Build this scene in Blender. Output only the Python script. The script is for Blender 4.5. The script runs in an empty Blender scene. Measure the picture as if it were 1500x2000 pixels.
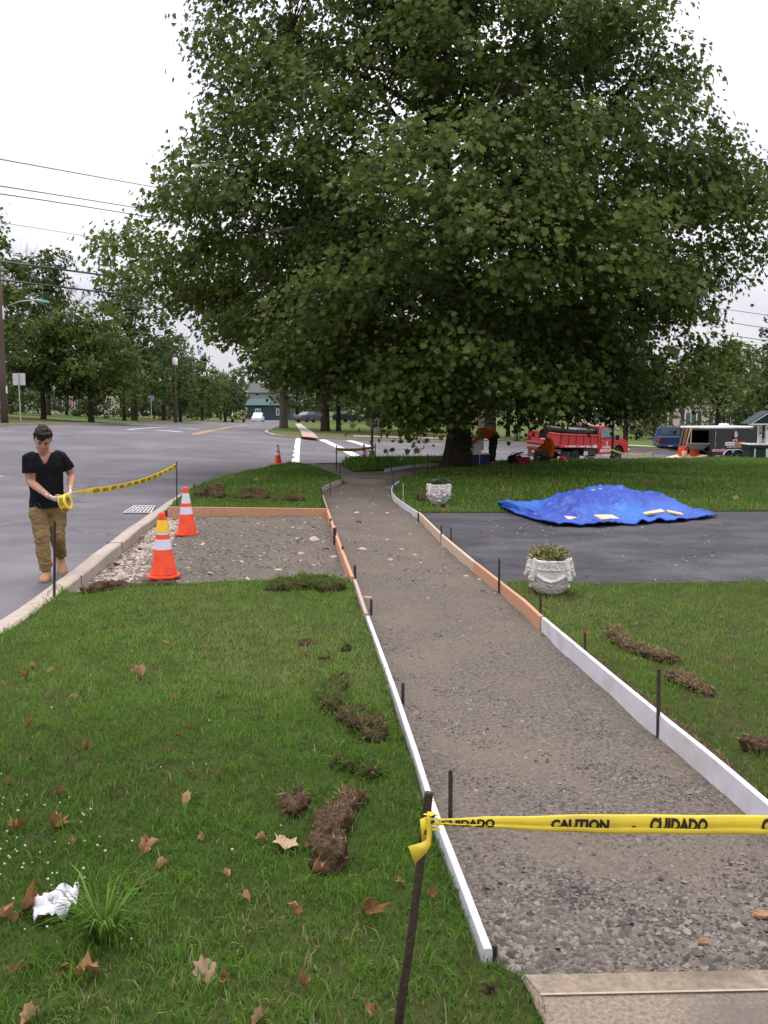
import bpy, bmesh, math, random
import numpy as np
from mathutils import Vector, Matrix, noise
from mathutils.geometry import delaunay_2d_cdt
R = math.radians
rng = np.random.default_rng(7)
random.seed(7)
S = bpy.context.scene
COL = S.collection

# ------------------------------------------------------------------ camera
CAM_H, FOC, CX, CY, HOR = 1.75, 1690.0, 750.0, 1000.0, 805.0
PITCH = math.atan((CY - HOR) / FOC)
cd = bpy.data.cameras.new('camera')
cam = bpy.data.objects.new('camera', cd); COL.objects.link(cam)
cam.location = (0, 0, CAM_H)
cam.rotation_euler = (math.pi / 2 - PITCH, 0, 0)
cd.sensor_fit = 'VERTICAL'; cd.sensor_height = 24.0; cd.lens = 24.0 * FOC / 2000.0
cd.clip_start = 0.05; cd.clip_end = 3000
S.camera = cam

# ------------------------------------------------------------------ world and sun (bright overcast)
SUN_EL, SUN_AZ = 62.0, 338.0
W = bpy.data.worlds.new('World'); S.world = W; W.use_nodes = True
nt = W.node_tree; nt.nodes.clear()
def wn(t, **k):
    n = nt.nodes.new(t)
    for a, b in k.items(): setattr(n, a, b)
    return n
wo = wn('ShaderNodeOutputWorld'); bg = wn('ShaderNodeBackground'); bg.inputs['Strength'].default_value = 0.1
sky = wn('ShaderNodeTexSky', sky_type='NISHITA', sun_disc=False)
sky.sun_elevation = R(SUN_EL); sky.sun_rotation = R(SUN_AZ)
tc = wn('ShaderNodeTexCoord'); sx = wn('ShaderNodeSeparateXYZ')
nt.links.new(tc.outputs['Generated'], sx.inputs[0])
gr = wn('ShaderNodeMapRange'); gr.inputs[1].default_value = 0.0; gr.inputs[2].default_value = 1.0
gr.inputs[3].default_value = 0.47; gr.inputs[4].default_value = 2.2; gr.interpolation_type = 'LINEAR'
nt.links.new(sx.outputs[2], gr.inputs[0])
mp = wn('ShaderNodeMapping'); mp.inputs['Scale'].default_value = (1.6, 1.6, 5.0)
nt.links.new(tc.outputs['Generated'], mp.inputs[0])
nz = wn('ShaderNodeTexNoise'); nz.inputs['Scale'].default_value = 2.2; nz.inputs['Detail'].default_value = 7.0
nt.links.new(mp.outputs[0], nz.inputs['Vector'])
cr = wn('ShaderNodeValToRGB'); cr.color_ramp.elements[0].position = 0.36; cr.color_ramp.elements[1].position = 0.62
cr.color_ramp.elements[0].color = (8.3, 8.2, 9.6, 1); cr.color_ramp.elements[1].color = (11.2, 11.0, 11.3, 1)
nt.links.new(nz.outputs['Fac'], cr.inputs[0])
vm = wn('ShaderNodeVectorMath', operation='SCALE')
nt.links.new(cr.outputs[0], vm.inputs[0]); nt.links.new(gr.outputs[0], vm.inputs['Scale'])
mx = wn('ShaderNodeMix', data_type='RGBA'); mx.inputs[0].default_value = 0.9
nt.links.new(sky.outputs[0], mx.inputs[6]); nt.links.new(vm.outputs[0], mx.inputs[7])
nt.links.new(mx.outputs[2], bg.inputs['Color']); nt.links.new(bg.outputs[0], wo.inputs[0])
sl = bpy.data.lights.new('sun', 'SUN'); sl.energy = 1.5; sl.angle = R(14); sl.color = (1, .96, .9)
sun = bpy.data.objects.new('sun', sl); COL.objects.link(sun)
# sun direction: azimuth clockwise from +Y
_az = R(SUN_AZ); _el = R(SUN_EL)
_d = Vector((math.sin(_az) * math.cos(_el), math.cos(_az) * math.cos(_el), math.sin(_el)))
sun.rotation_euler = _d.to_track_quat('Z', 'Y').to_euler()
S.view_settings.view_transform = 'Standard'; S.view_settings.look = 'None'
S.view_settings.exposure = 0.42; S.view_settings.gamma = 1.0; S.view_settings.use_curve_mapping = False
S.cycles.max_bounces = 6; S.cycles.diffuse_bounces = 3; S.cycles.glossy_bounces = 2
S.cycles.transmission_bounces = 4; S.cycles.transparent_max_bounces = 8
S.cycles.use_denoising = True

# ------------------------------------------------------------------ picture point -> place
_f = Vector((0, math.cos(PITCH), -math.sin(PITCH))); _u = Vector((0, math.sin(PITCH), math.cos(PITCH)))
def ray(px, py):
    return _f + Vector(((px - CX) / FOC, 0, 0)) + _u * ((CY - py) / FOC)
def G(px, py, z=0.0):
    d = ray(px, py); t = (z - CAM_H) / d.z
    return Vector((d.x * t, d.y * t, z))
def D(px, py, Y):
    d = ray(px, py); t = Y / d.y
    return Vector((d.x * t, Y, CAM_H + d.z * t))

# ------------------------------------------------------------------ terrain (road level)
_cp = np.array([(-3.5,3,-.15),(-8,3,-.15),(-20,3,-.1),(-4,10,-.15),(-10,10,-.13),(-24,10,.1),(-4.5,17,-.15),(-12,17,-.05),(-24,17,.35),
 (5,20,-.15),(15,20,-.3),(10,5,-.1),(30,5,-.3),(-3.4,30,-.15),(-11,30,.1),(-21,30,.75),(-20,45,1.0),(-12,45,.62),(-5,54,.22),
 (8.6,58,-.2),(18.3,62,-.75),(9,44,-.85),(14,42,-.95),(22,44,-1.15),(3,40,-.42),(0,33,-.22),(30,66,-1.3),(45,50,-1.9),
 (-19.5,60,.9),(-21,85,.7),(-22,115,.45),(-24,160,.1),(-10,68,.3),(-11,90,.12),(-14,120,.15),(0,90,.1),(20,95,-.2),(50,100,-1),(10,140,.15),
 (-60,45,1.8),(-60,100,1.4),(-60,10,.8),(-60,180,.4),(60,180,0),(0,220,.0),(-30,230,-.5),(60,5,-1),(0,-15,-.15),(-30,-15,-.1),(40,-15,-.5)], float)
def _U(r2):
    return np.where(r2 > 1e-9, r2 * np.log(np.maximum(r2, 1e-9)) * .5, 0)
_n = len(_cp); _P = np.c_[np.ones(_n), _cp[:, :2]]
_K = _U(((_cp[:, None, :2] - _cp[None, :, :2]) ** 2).sum(-1)) + np.eye(_n) * 2.0
_A = np.zeros((_n + 3, _n + 3)); _A[:_n, :_n] = _K; _A[:_n, _n:] = _P; _A[_n:, :_n] = _P.T
_w = np.linalg.solve(_A, np.r_[_cp[:, 2], 0, 0, 0])
def Tn(x, y):
    x = np.clip(np.asarray(x, float), -70, 70); y = np.clip(np.asarray(y, float), -20, 240)
    q = np.stack([x, y], -1).reshape(-1, 2); out = np.empty(len(q))
    for i in range(0, len(q), 20000):
        s = q[i:i + 20000]
        out[i:i + 20000] = _U(((s[:, None] - _cp[None, :, :2]) ** 2).sum(-1)) @ _w[:_n] + _w[_n] + s @ _w[_n + 1:]
    return out.reshape(x.shape)
def T(x, y): return float(Tn(np.array([x]), np.array([y]))[0])
def GT(px, py, off=0.0, y0=20.0, y1=260.0):
    d = ray(px, py); ys = np.linspace(y0, y1, 600); xs = d.x / d.y * ys; zs = CAM_H + d.z / d.y * ys
    h = zs - (Tn(xs, ys) + off); i = np.argmax(h < 0) if (h < 0).any() else len(ys) - 1
    return Vector((xs[i], ys[i], float(Tn(xs[i:i+1], ys[i:i+1])[0]) + off))
def smooth(a, b, x):
    t = np.clip((np.asarray(x, float) - a) / (b - a), 0, 1); return t * t * (3 - 2 * t)

# ------------------------------------------------------------------ materials
MATS = {}
def mat(name, c1, c2=None, scale=6.0, rough=.8, bump=0.0, bscale=40.0, spec=.3, metal=0.0, c3=None, lo=.35, hi=.65,
        translucent=0.0, tint=None, detail=8.0, scale2=None, stretch=None, voronoi=False, blotch=None, crack=None, coat=0.0, bdist=.02, alpha=1.0):
    if name in MATS: return MATS[name]
    m = bpy.data.materials.new(name); m.use_nodes = True; MATS[name] = m
    n = m.node_tree.nodes; l = m.node_tree.links; p = n['Principled BSDF']; out = n['Material Output']
    p.inputs['Roughness'].default_value = rough; p.inputs['Metallic'].default_value = metal
    p.inputs['Specular IOR Level'].default_value = spec
    p.inputs['Coat Weight'].default_value = coat
    col = None
    t = n.new('ShaderNodeTexCoord'); vec = t.outputs['Object']
    if stretch:
        mpn = n.new('ShaderNodeMapping'); mpn.inputs['Scale'].default_value = stretch; l.new(vec, mpn.inputs[0]); vec = mpn.outputs[0]
    if c2:
        nzn = n.new('ShaderNodeTexNoise'); nzn.inputs['Scale'].default_value = scale; nzn.inputs['Detail'].default_value = detail
        nzn.inputs['Roughness'].default_value = .62
        l.new(vec, nzn.inputs['Vector'])
        r = n.new('ShaderNodeValToRGB'); r.color_ramp.elements[0].position = lo; r.color_ramp.elements[1].position = hi
        r.color_ramp.elements[0].color = (*c1, 1); r.color_ramp.elements[1].color = (*c2, 1)
        l.new(nzn.outputs['Fac'], r.inputs[0]); col = r.outputs[0]
        if c3:
            n2 = n.new('ShaderNodeTexNoise'); n2.inputs['Scale'].default_value = scale2 or scale * .12; n2.inputs['Detail'].default_value = 5
            l.new(vec, n2.inputs['Vector'])
            r2 = n.new('ShaderNodeValToRGB'); r2.color_ramp.elements[0].position = .46; r2.color_ramp.elements[1].position = .66
            r2.color_ramp.elements[0].color = (0, 0, 0, 1); r2.color_ramp.elements[1].color = (1, 1, 1, 1)
            l.new(n2.outputs['Fac'], r2.inputs[0])
            mm = n.new('ShaderNodeMix'); mm.data_type = 'RGBA'; l.new(r2.outputs[0], mm.inputs[0]); l.new(col, mm.inputs[6])
            mm.inputs[7].default_value = (*c3, 1); col = mm.outputs[2]
    if blotch:
        mb_ = n.new('ShaderNodeMapping'); mb_.inputs['Scale'].default_value = blotch[0]; l.new(t.outputs['Object'], mb_.inputs[0])
        nb = n.new('ShaderNodeTexNoise'); nb.inputs['Scale'].default_value = 1.0; nb.inputs['Detail'].default_value = 9; nb.inputs['Roughness'].default_value = .68; l.new(mb_.outputs[0], nb.inputs['Vector'])
        rb = n.new('ShaderNodeMapRange'); rb.inputs[1].default_value = .32; rb.inputs[2].default_value = .68; rb.inputs[3].default_value = blotch[1]; rb.inputs[4].default_value = 1.18; l.new(nb.outputs['Fac'], rb.inputs[0])
        vb_ = n.new('ShaderNodeVectorMath'); vb_.operation = 'SCALE'; l.new(col, vb_.inputs[0]); l.new(rb.outputs[0], vb_.inputs['Scale']); col = vb_.outputs[0]
    if crack:
        nw = n.new('ShaderNodeTexNoise'); nw.inputs['Scale'].default_value = 2.5; nw.inputs['Detail'].default_value = 4; l.new(t.outputs['Object'], nw.inputs['Vector'])
        ad = n.new('ShaderNodeVectorMath'); ad.operation = 'ADD'; l.new(t.outputs['Object'], ad.inputs[0]); l.new(nw.outputs['Color'], ad.inputs[1])
        vc = n.new('ShaderNodeTexVoronoi'); vc.feature = 'DISTANCE_TO_EDGE'; vc.inputs['Scale'].default_value = crack[0]; l.new(ad.outputs[0], vc.inputs['Vector'])
        rc = n.new('ShaderNodeMapRange'); rc.inputs[1].default_value = .002; rc.inputs[2].default_value = .007; rc.inputs[3].default_value = crack[1]; rc.inputs[4].default_value = 1.0; l.new(vc.outputs['Distance'], rc.inputs[0])
        vb_ = n.new('ShaderNodeVectorMath'); vb_.operation = 'SCALE'; l.new(col, vb_.inputs[0]); l.new(rc.outputs[0], vb_.inputs['Scale']); col = vb_.outputs[0]
    if tint:
        at = n.new('ShaderNodeAttribute'); at.attribute_name = 'tint'
        r = n.new('ShaderNodeValToRGB'); e = r.color_ramp.elements
        e[0].color = (*tint[0], 1); e[1].color = (*tint[-1], 1)
        for i, c in enumerate(tint[1:-1]):
            x = e.new((i + 1) / (len(tint) - 1)); x.color = (*c, 1)
        l.new(at.outputs['Fac'], r.inputs[0])
        if col:
            mm = n.new('ShaderNodeMix'); mm.data_type = 'RGBA'; mm.blend_type = 'MULTIPLY'; mm.inputs[0].default_value = 1
            l.new(r.outputs[0], mm.inputs[6]); l.new(col, mm.inputs[7]); col = mm.outputs[2]
        else: col = r.outputs[0]
    if col: l.new(col, p.inputs['Base Color'])
    else: p.inputs['Base Color'].default_value = (*c1, 1)
    if bump:
        if voronoi:
            b0 = n.new('ShaderNodeTexVoronoi'); b0.inputs['Scale'].default_value = bscale; bo = b0.outputs['Distance']
        else:
            b0 = n.new('ShaderNodeTexNoise'); b0.inputs['Scale'].default_value = bscale; b0.inputs['Detail'].default_value = 6; bo = b0.outputs['Fac']
        l.new(vec, b0.inputs['Vector'])
        b = n.new('ShaderNodeBump'); b.inputs['Strength'].default_value = bump; b.inputs['Distance'].default_value = bdist
        l.new(bo, b.inputs['Height']); l.new(b.outputs[0], p.inputs['Normal'])
    if translucent:
        tr = n.new('ShaderNodeBsdfTranslucent'); ms = n.new('ShaderNodeMixShader'); ms.inputs[0].default_value = translucent
        if col: l.new(col, tr.inputs[0])
        else: tr.inputs[0].default_value = (*c1, 1)
        l.new(p.outputs[0], ms.inputs[1]); l.new(tr.outputs[0], ms.inputs[2]); l.new(ms.outputs[0], out.inputs[0])
    return m
ASPHALT = mat('asphalt', (.070,.065,.072), (.150,.139,.152), 170, .9, .35, 240, spec=.2, c3=(.148,.138,.150), scale2=.35, bdist=.005, lo=.3, hi=.7, blotch=((.9,1.3,.6),.90), crack=(.10,.72))
DRIVE = mat('driveway_asphalt', (.030,.029,.033), (.070,.068,.075), 130, .85, .5, 190, spec=.25, c3=(.085,.082,.088), scale2=.8, bdist=.006, lo=.3, hi=.7, blotch=((1.1,1.8,1),.66), crack=(.42,.4))
CONC = mat('concrete', (.33,.28,.24), (.43,.38,.33), 14, .9, .25, 120, c3=(.26,.235,.21), scale2=1.6, bdist=.004)
OLDCONC = mat('old_concrete', (.125,.100,.077), (.255,.203,.152), 70, .95, .5, 160, c3=(.095,.083,.072), scale2=1.1, bdist=.006)
CURBM = mat('curb_concrete', (.30,.245,.20), (.39,.325,.27), 10, .9, .25, 90, c3=(.30,.255,.215), scale2=1.2, bdist=.005)
LAWNSOIL = mat('lawn_soil', (.026,.036,.010), (.050,.066,.018), 9, 1, .4, 60, spec=.05, c3=(.055,.05,.022), scale2=.7)
FARLAWN = mat('far_lawn', (.05,.085,.022), (.10,.135,.04), 14, 1, .6, 30, spec=.05, c3=(.115,.10,.045), scale2=.12)
GRAVELB = mat('gravel_bed', (.080,.067,.056), (.180,.153,.129), 46, 1, .9, 75, spec=.1, c3=(.155,.127,.10), scale2=1.3, voronoi=True, bdist=.012)
SOIL = mat('soil', (.036,.023,.014), (.105,.070,.043), 30, 1, .9, 45, spec=.05)
WHITEP = mat('white_board', (.52,.51,.54), (.58,.57,.60), 8, .55, .05, 60, spec=.3, c3=(.47,.45,.44), scale2=5)
WOOD = mat('new_timber', (.40,.195,.115), (.54,.295,.185), 5, .75, .15, 40, spec=.2, stretch=(1.2,14,14), c3=(.44,.24,.15), scale2=1)
OLDWOOD = mat('weathered_timber', (.30,.24,.19), (.45,.37,.31), 8, .85, .2, 60, stretch=(1,10,10), spec=.15)
PLY = mat('plywood', (.55,.42,.27), (.66,.52,.35), 7, .8, .1, 50, stretch=(1,6,6), spec=.2)
IRON = mat('dark_iron', (.028,.023,.022), (.06,.045,.038), 30, .65, .3, 120, spec=.4, metal=.3)
RUST = mat('rusty_iron', (.030,.022,.018), (.065,.044,.034), 40, .85, .4, 140, spec=.2)
PAINTW = mat('road_paint', (.62,.61,.62), (.75,.74,.75), 20, .8, .1, 90, c3=(.42,.41,.42), scale2=6)
PAINTY = mat('yellow_paint', (.55,.30,.06), (.62,.36,.10), 20, .8, c3=(.40,.24,.10), scale2=6)
ORANGE = mat('cone_orange', (.80,.065,.016), (.86,.075,.018), 8, .5, 0, spec=.35, c3=(.60,.055,.02), scale2=9)
REFL = mat('reflective_band', (.55,.53,.58), (.66,.64,.69), 40, .35, spec=.5)
YTAPE = mat('yellow_tape', (.80,.62,.035), (.86,.70,.06), 12, .35, .15, 30, spec=.5, translucent=.2, c3=(.70,.52,.05), scale2=4)
BLACKINK = mat('black_ink', (.015,.014,.012), rough=.5)
BLACKC = mat('black_cloth', (.007,.007,.008), (.014,.014,.016), 30, .95, .3, 160, spec=.1)
SKIN = mat('skin', (.38,.19,.125), (.45,.24,.16), 12, .55, .1, 120, spec=.35)
HAIR = mat('hair', (.008,.006,.005), (.022,.016,.012), 60, .6, .6, 90, stretch=(1,1,.3))
KHAKI = mat('khaki_cloth', (.20,.135,.06), (.29,.205,.10), 9, .95, .35, 90, spec=.1, c3=(.16,.11,.055), scale2=3)
BOOT = mat('tan_leather', (.36,.20,.085), (.47,.28,.13), 14, .75, .2, 90)
BOOTSOLE = mat('boot_sole', (.17,.11,.06), (.25,.17,.10), 20, .9)
GLOVE = mat('glove_cloth', (.68,.60,.50), (.80,.73,.63), 30, .95, .4, 120)
ORANGEC = mat('orange_cloth', (.55,.10,.012), (.68,.15,.02), 8, .95, .4, 40, spec=.1)
DARKC = mat('dark_cloth', (.018,.020,.019), (.034,.036,.034), 9, .95, .3, 60, spec=.1)
GREYC = mat('grey_cloth', (.09,.083,.075), (.14,.13,.115), 9, .95, .3, 60, spec=.1)
HATM = mat('straw_hat', (.20,.17,.12), (.30,.26,.19), 30, .9, .4, 90)
TARP = mat('tarp', (.017,.046,.28), (.026,.070,.38), 1.6, .5, .8, 6, spec=.35, c3=(.03,.135,.46), scale2=.75, bdist=.07)
STONEW = mat('cast_stone', (.54,.51,.47), (.68,.66,.63), 18, .9, .5, 60, c3=(.47,.42,.37), scale2=7)
REDP = mat('red_truck_paint', (.50,.022,.028), (.58,.035,.04), 6, .35, 0, spec=.5, coat=.3, c3=(.42,.03,.03), scale2=1)
DARKM = mat('dark_metal', (.03,.03,.03), (.06,.056,.05), 12, .7, .1, 60)
TYRE = mat('tyre_rubber', (.016,.016,.017), (.03,.03,.03), 20, .9)
RIM = mat('wheel_rim', (.22,.22,.23), (.36,.36,.37), 8, .45, metal=.5)
GLASS = mat('dark_glass', (.06,.10,.105), (.12,.17,.17), 3, .08, spec=.8)
CHROME = mat('chrome', (.55,.55,.57), rough=.25, metal=.9)
WPAINT = mat('white_paint', (.74,.74,.74), (.80,.80,.80), 8, .5, .05, 30, c3=(.66,.66,.65), scale2=2)
GREENP = mat('dark_green_paint', (.008,.030,.024), (.014,.042,.034), 6, .6, .1, 40)
BLACKP = mat('black_paint', (.012,.013,.014), (.022,.023,.024), 5, .4, 0, spec=.5)
BLUEP = mat('blue_paint', (.008,.028,.15), (.012,.04,.19), 4, .35, spec=.5, coat=.2)
GALV = mat('galvanised_steel', (.36,.36,.37), (.46,.46,.47), 15, .5, metal=.5)
BARK = mat('bark', (.028,.022,.017), (.075,.058,.044), 7, 1, .9, 14, spec=.05, stretch=(3,3,.7), bdist=.06, c3=(.045,.042,.028), scale2=2)
PALEBARK = mat('pale_bark', (.16,.14,.11), (.30,.27,.22), 4, .95, .5, 14, c3=(.09,.075,.055), scale2=3, spec=.05)
POLEW = mat('pole_timber', (.085,.058,.048), (.14,.10,.085), 10, .95, .4, 50, stretch=(3,3,.3))

# ------------------------------------------------------------------ mesh helpers
def tag(o, label=None, cat=None, group=None, kind=None):
    if label: o['label'] = label
    if cat: o['category'] = cat
    if group: o['group'] = group
    if kind: o['kind'] = kind
    return o
def thing(name, label, cat, loc=(0,0,0), rz=0.0, group=None, scale=None):
    o = bpy.data.objects.new(name, None); COL.objects.link(o); o.location = loc; o.rotation_euler = (0, 0, rz)
    o.empty_display_size = .1
    if scale: o.scale = (scale,) * 3
    return tag(o, label, cat, group)
def link(name, me, m, parent=None):
    o = bpy.data.objects.new(name, me); COL.objects.link(o)
    if m is not None and not me.materials: me.materials.append(m)
    if parent: o.parent = parent
    return o
def mesh_np(name, V, F, sm=False):
    """V (n,3), F list of arrays (k, 3) or (k, 4)"""
    me = bpy.data.meshes.new(name)
    V = np.asarray(V, np.float32); me.vertices.add(len(V)); me.vertices.foreach_set('co', V.ravel())
    idx = np.concatenate([np.asarray(f, np.int32).ravel() for f in F])
    tot = np.concatenate([np.full(len(f), f.shape[1], np.int32) for f in F])
    st = np.concatenate([[0], np.cumsum(tot)[:-1]]).astype(np.int32)
    me.loops.add(len(idx)); me.loops.foreach_set('vertex_index', idx)
    me.polygons.add(len(tot)); me.polygons.foreach_set('loop_start', st); me.polygons.foreach_set('loop_total', tot)
    me.update(calc_edges=True)
    if sm: me.polygons.foreach_set('use_smooth', np.ones(len(tot), bool))
    return me
def set_tint(me, t):
    a = me.attributes.new('tint', 'FLOAT', 'POINT'); a.data.foreach_set('value', np.asarray(t, np.float32))
class MB:
    def __init__(s): s.v = []; s.f = []
    def add(s, vs, fs):
        b = len(s.v); s.v += [tuple(v) for v in vs]; s.f += [tuple(i + b for i in f) for f in fs]; return s
    def box(s, c, d, rot=None):
        c = Vector(c); h = Vector(d) / 2; vs = []
        for x in (-1, 1):
            for y in (-1, 1):
                for z in (-1, 1):
                    p = Vector((x*h.x, y*h.y, z*h.z))
                    if rot is not None: p = rot @ p
                    vs.append(c + p)
        return s.add(vs, [(0,1,3,2),(4,6,7,5),(0,4,5,1),(2,3,7,6),(0,2,6,4),(1,5,7,3)])
    def loft(s, rings, closed=True, cap=True):
        n = len(rings[0]); vs = [p for r in rings for p in r]; fs = []
        for i in range(len(rings) - 1):
            for j in range(n if closed else n - 1):
                k = (j + 1) % n; fs.append((i*n+j, i*n+k, (i+1)*n+k, (i+1)*n+j))
        if cap: fs += [tuple(range(n))[::-1], tuple(range((len(rings)-1)*n, len(rings)*n))]
        return s.add(vs, fs)
    def tube(s, pts, rs, n=8, cap=True, flat=1.0):
        pts = [Vector(p) for p in pts]; rings = []; up = None
        if not hasattr(rs, '__len__'): rs = [rs] * len(pts)
        for i, p in enumerate(pts):
            t = (pts[min(i+1, len(pts)-1)] - pts[max(i-1, 0)])
            if t.length < 1e-9: t = Vector((0,0,1))
            t.normalize()
            if up is None: up = Vector((1,0,0)) if abs(t.x) < .8 else Vector((0,1,0))
            a = (up - t * up.dot(t)).normalized(); b = t.cross(a); up = a
            r = rs[i]; ra, rb = r if hasattr(r, '__len__') else (r, r * flat)
            rings.append([p + a * (ra * math.cos(2*math.pi*k/n)) + b * (rb * math.sin(2*math.pi*k/n)) for k in range(n)])
        return s.loft(rings, True, cap)
    def ell(s, c, r, n=10, m=7, rot=None):
        c = Vector(c); r = Vector(r); rings = []
        for i in range(m + 1):
            a = -math.pi/2 + math.pi * (i + .001) / (m + .002); q = []
            for k in range(n):
                p = Vector((math.cos(a)*math.cos(2*math.pi*k/n)*r.x, math.cos(a)*math.sin(2*math.pi*k/n)*r.y, math.sin(a)*r.z))
                if rot is not None: p = rot @ p
                q.append(c + p)
            rings.append(q)
        return s.loft(rings)
    def lathe(s, prof, n=16, c=(0,0,0), cap=True):
        c = Vector(c)
        return s.loft([[c + Vector((r*math.cos(2*math.pi*k/n), r*math.sin(2*math.pi*k/n), z)) for k in range(n)] for r, z in prof], True, cap)
    def prism(s, poly, a, b, axis='y'):
        """poly of (u, w) points extruded along axis from a to b; y: u=x, w=z   x: u=y, w=z   z: u=x, w=y"""
        def P(u, w, t): return {'y': (u, t, w), 'x': (t, u, w), 'z': (u, w, t)}[axis]
        n = len(poly); vs = [P(u, w, a) for u, w in poly] + [P(u, w, b) for u, w in poly]
        fs = [tuple(range(n)), tuple(range(2*n-1, n-1, -1))] + [(i, i+n, (i+1) % n + n, (i+1) % n) for i in range(n)]
        return s.add(vs, fs)
    def mesh(s, name, sm=False, bevel=0.0, seg=1):
        me = bpy.data.meshes.new(name); me.from_pydata(s.v, [], s.f); me.update()
        bm = bmesh.new(); bm.from_mesh(me); bmesh.ops.recalc_face_normals(bm, faces=bm.faces)
        if bevel:
            ed = [e for e in bm.edges if len(e.link_faces) == 2 and e.calc_face_angle(0) > .5]
            bmesh.ops.bevel(bm, geom=ed, offset=bevel, segments=seg, affect='EDGES', clamp_overlap=True)
        bm.to_mesh(me); bm.free()
        if sm: me.polygons.foreach_set('use_smooth', np.ones(len(me.polygons), bool))
        return me
    def build(s, name, m, parent=None, sm=False, bevel=0.0, seg=1):
        return link(name, s.mesh(name, sm, bevel, seg), m, parent)
def remesh(mb, voxel, it=4, name='body', fac=.5):
    me = mb.mesh(name); o = bpy.data.objects.new('tmp', me); COL.objects.link(o)
    a = o.modifiers.new('r', 'REMESH'); a.mode = 'VOXEL'; a.voxel_size = voxel
    b = o.modifiers.new('s', 'SMOOTH'); b.factor = fac; b.iterations = it
    dg = bpy.context.evaluated_depsgraph_get(); out = bpy.data.meshes.new_from_object(o.evaluated_get(dg)); out.name = name
    bpy.data.objects.remove(o); bpy.data.meshes.remove(me)
    out.polygons.foreach_set('use_smooth', np.ones(len(out.polygons), bool)); return out
def displace(me, amp, sc, zst=1.0, seed=0):
    bm = bmesh.new(); bm.from_mesh(me); bm.normal_update()
    off = []
    for v in bm.verts:
        off.append(v.normal * (amp * noise.fractal(Vector((v.co.x*sc+seed, v.co.y*sc, v.co.z*sc*zst)), 1.0, 2.0, 3)))
    for v, o in zip(bm.verts, off): v.co += o
    bm.to_mesh(me); bm.free(); return me
def inpoly(poly, x, y):
    px = np.array([p[0] for p in poly]); py = np.array([p[1] for p in poly]); ins = np.zeros(len(x), bool); j = len(px) - 1
    for i in range(len(px)):
        c = ((py[i] > y) != (py[j] > y)) & (x < (px[j]-px[i]) * (y-py[i]) / (py[j]-py[i] + 1e-12) + px[i]); ins ^= c; j = i
    return ins
def patch(name, poly, zf, step, m, kind='structure', parent=None, skirt=0.0):
    """flat region with a height function, triangulated"""
    poly = [(p[0], p[1]) for p in poly]; b = []
    for i, p in enumerate(poly):
        q = poly[(i+1) % len(poly)]; L = math.hypot(q[0]-p[0], q[1]-p[1]); k = max(1, int(L / step))
        b += [(p[0] + (q[0]-p[0])*t/k, p[1] + (q[1]-p[1])*t/k) for t in range(k)]
    xs = [p[0] for p in b]; ys = [p[1] for p in b]
    gx, gy = np.meshgrid(np.arange(min(xs)+step/2, max(xs), step), np.arange(min(ys)+step/2, max(ys), step))
    gx = gx.ravel() + rng.uniform(-.2, .2, gx.size)*step; gy = gy.ravel() + rng.uniform(-.2, .2, gy.size)*step
    k = inpoly(b, gx, gy)
    pts = [Vector(p) for p in b] + [Vector((float(x), float(y))) for x, y in zip(gx[k], gy[k])]
    nb = len(b); vo, eo, fo, *_ = delaunay_2d_cdt(pts, [(i, (i+1) % nb) for i in range(nb)], [], 1, 1e-5)
    X = np.array([v.x for v in vo]); Y = np.array([v.y for v in vo]); Z = zf(X, Y)
    mb = MB(); mb.add(list(zip(X, Y, Z)), [tuple(f) for f in fo])
    me = bpy.data.meshes.new(name); me.from_pydata(mb.v, [], mb.f); me.update()
    bm = bmesh.new(); bm.from_mesh(me)
    for f in bm.faces:
        f.normal_update()
        if f.normal.z < 0: f.normal_flip()
    if skirt:
        be = [e for e in bm.edges if len(e.link_faces) == 1]
        r = bmesh.ops.extrude_edge_only(bm, edges=be)
        for v in [g for g in r['geom'] if isinstance(g, bmesh.types.BMVert)]: v.co.z -= skirt
    bm.to_mesh(me); bm.free(); me.polygons.foreach_set('use_smooth', np.ones(len(me.polygons), bool))
    o = link(name, me, m, parent)
    if kind: o['kind'] = kind
    return o
def sweep(pts, prof, name, m, parent=None, closed=False):
    """profile of (offset to the left-hand normal, z) carried along 3-D points"""
    pts = [Vector(p) for p in pts]; rings = []
    for i, p in enumerate(pts):
        t = pts[min(i+1, len(pts)-1)] - pts[max(i-1, 0)]; t.z = 0; t.normalize(); nrm = Vector((-t.y, t.x, 0))
        rings.append([p + nrm * a + Vector((0,0,z)) for a, z in prof])
    mb = MB(); mb.loft(rings); return mb.build(name, m, parent, bevel=0)
def resample(pts, step):
    pts = [Vector(p) for p in pts]; out = []
    for a, b in zip(pts[:-1], pts[1:]):
        k = max(1, int((b-a).length / step)); out += [a + (b-a)*i/k for i in range(k)]
    return out + [pts[-1]]
def chaikin(pts, it=2):
    pts = [Vector(p) for p in pts]
    for _ in range(it):
        q = [pts[0]]
        for a, b in zip(pts[:-1], pts[1:]): q += [a*.75 + b*.25, a*.25 + b*.75]
        pts = q + [pts[-1]]
    return pts
def text_mesh(body, size, bold=0.0, align='CENTER'):
    c = bpy.data.curves.new('lettering', 'FONT'); c.body = body; c.size = size; c.align_x = align; c.align_y = 'CENTER'; c.offset = bold
    c.resolution_u = 3
    o = bpy.data.objects.new('tmp', c); COL.objects.link(o)
    dg = bpy.context.evaluated_depsgraph_get(); me = bpy.data.meshes.new_from_object(o.evaluated_get(dg)); me.name = 'lettering'
    bpy.data.objects.remove(o); bpy.data.curves.remove(c); return me
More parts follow.
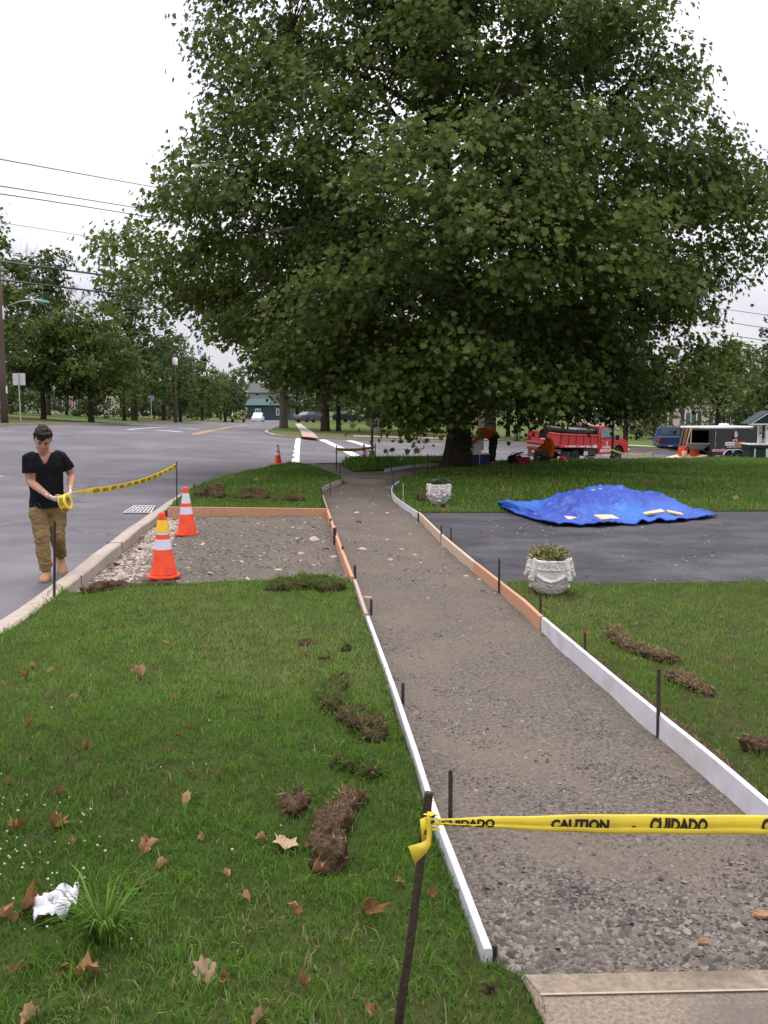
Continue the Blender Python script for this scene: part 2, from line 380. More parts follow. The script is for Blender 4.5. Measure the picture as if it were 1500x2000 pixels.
def text_on(body, size, m, parent, loc, ax, ay, bold=0.0, thick=.004, name='lettering'):
    """flat lettering laid on a surface: ax reading direction, ay up direction (local to parent)"""
    me = text_mesh(body, size, bold); me.materials.clear()
    ax = Vector(ax).normalized(); ay = Vector(ay).normalized(); az = ax.cross(ay)
    me.transform(Matrix(((ax.x, ay.x, az.x, loc[0]), (ax.y, ay.y, az.y, loc[1]), (ax.z, ay.z, az.z, loc[2]), (0,0,0,1))))
    return link(name, me, m, parent)
def vary(a): return random.uniform(-a, a)

# ================================================================== THE SETTING
def pw(L, z=0.0): return [G(x, y, z).to_2d() for x, y in L]
def pt(L, off=0.0, y0=20.0): return [GT(x, y, off, y0).to_2d() for x, y in L]
# ground far and wide
gx = np.r_[np.linspace(-700, -72, 14), np.linspace(-68, 68, 69), np.linspace(72, 700, 14)]
gy = np.r_[np.linspace(-60, -4, 8), np.linspace(0, 150, 76), np.linspace(156, 260, 14), np.linspace(290, 1600, 14)]
GX, GY = np.meshgrid(gx, gy); GZ = Tn(GX.ravel(), GY.ravel()) - .42 + np.clip(GY.ravel() - 240, 0, 2000) * .012
k = np.arange(GX.size).reshape(GX.shape)
o = link('ground', mesh_np('ground', np.c_[GX.ravel(), GY.ravel(), GZ], [np.stack([k[:-1,:-1], k[:-1,1:], k[1:,1:], k[1:,:-1]], -1).reshape(-1, 4)], True), FARLAWN)
o['kind'] = 'structure'

curb_out = [G(x, y, .02) for x, y in [(0,1210),(104,1139),(187,1077),(252,1029),(318,985)]]
curb_out = [Vector((-2.75, -3, .02)), Vector((-2.95, 3, .02))] + curb_out
corner = [G(x, y, .0) for x, y in [(352,961),(402,940),(482,920),(556,906)]] + [Vector((-2.2, 31.2, 0)), Vector((-1.6, 31.6, 0))]
curb_all = curb_out + corner
left_curb = [Vector(p) for p in [(-19.6,-12,0),(-20.2,30,0),(-20,45,0),(-19.5,60,0),(-21,85,0),(-22,115,0),(-24.5,160,0),(-31,230,0)]]
far_curb = [GT(*p, .12, 40) for p in [(545,834),(520,840),(517,844),(535,849),(562,852),(590,853),(640,854),(700,857),(760,859),(850,861),(1000,864),(1120,869),(1250,876)]]
far_curb += [Vector((34, 69, 0)), Vector((60, 78, 0))]
far_curb = [Vector((-23, 225, 0)), Vector((-16.5, 160, 0)), Vector((-13.5, 115, 0))] + far_curb

# roads, one sheet
near_side = [(p.x + .1, p.y) for p in curb_all]
poly = [(-19.6,-12)] + [(p.x, p.y) for p in left_curb[1:]] + [(p.x, p.y) for p in far_curb] + [(60,52),(30,38),(12,34),(4,32.2)] + near_side[::-1] + [(-2.6,-12)]
patch('road', poly, lambda x, y: Tn(x, y), 2.5, ASPHALT)

# kerbs
def kerb(pts, off_in, z0, name='kerb', w=.2, m=CURBM, h=.3):
    P = [Vector((p.x, p.y, z)) for p, z in zip(pts, z0)]
    o = sweep(P, [(0, 0), (off_in, 0.002), (off_in, -h), (0, -h)], name, m); o['kind'] = 'structure'; return o
cz = [.02 if p.y < 17.5 else max(T(p.x, p.y) + .12, -.06) for p in curb_all]
_P = resample([Vector((p.x, p.y, z)) for p, z in zip(curb_all, cz)], .5)
for i, p in enumerate(_P): p.z += .006 * math.sin(i * 1.7)
o = sweep(_P, [(.012, -.3), (0, 0.0-.012), (-.02, .0), (-.17, .004), (-.19, -.012), (-.2, -.32)], 'kerb', CURBM); o['kind'] = 'structure'
for L, sgn, step in ((left_curb, 1, 4), (far_curb, 1, 2)):
    Q = resample(L, step)
    Q = [Vector((p.x, p.y, T(p.x, p.y) + .13)) for p in Q]
    o = sweep(Q, [(0, -.3), (0, 0), (.17*sgn, 0), (.17*sgn, -.3)], 'kerb', CURBM); o['kind'] = 'structure'
# joint lines across the near kerb: short dark gaps
for py in (1060, 1125):
    yj = G(0, py, .02).y; xo = float(np.interp(yj, [p.y for p in curb_out], [p.x for p in curb_out])); mb = MB()
    mb.box((xo + .095, yj, -.07), (.206, .006, .187)); o = mb.build('kerb_joint', mat('joint_dirt', (.05,.043,.036), (.09,.08,.07), 30, .95)); o['kind'] = 'structure'

# far lawns
def zleft(x, y): return Tn(x, y) + .12 + .028*np.clip(-23 - x, 0, 60)
def grounded(b):
    if b.y > 40 and b.x < -20.4: b.z = float(zleft(np.array([b.x]), np.array([b.y]))[0])
    elif b.y > 54 and b.x > -10: b.z = float(zfar(np.array([b.x]), np.array([b.y]))[0])
    return b
patch('lawn', [(p.x - .1, p.y) for p in left_curb] + [(-120, 230), (-120, -12)],
      lambda x, y: zleft(x, y), 4, FARLAWN)
poly = [(p.x + (.12 if i < 6 else 0), p.y + (.12 if i > 5 else 0)) for i, p in enumerate(far_curb)] + [(120, 90), (120, 235), (-15, 235)]
def zfar(x, y): return Tn(x, y) + .12 + .004*np.clip(y - 58 - np.clip(x, 0, 40)*.25, 0, 40)
patch('lawn', poly, zfar, 3, FARLAWN)
def zl(x, y): return zfar(np.array([x]), np.array([y]))[0]
# far pavements
for L in ([(592,853),(622,856),(600,838),(588,830),(577,830)],):
    patch('pavement', pt(L, .16, 40), lambda x, y: zfar(x, y) + .035, 1.2, CONC)
patch('tactile_paving', pt([(590,853.5),(620,856.5),(614,851),(589,848.5)], .14, 40), lambda x, y: zfar(x, y) + .05, .8,
      mat('red_paving', (.42,.20,.16), (.5,.26,.21), 10, .9))
patch('pavement', pt([(690,852.5),(850,857),(1000,861),(1000,859.6),(850,855),(690,850)], .14, 40), lambda x, y: zfar(x, y) + .02, 1.5, CONC)
patch('pavement', pt([(1120,866),(1290,873.5),(1290,871),(1120,863)], .14, 45), lambda x, y: zfar(x, y) + .02, 1.5, CONC)

# painted lines on the road
def line(pts, w, m, off=.008, name='road_marking', y0=20):
    P = resample([GT(x, y, 0, y0) for x, y in pts], .8); P = [Vector((p.x, p.y, T(p.x, p.y) + off)) for p in P]; vs = []
    for i, p in enumerate(P):
        t = P[min(i+1, len(P)-1)] - P[max(i-1, 0)]; n = Vector((-t.y, t.x, 0)).normalized() * (w/2); j = vary(.02)
        vs += [p + n*(1+j), p - n*(1-j)]
    mb = MB(); mb.add(vs, [(2*i, 2*i+1, 2*i+3, 2*i+2) for i in range(len(P)-1)])
    o = mb.build(name, m); o['kind'] = 'structure'
    for f in o.data.polygons:
        if f.normal.z < 0: f.flip()
    return o
line([(577,904),(579,880),(583,854)], .30, PAINTW)
line([(717,902),(672,880),(627,859)], .34, PAINTW)
line([(727,902),(681,880),(634,859)], .08, PAINTW)
line([(680,861),(724,874)], .55, PAINTW)
line([(712,863.5),(800,865.5),(1020,867)], .15, PAINTW)
line([(728,867.5),(850,869),(1040,871)], .3, PAINTW)
line([(735,877),(860,877.5),(1030,878),(1290,888)], .13, mat('faded_paint', (.33,.27,.25), (.40,.34,.32), 9, .9))
line([(930,895),(1040,896.5)], .14, PAINTW)
line([(375,849),(402,843),(430,837.5),(462,832.3),(480,829.5)], .14, PAINTY)
line([(384,849),(410,843),(437,837.5),(467,832.3),(484,829.7)], .14, PAINTY)
line([(250,840),(290,836.5),(328,834)], .30, PAINTW)
line([(303,840.5),(330,842),(356,844.5)], .26, PAINTW)
line([(346,836),(366,837),(388,838.5)], .24, PAINTW)
line([(395,833),(420,832)], .15, PAINTY)
line([(-70,936),(6,933.5)], .15, PAINTW, y0=10)

# ---- building site ground
LF = [(962,1852),(896,1683),(851,1572),(816,1463),(767.5,1323),(721.5,1203)]        # top edge of the boards, left
LFW = [(719,1198),(696,1131)]; LFT = [(692,1127),(670,1073),(641,993)]; LFU = [(640,990),(632,968),(628,955),(637,946),(667,935.5)]
RF = [(1600,1662),(1500,1577),(1400,1490),(1300,1410),(1167,1300),(1058,1208)]
RFT = [(1054,1205),(1020,1173),(973,1135.5),(924,1097.6),(862,1045),(817,1001)]; RFU = [(815,999.5),(785,980),(768,967),(763,955),(768,945),(779,938)]
FZ = .11
def fw(L): return [G(x, y, FZ) for x, y in L]
lf, lfw, lft, lfu, rf, rft, rfu = map(fw, (LF, LFW, LFT, LFU, RF, RFT, RFU))
lfu = chaikin(lfu); rfu = chaikin(rfu)
left_line = lf + lfw + lft + lfu; right_line = rf + rft + rfu
path_poly = [(p.x - .03, p.y) for p in left_line] + [(p.x + .03, p.y) for p in right_line[::-1]] + [(2.5, 2.2), (.25, 2.2)]
def zpath(x, y):
    b = .007*np.sin(x*3.1 + y*1.3) + .005*np.sin(y*4.3 - x*2.2) + .005*np.sin(y*9.1 + x*7.7)
    return b - .006
patch('gravel_path', path_poly, zpath, .16, GRAVELB)
curb_in = [p + Vector((.19, 0, 0)) for p in curb_out]
ap_poly = [tuple(G(139,1152,0).to_2d() - Vector((.1,0)))] + [(p.x - .02, p.y) for p in curb_in[-4:]] + pw([(327,991),(641,994)], .05) + [(p.x, p.y) for p in lft[::-1]] + [(p.x, p.y) for p in lfw[::-1]] + pw([(690,1160),(500,1172),(300,1185),(150,1190)], .0)
def cin(y): return np.interp(y, [p.y for p in curb_in], [p.x for p in curb_in])
def zap(x, y):
    d = x - cin(y); return -.11 + .105*smooth(.0, 1.1, d) + zpath(x, y)*1.3
patch('gravel_apron', ap_poly, zap, .16, GRAVELB)
# lawns: soil sheets under the grass blades
def bumpy(x, y): return .014*np.sin(x*2.1+.7*y)*np.sin(y*1.7-.4*x) + .008*np.sin(x*6.3+1)*np.sin(y*5.1)
def zlawnL(x, y): return .015 + .05*smooth(0, .9, x - cin(y) ) + bumpy(x, y)
slab = pw([(1025,1906),(1500,1886)], .085)
near_lawn = [(-2.55,-3)] + [(p.x - .01, p.y) for p in curb_in[1:3]] + [tuple(v) for v in pw([(108,1141),(140,1153),(250,1152),(360,1147),(520,1139),(600,1136),(688,1134)], .03)] \
    + [(p.x - .035, p.y) for p in (lfw[::-1] + lf[::-1])] + [tuple(v) for v in pw([(962,1878),(1015,1906),(1068,2000)], .06)] + [(.42, 1.0), (.42, -3)]
patch('lawn', near_lawn, zlawnL, .14, LAWNSOIL, skirt=.15)
isl_lawn = [(p.x + .19, p.y) for p in curb_all[6:-2]] + [tuple(v) for v in pw([(605,906.5),(617,913.5),(650,923),(667,934)], .05)] + [(p.x - .03, p.y + .02) for p in lfu[::-1]] + [tuple(v) for v in pw([(640,991),(327,990)], .10)]
def zisl(x, y): return .055 + bumpy(x, y)
patch('lawn', isl_lawn, zisl, .3, LAWNSOIL, skirt=.2)
right_lawn = [(p.x + .045, p.y) for p in rf] + [(p.x + .05, p.y) for p in rft[:3]] + [tuple(v) for v in pw([(995,1139),(1500,1139)], .05)] + [(9, G(1500,1139,.05).y), (9, 1.5), (2.2, 1.5)]
def zright(x, y): return .06 + bumpy(x, y)
patch('lawn', right_lawn, zright, .18, LAWNSOIL, skirt=.12)
drv = [(p.x + .03, p.y) for p in rft[2:]] + [tuple(v) for v in pw([(818,1001),(1500,999)], .05)] + [(16, G(1500,999,.05).y), (16, G(1500,1141,.05).y)] + [tuple(v) for v in pw([(1500,1141),(980,1141)], .05)]
patch('driveway', drv, lambda x, y: .046 + .01*np.sin(x*.9)*np.sin(y*.8), .5, DRIVE, skirt=.05)
tree_lawn = [(p.x + .04, p.y) for p in rfu] + [tuple(v) for v in pw([(783,936),(816,922),(862,917.5),(900,907)], .05)] + [(4.0, 33.0), (6, 34.0), (12, 35.2), (20, 36.5), (40, 40), (40, 15)] + [(16, G(1500,998,.06).y)] + [tuple(v) for v in pw([(1500,998),(820,1000)], .06)]
def ztree(x, y):
    z = .06 + .7*bumpy(x, y); c = y - np.interp(x, [0, 4, 6, 12, 20, 40], [29.5, 30, 31, 32.2, 33.5, 37]); s = smooth(0, 3.2, c)
    return z*(1-s) + s*(np.maximum(Tn(x, y), -.9) - .05)
patch('lawn', tree_lawn, ztree, .5, LAWNSOIL, skirt=.6)
street_lawn = pw([(667,907),(692,921),(752,918),(789,912.5),(827,908),(867,906.5),(900,906)], .05) + [Vector((4.05, 33.0)), Vector((2.0, 32.6)), Vector((0, 32.0)), Vector((-1.0, 31.6))]
patch('lawn', [tuple(v) for v in street_lawn], lambda x, y: .05 + .10*smooth(0, 1, 1-np.abs(y-29.6)/2.6) + bumpy(x, y) - .2*smooth(31, 33, y), .35, LAWNSOIL, skirt=.5)
patch('pavement', [tuple(v) for v in pw([(667,936),(780,937.5),(817,922.5),(790,912),(752,917),(695,920.5),(668,907.5),(607,906.5),(616,914),(650,923.5)], .03)], lambda x, y: .03 + 0*x, .5, OLDCONC, skirt=.25)
patch('gravel_path', [tuple(v) for v in pw([(752,917.5),(817,922.5),(880,919),(905,907),(867,906),(827,907.5),(789,912)], .03)], lambda x, y: .035 + 0*x, .4, GRAVELB)
# near slab with its tooled edge
z1 = .085
sl0 = [Vector((slab[0].x, slab[0].y)), Vector((2.6, slab[1].y + .02)), Vector((2.6, -3)), Vector((.42, -3)), G(1068,2000,z1).to_2d()]
patch('concrete_slab', [(p.x, p.y) for p in sl0], lambda x, y: z1 + 0*x, .12, OLDCONC, skirt=.2)
e0, e1 = sl0[0], sl0[1]; dn = Vector((0, -.085))
EDGE = mat('slab_edge', (.16,.125,.092), (.27,.213,.158), 50, .95, .4, 140, c3=(.12,.095,.07), scale2=4)
patch('slab_edge_strip', [tuple(e0), tuple(e1), tuple(e1 + dn), tuple(e0 + dn + Vector((.03,0)))], lambda x, y: z1 + .004 + 0*x, .1, EDGE)
patch('slab_joint', [tuple(e0 + dn + Vector((.03,0))), tuple(e1 + dn), tuple(e1 + dn*1.1), tuple(e0 + dn*1.1 + Vector((.03,0)))], lambda x, y: z1 + .006 + 0*x, .1, mat('joint_line', (.30,.245,.185), (.36,.30,.23), 30, .9))

# ================================================================== GRAVEL AND GRASS
def stones(name, polys, dens, size, zf, m, flat=.45, maxn=20000, parent=None):
    xs, ys, ss = [], [], []
    allp = np.array([p for q in polys for p in q]); x0, y0 = allp.min(0); x1, y1 = allp.max(0); A = (x1-x0)*(y1-y0)
    n = int(A * dens[0]); x = rng.uniform(x0, x1, n); y = rng.uniform(y0, y1, n)
    k = np.zeros(n, bool)
    for q in polys: k |= inpoly(q, x, y)
    k &= rng.random(n) < dens[1](x, y) / dens[0]
    x, y = x[k][:maxn], y[k][:maxn]; n = len(x)
    base = np.array([(1,0,0),(.45,.85,.1),(-.5,.8,0),(-1,.05,.05),(-.4,-.9,0),(.55,-.8,.1),(.35,.3,.75),(-.4,.1,.8),(.05,-.4,.7)], float)
    tri = np.array([(0,1,6),(1,2,7),(1,7,6),(2,3,7),(3,4,8),(3,8,7),(4,5,8),(5,0,6),(5,6,8),(6,7,8)])
    s = size(x, y) * rng.lognormal(0, .38, n); a = rng.uniform(0, 6.28, n)
    V = base[None] * (1 + rng.uniform(-.3, .3, (n, 9, 3))); V *= np.stack([s, s*rng.uniform(.5, .95, n), s*rng.uniform(flat*.5, flat*1.3, n)], 1)[:, None]
    tx = rng.normal(0, .25, n)[:, None]; V[..., 2] += V[..., 0]*tx
    c, sn = np.cos(a)[:, None], np.sin(a)[:, None]; X = V[...,0]*c - V[...,1]*sn + x[:,None]; Y = V[...,0]*sn + V[...,1]*c + y[:,None]
    Z = V[...,2] + (zf(x, y) - s*.08)[:, None]
    P = np.stack([X, Y, Z], -1).reshape(-1, 3); F = (tri[None] + (np.arange(n)*9)[:, None, None]).reshape(-1, 3)
    me = mesh_np(name, P, [F]); set_tint(me, np.repeat(rng.random(n)**1.3, 9)); o = link(name, me, m, parent); o['kind'] = 'stuff'; return o
STONEM = mat('gravel_stone', (.9,.9,.9), (1,1,1), 30, .9, .3, 200, spec=.15, tint=((.060,.052,.046),(.095,.083,.073),(.135,.118,.103),(.175,.153,.132),(.24,.21,.185)))
PALESTONE = mat('pale_stone', (.85,.85,.85), (1,1,1), 30, .9, .3, 200, spec=.15, tint=((.30,.24,.19),(.42,.34,.28),(.52,.43,.36)))
pp = [(p[0], p[1]) for p in path_poly]; app = [(p[0], p[1]) for p in ap_poly]
def patchy(x, y, f=1.0): return .5 + .5*np.sin(x*2.3*f + 1.7*np.sin(y*1.9*f))*np.sin(y*2.9*f + 1.3*np.sin(x*3.1*f))
stones('gravel', [pp], (6800, lambda x, y: 6800*np.clip(1.15 - (y-2.6)/3.4, .14, 1)*np.clip(.18 + .95*patchy(x, y)*patchy(x+3, y*1.3, 1.7) + .5*(y < 3.1), 0, 1)*(y < 7.5)), lambda x, y: .0056 + .0042*np.clip(1 - (y-2.75)/.5, 0, 1)*1, zpath, STONEM, flat=.62, maxn=22000)
stones('gravel', [pp, app], (700, lambda x, y: 700*(y > 6.5)*(.3 + .7*patchy(x, y))*np.clip(1.3-(y-6.5)/10, .1, 1)), lambda x, y: .012 + 0*x, zap, STONEM, flat=.5, maxn=9000)
stones('gravel', [app], (900, lambda x, y: 900*np.exp(-((x - cin(y) - .25)/.22)**2)), lambda x, y: .022 + 0*x, zap, PALESTONE, maxn=2600)
stones('gravel', [pp, app], (2600, lambda x, y: 2600*(y > 4.2)*np.clip(.1 + 1.1*patchy(x, y*1.2)*patchy(x+2, y, 1.9), 0, 1)*np.clip(1.25-(y-4.2)/9, .0, 1)), lambda x, y: .0085 + .0003*y, zap, STONEM, flat=.6, maxn=17000)
stones('gravel', [pp, app], (14, lambda x, y: 14*(y > 8)), lambda x, y: .03 + 0*x, zap, PALESTONE, flat=.4, maxn=300)

stones('grit', [[(p[0], p[1]) for p in drv]], (26, lambda x, y: 26*(.2 + .8*patchy(x, y))), lambda x, y: .008 + 0*x, lambda x, y: .052 + 0*x, PALESTONE, maxn=900)
stones('grit', [[(-3.6,7),(-3.35,7),(-4.4,17),(-4.75,17)]], (160, lambda x, y: 160*patchy(x, y)), lambda x, y: .009 + 0*x, lambda x, y: -.15 + 0*x, STONEM, maxn=500)
BARE = []   # (x, y, r) where turf is gone
def grass(name, poly, dens, h, w, zf, m, n_max, yr=None, lean=.55, extra=None):
    P = np.array([(p[0], p[1]) for p in poly]); x0, y0 = P.min(0); x1, y1 = P.max(0)
    if yr: y0, y1 = max(y0, yr[0]), min(y1, yr[1])
    x0 = max(x0, -.52*y1 - .5); x1 = min(x1, .52*y1 + .5)
    dmax = dens(np.array([y0]))[0]; n = int((x1-x0)*(y1-y0)*dmax)
    x = rng.uniform(x0, x1, n); y = rng.uniform(y0, y1, n)
    k = (rng.random(n) < dens(y)/dmax) & (np.abs(x) < .47*y + .35); x, y = x[k], y[k]
    k = inpoly(poly, x, y); x, y = x[k], y[k]
    # tufts: pull blades together
    cxy = np.stack([x, y], 1); g = .11; cell = np.floor(cxy/g); hsh = np.sin(cell[:,0]*12.9898 + cell[:,1]*78.233)*43758.5453; hsh -= np.floor(hsh)
    for bx, by, br in BARE:
        k = (x-bx)**2 + (y-by)**2 > (br*(.8+.4*rng.random(len(x))))**2; x, y, hsh = x[k], y[k], hsh[k]
    if extra is not None:
        k = rng.random(len(x)) < extra(x, y); x, y, hsh = x[k], y[k], hsh[k]
    x, y, hsh = x[:n_max], y[:n_max], hsh[:n_max]; n = len(x)
    a = rng.uniform(0, 6.283, n); hh = h*rng.lognormal(-.1, .35, n)*(.7 + .6*hsh); ww = w*rng.uniform(.6, 1.3, n)*(1 + .05*y)
    la = rng.uniform(0, 6.283, n); ll = hh*np.abs(rng.normal(lean, .35, n))
    dx, dy = np.cos(a)*ww, np.sin(a)*ww; ox, oy = np.cos(la)*ll, np.sin(la)*ll; z = zf(x, y) - .008
    mz = hh*.62; tz = hh*np.clip(1 - .35*(ll/hh)**2, .3, 1)
    V = np.stack([np.stack([x-dx, y-dy, z], -1), np.stack([x+dx, y+dy, z], -1),
                  np.stack([x+dx*.8+ox*.38, y+dy*.8+oy*.38, z+mz], -1), np.stack([x-dx*.8+ox*.38, y-dy*.8+oy*.38, z+mz], -1),
                  np.stack([x+ox, y+oy, z+tz], -1)], 1).reshape(-1, 3)
    b = np.arange(n)*5
    me = mesh_np(name, V, [np.stack([b, b+1, b+2, b+3], 1), np.stack([b+3, b+2, b+4], 1)])
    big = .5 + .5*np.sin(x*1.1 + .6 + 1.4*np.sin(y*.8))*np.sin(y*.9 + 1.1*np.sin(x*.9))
    t = .40*rng.random(n) + .33*big + .25*hsh - .22*(1-smooth(2.8, 5.2, y))*(x < 1.2)*(.6 + .4*hsh) + .16*smooth(4.0, 6.5, y)*(y < 12)  # last two terms paint blade self-shading: darker near the camera, lighter beyond
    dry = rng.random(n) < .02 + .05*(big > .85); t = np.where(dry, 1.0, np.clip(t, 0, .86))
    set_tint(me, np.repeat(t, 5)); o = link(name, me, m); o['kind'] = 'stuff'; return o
GR = mat('grass_blade', (1,1,1), None, rough=.55, spec=.12, translucent=.45, tint=((.030,.066,.010),(.062,.132,.018),(.105,.205,.028),(.155,.265,.042),(.30,.27,.13)))
# ================================================================== SOD, SOIL AND SMALL GROUND THINGS
FRINGE = mat('dry_fringe', (1,1,1), None, rough=.7, spec=.1, translucent=.2, tint=((.045,.028,.016),(.10,.062,.035),(.16,.11,.06),(.26,.20,.10),(.34,.29,.15)))
def fuzz(name, me, n, L, w, m, parent, t0=0., t1=1., up=.4, zmin=-9, spread=.5, seed=1):
    """short blades rooted on a mesh's faces"""
    r = np.random.default_rng(seed); me.calc_loop_triangles()
    co = np.empty(len(me.vertices)*3, np.float32); me.vertices.foreach_get('co', co); co = co.reshape(-1, 3)
    tr = np.empty(len(me.loop_triangles)*3, np.int32); me.loop_triangles.foreach_get('vertices', tr); tr = tr.reshape(-1, 3)
    A, B, C = co[tr[:,0]], co[tr[:,1]], co[tr[:,2]]; N = np.cross(B-A, C-A); ar = np.linalg.norm(N, axis=1) + 1e-12; N /= ar[:, None]
    ar = np.where((A[:,2] > zmin) & (N[:,2] > -.3), ar, 0); i = r.choice(len(tr), n, p=ar/ar.sum())
    u = r.random(n); v = r.random(n); k = u + v > 1; u[k], v[k] = 1-u[k], 1-v[k]
    p = A[i] + (B-A)[i]*u[:,None] + (C-A)[i]*v[:,None]
    d = N[i]*.6 + r.normal(0, spread, (n, 3)) + np.array([0, 0, up]); d /= np.linalg.norm(d, axis=1)[:, None]
    l = L*r.lognormal(-.1, .4, n); s = np.cross(d, r.normal(0, 1, (n, 3))); s /= np.linalg.norm(s, axis=1)[:, None] + 1e-9; s *= (w*r.uniform(.6, 1.3, n))[:, None]
    mid = p + d*(l*.6)[:, None]; tip = p + d*l[:, None] + np.stack([r.normal(0, .2, n)*l, r.normal(0, .2, n)*l, -.15*l], 1)
    V = np.stack([p-s, p+s, mid+s*.8, mid-s*.8, tip], 1).reshape(-1, 3); b = np.arange(n)*5
    o = mesh_np(name, V, [np.stack([b, b+1, b+2, b+3], 1), np.stack([b+3, b+2, b+4], 1)])
    set_tint(o, np.repeat(t0 + (t1-t0)*r.random(n), 5)); o = link(name, o, m, parent); o['kind'] = 'stuff'; return o
def sod(label, pts, width, h, green=0.0, tan=.35, z0=.06, seed=0, cat='sod clump', name='sod_strip', group='lumps of lifted sod and soil'):
    P = [G(x, y, z0) for x, y in pts]; c = sum(P, Vector())/len(P); t = thing(name, label, cat, c, 0, group)
    if len(P) > 2: P = chaikin(P, 2)
    P = [p - c for p in resample(P, .05)]; n = 14; rings = []; rr = random.Random(seed)
    for i, p in enumerate(P):
        tg = (P[min(i+1, len(P)-1)] - P[max(i-1, 0)]).normalized(); s = Vector((-tg.y, tg.x, 0)); f = i/(len(P)-1)
        h_ = h*1.1; e = max(.25, min(1, 4*f + .35, 4*(1-f) + .35)); ww = width/2*e*(1 + .25*noise.noise(Vector((i*.35, seed, 0)))); hh = h_*(e**.5 if seed not in (11,12,13) else .35 + .9*math.sin(math.pi*f)**1.5)*(1 + .5*noise.noise(Vector((i*.3, seed+7, 0))))
        rings.append([p + s*ww*math.copysign(abs(math.cos(a))**.5, math.cos(a)) + Vector((0,0,hh*(.38 + .62*math.copysign(abs(math.sin(a))**.4, math.sin(a))))) for a in [2*math.pi*k/n for k in range(n)]])
    mb = MB(); mb.loft(rings); me = remesh(mb, max(.009, width*.07), 2, 'soil'); displace(me, width*.20, 9/width*.30, seed=seed*3.1); displace(me, .008, 60, seed=seed)
    link('soil', me, SOIL, t); A = sum(p.area for p in me.polygons)
    fuzz('root_fibres', me, int(min(1500, A*2200)), .009, .0015, FRINGE, t, 0, .42, .1, seed=seed)
    if tan: fuzz('dry_grass', me, int(min(2500, A*1100*tan)), .030, .0022, FRINGE, t, .45, 1, .3, zmin=h*.25, seed=seed+1)
    if green: fuzz('turf', me, int(min(3500, A*7000*green)), .05, .0026, GR, t, .05, .7, .5, zmin=h*.3, seed=seed+2)
    for p in pts: q = G(*p, z0); BARE.append((q.x, q.y, width*.42))
    return t
sod('curved strip of lifted sod, brown roots up, largest on the near lawn beside the leaves', [(700,1560),(660,1600),(638,1640),(642,1672),(646,1705)], .13, .06, tan=.4, seed=1)
sod('lone round brown soil clump just left of the curved sod strip', [(548,1592),(572,1588),(596,1580)], .12, .06, seed=2)
sod('dark ragged sod flap lying above the curved sod strip by the white board', [(648,1497),(680,1500),(712,1512),(738,1522)], .09, .05, green=.5, seed=3)
sod('thick dark sod chunk folded over beside the middle of the left white board', [(664,1408),(695,1414),(722,1432),(732,1452)], .15, .085, green=.15, tan=.25, seed=4)
sod('brown sod block with a raised torn corner above the folded chunk', [(662,1338),(650,1362),(642,1385),(668,1396)], .14, .07, green=.2, seed=5)
sod('small soil crumb nearest the end of the weathered board', [(668,1276),(682,1272)], .11, .06, green=.3, seed=6)
sod('small soil crumb with dry grass beside the darker crumb near the weathered board', [(628,1292),(645,1286)], .10, .05, tan=.6, seed=7)
sod('flat scatter of soil with a dead leaf on the grass, higher left of the crumbs', [(584,1262),(612,1260)], .13, .035, tan=.6, seed=8)
sod('big heap of dug grass and reddish soil at the gravel edge of the near lawn', [(530,1158),(575,1150),(620,1146),(660,1158)], .24, .085, green=.35, tan=.4, seed=9, z0=.04)
sod('low ridge of dark soil along the lawn edge behind the near cone', [(160,1158),(215,1152),(280,1152),(352,1150)], .16, .06, tan=.5, seed=10, z0=.03)
sod('dark soil heap on the corner lawn, closest to the far cone with two bands', [(392,972),(412,968),(432,974)], .34, .17, green=.05, seed=11)
sod('middle soil heap of the three on the corner lawn behind the new timber board', [(472,974),(495,970),(516,974)], .36, .13, green=.05, seed=12)
sod('flattest soil heap on the corner lawn, nearest the gravel path', [(545,978),(566,975),(588,978)], .34, .08, green=.15, seed=13)
sod('long curled strip of lifted sod with tan grass on the right lawn', [(1196,1232),(1210,1256),(1240,1276),(1285,1290),(1330,1300)], .11, .055, tan=2.2, seed=14)
sod('short tan sod piece next to the tall dark stake on the right lawn', [(1308,1326),(1340,1340),(1384,1366)], .12, .06, tan=2.4, seed=15)
sod('dark sod lump at the picture edge of the right lawn', [(1448,1460),(1475,1466),(1510,1476)], .09, .06, tan=.3, seed=16)
sod('small crumbly soil lump in the grass by the concrete slab corner', [(945,1932),(968,1938)], .07, .04, seed=17, green=.2)
sod('reddish soil spill against the left side of the shaded planter', [(828,974),(840,980)], .30, .10, seed=18)
sod('strip of loose soil outside the right white board', [(1130,1268),(1230,1352),(1330,1432),(1420,1506),(1490,1562)], .055, .03, tan=.7, seed=19, name='soil_strip', cat='loose soil', group=None)
BARE += [(p.x + .03, p.y, .05) for p in resample(rf, .08)]

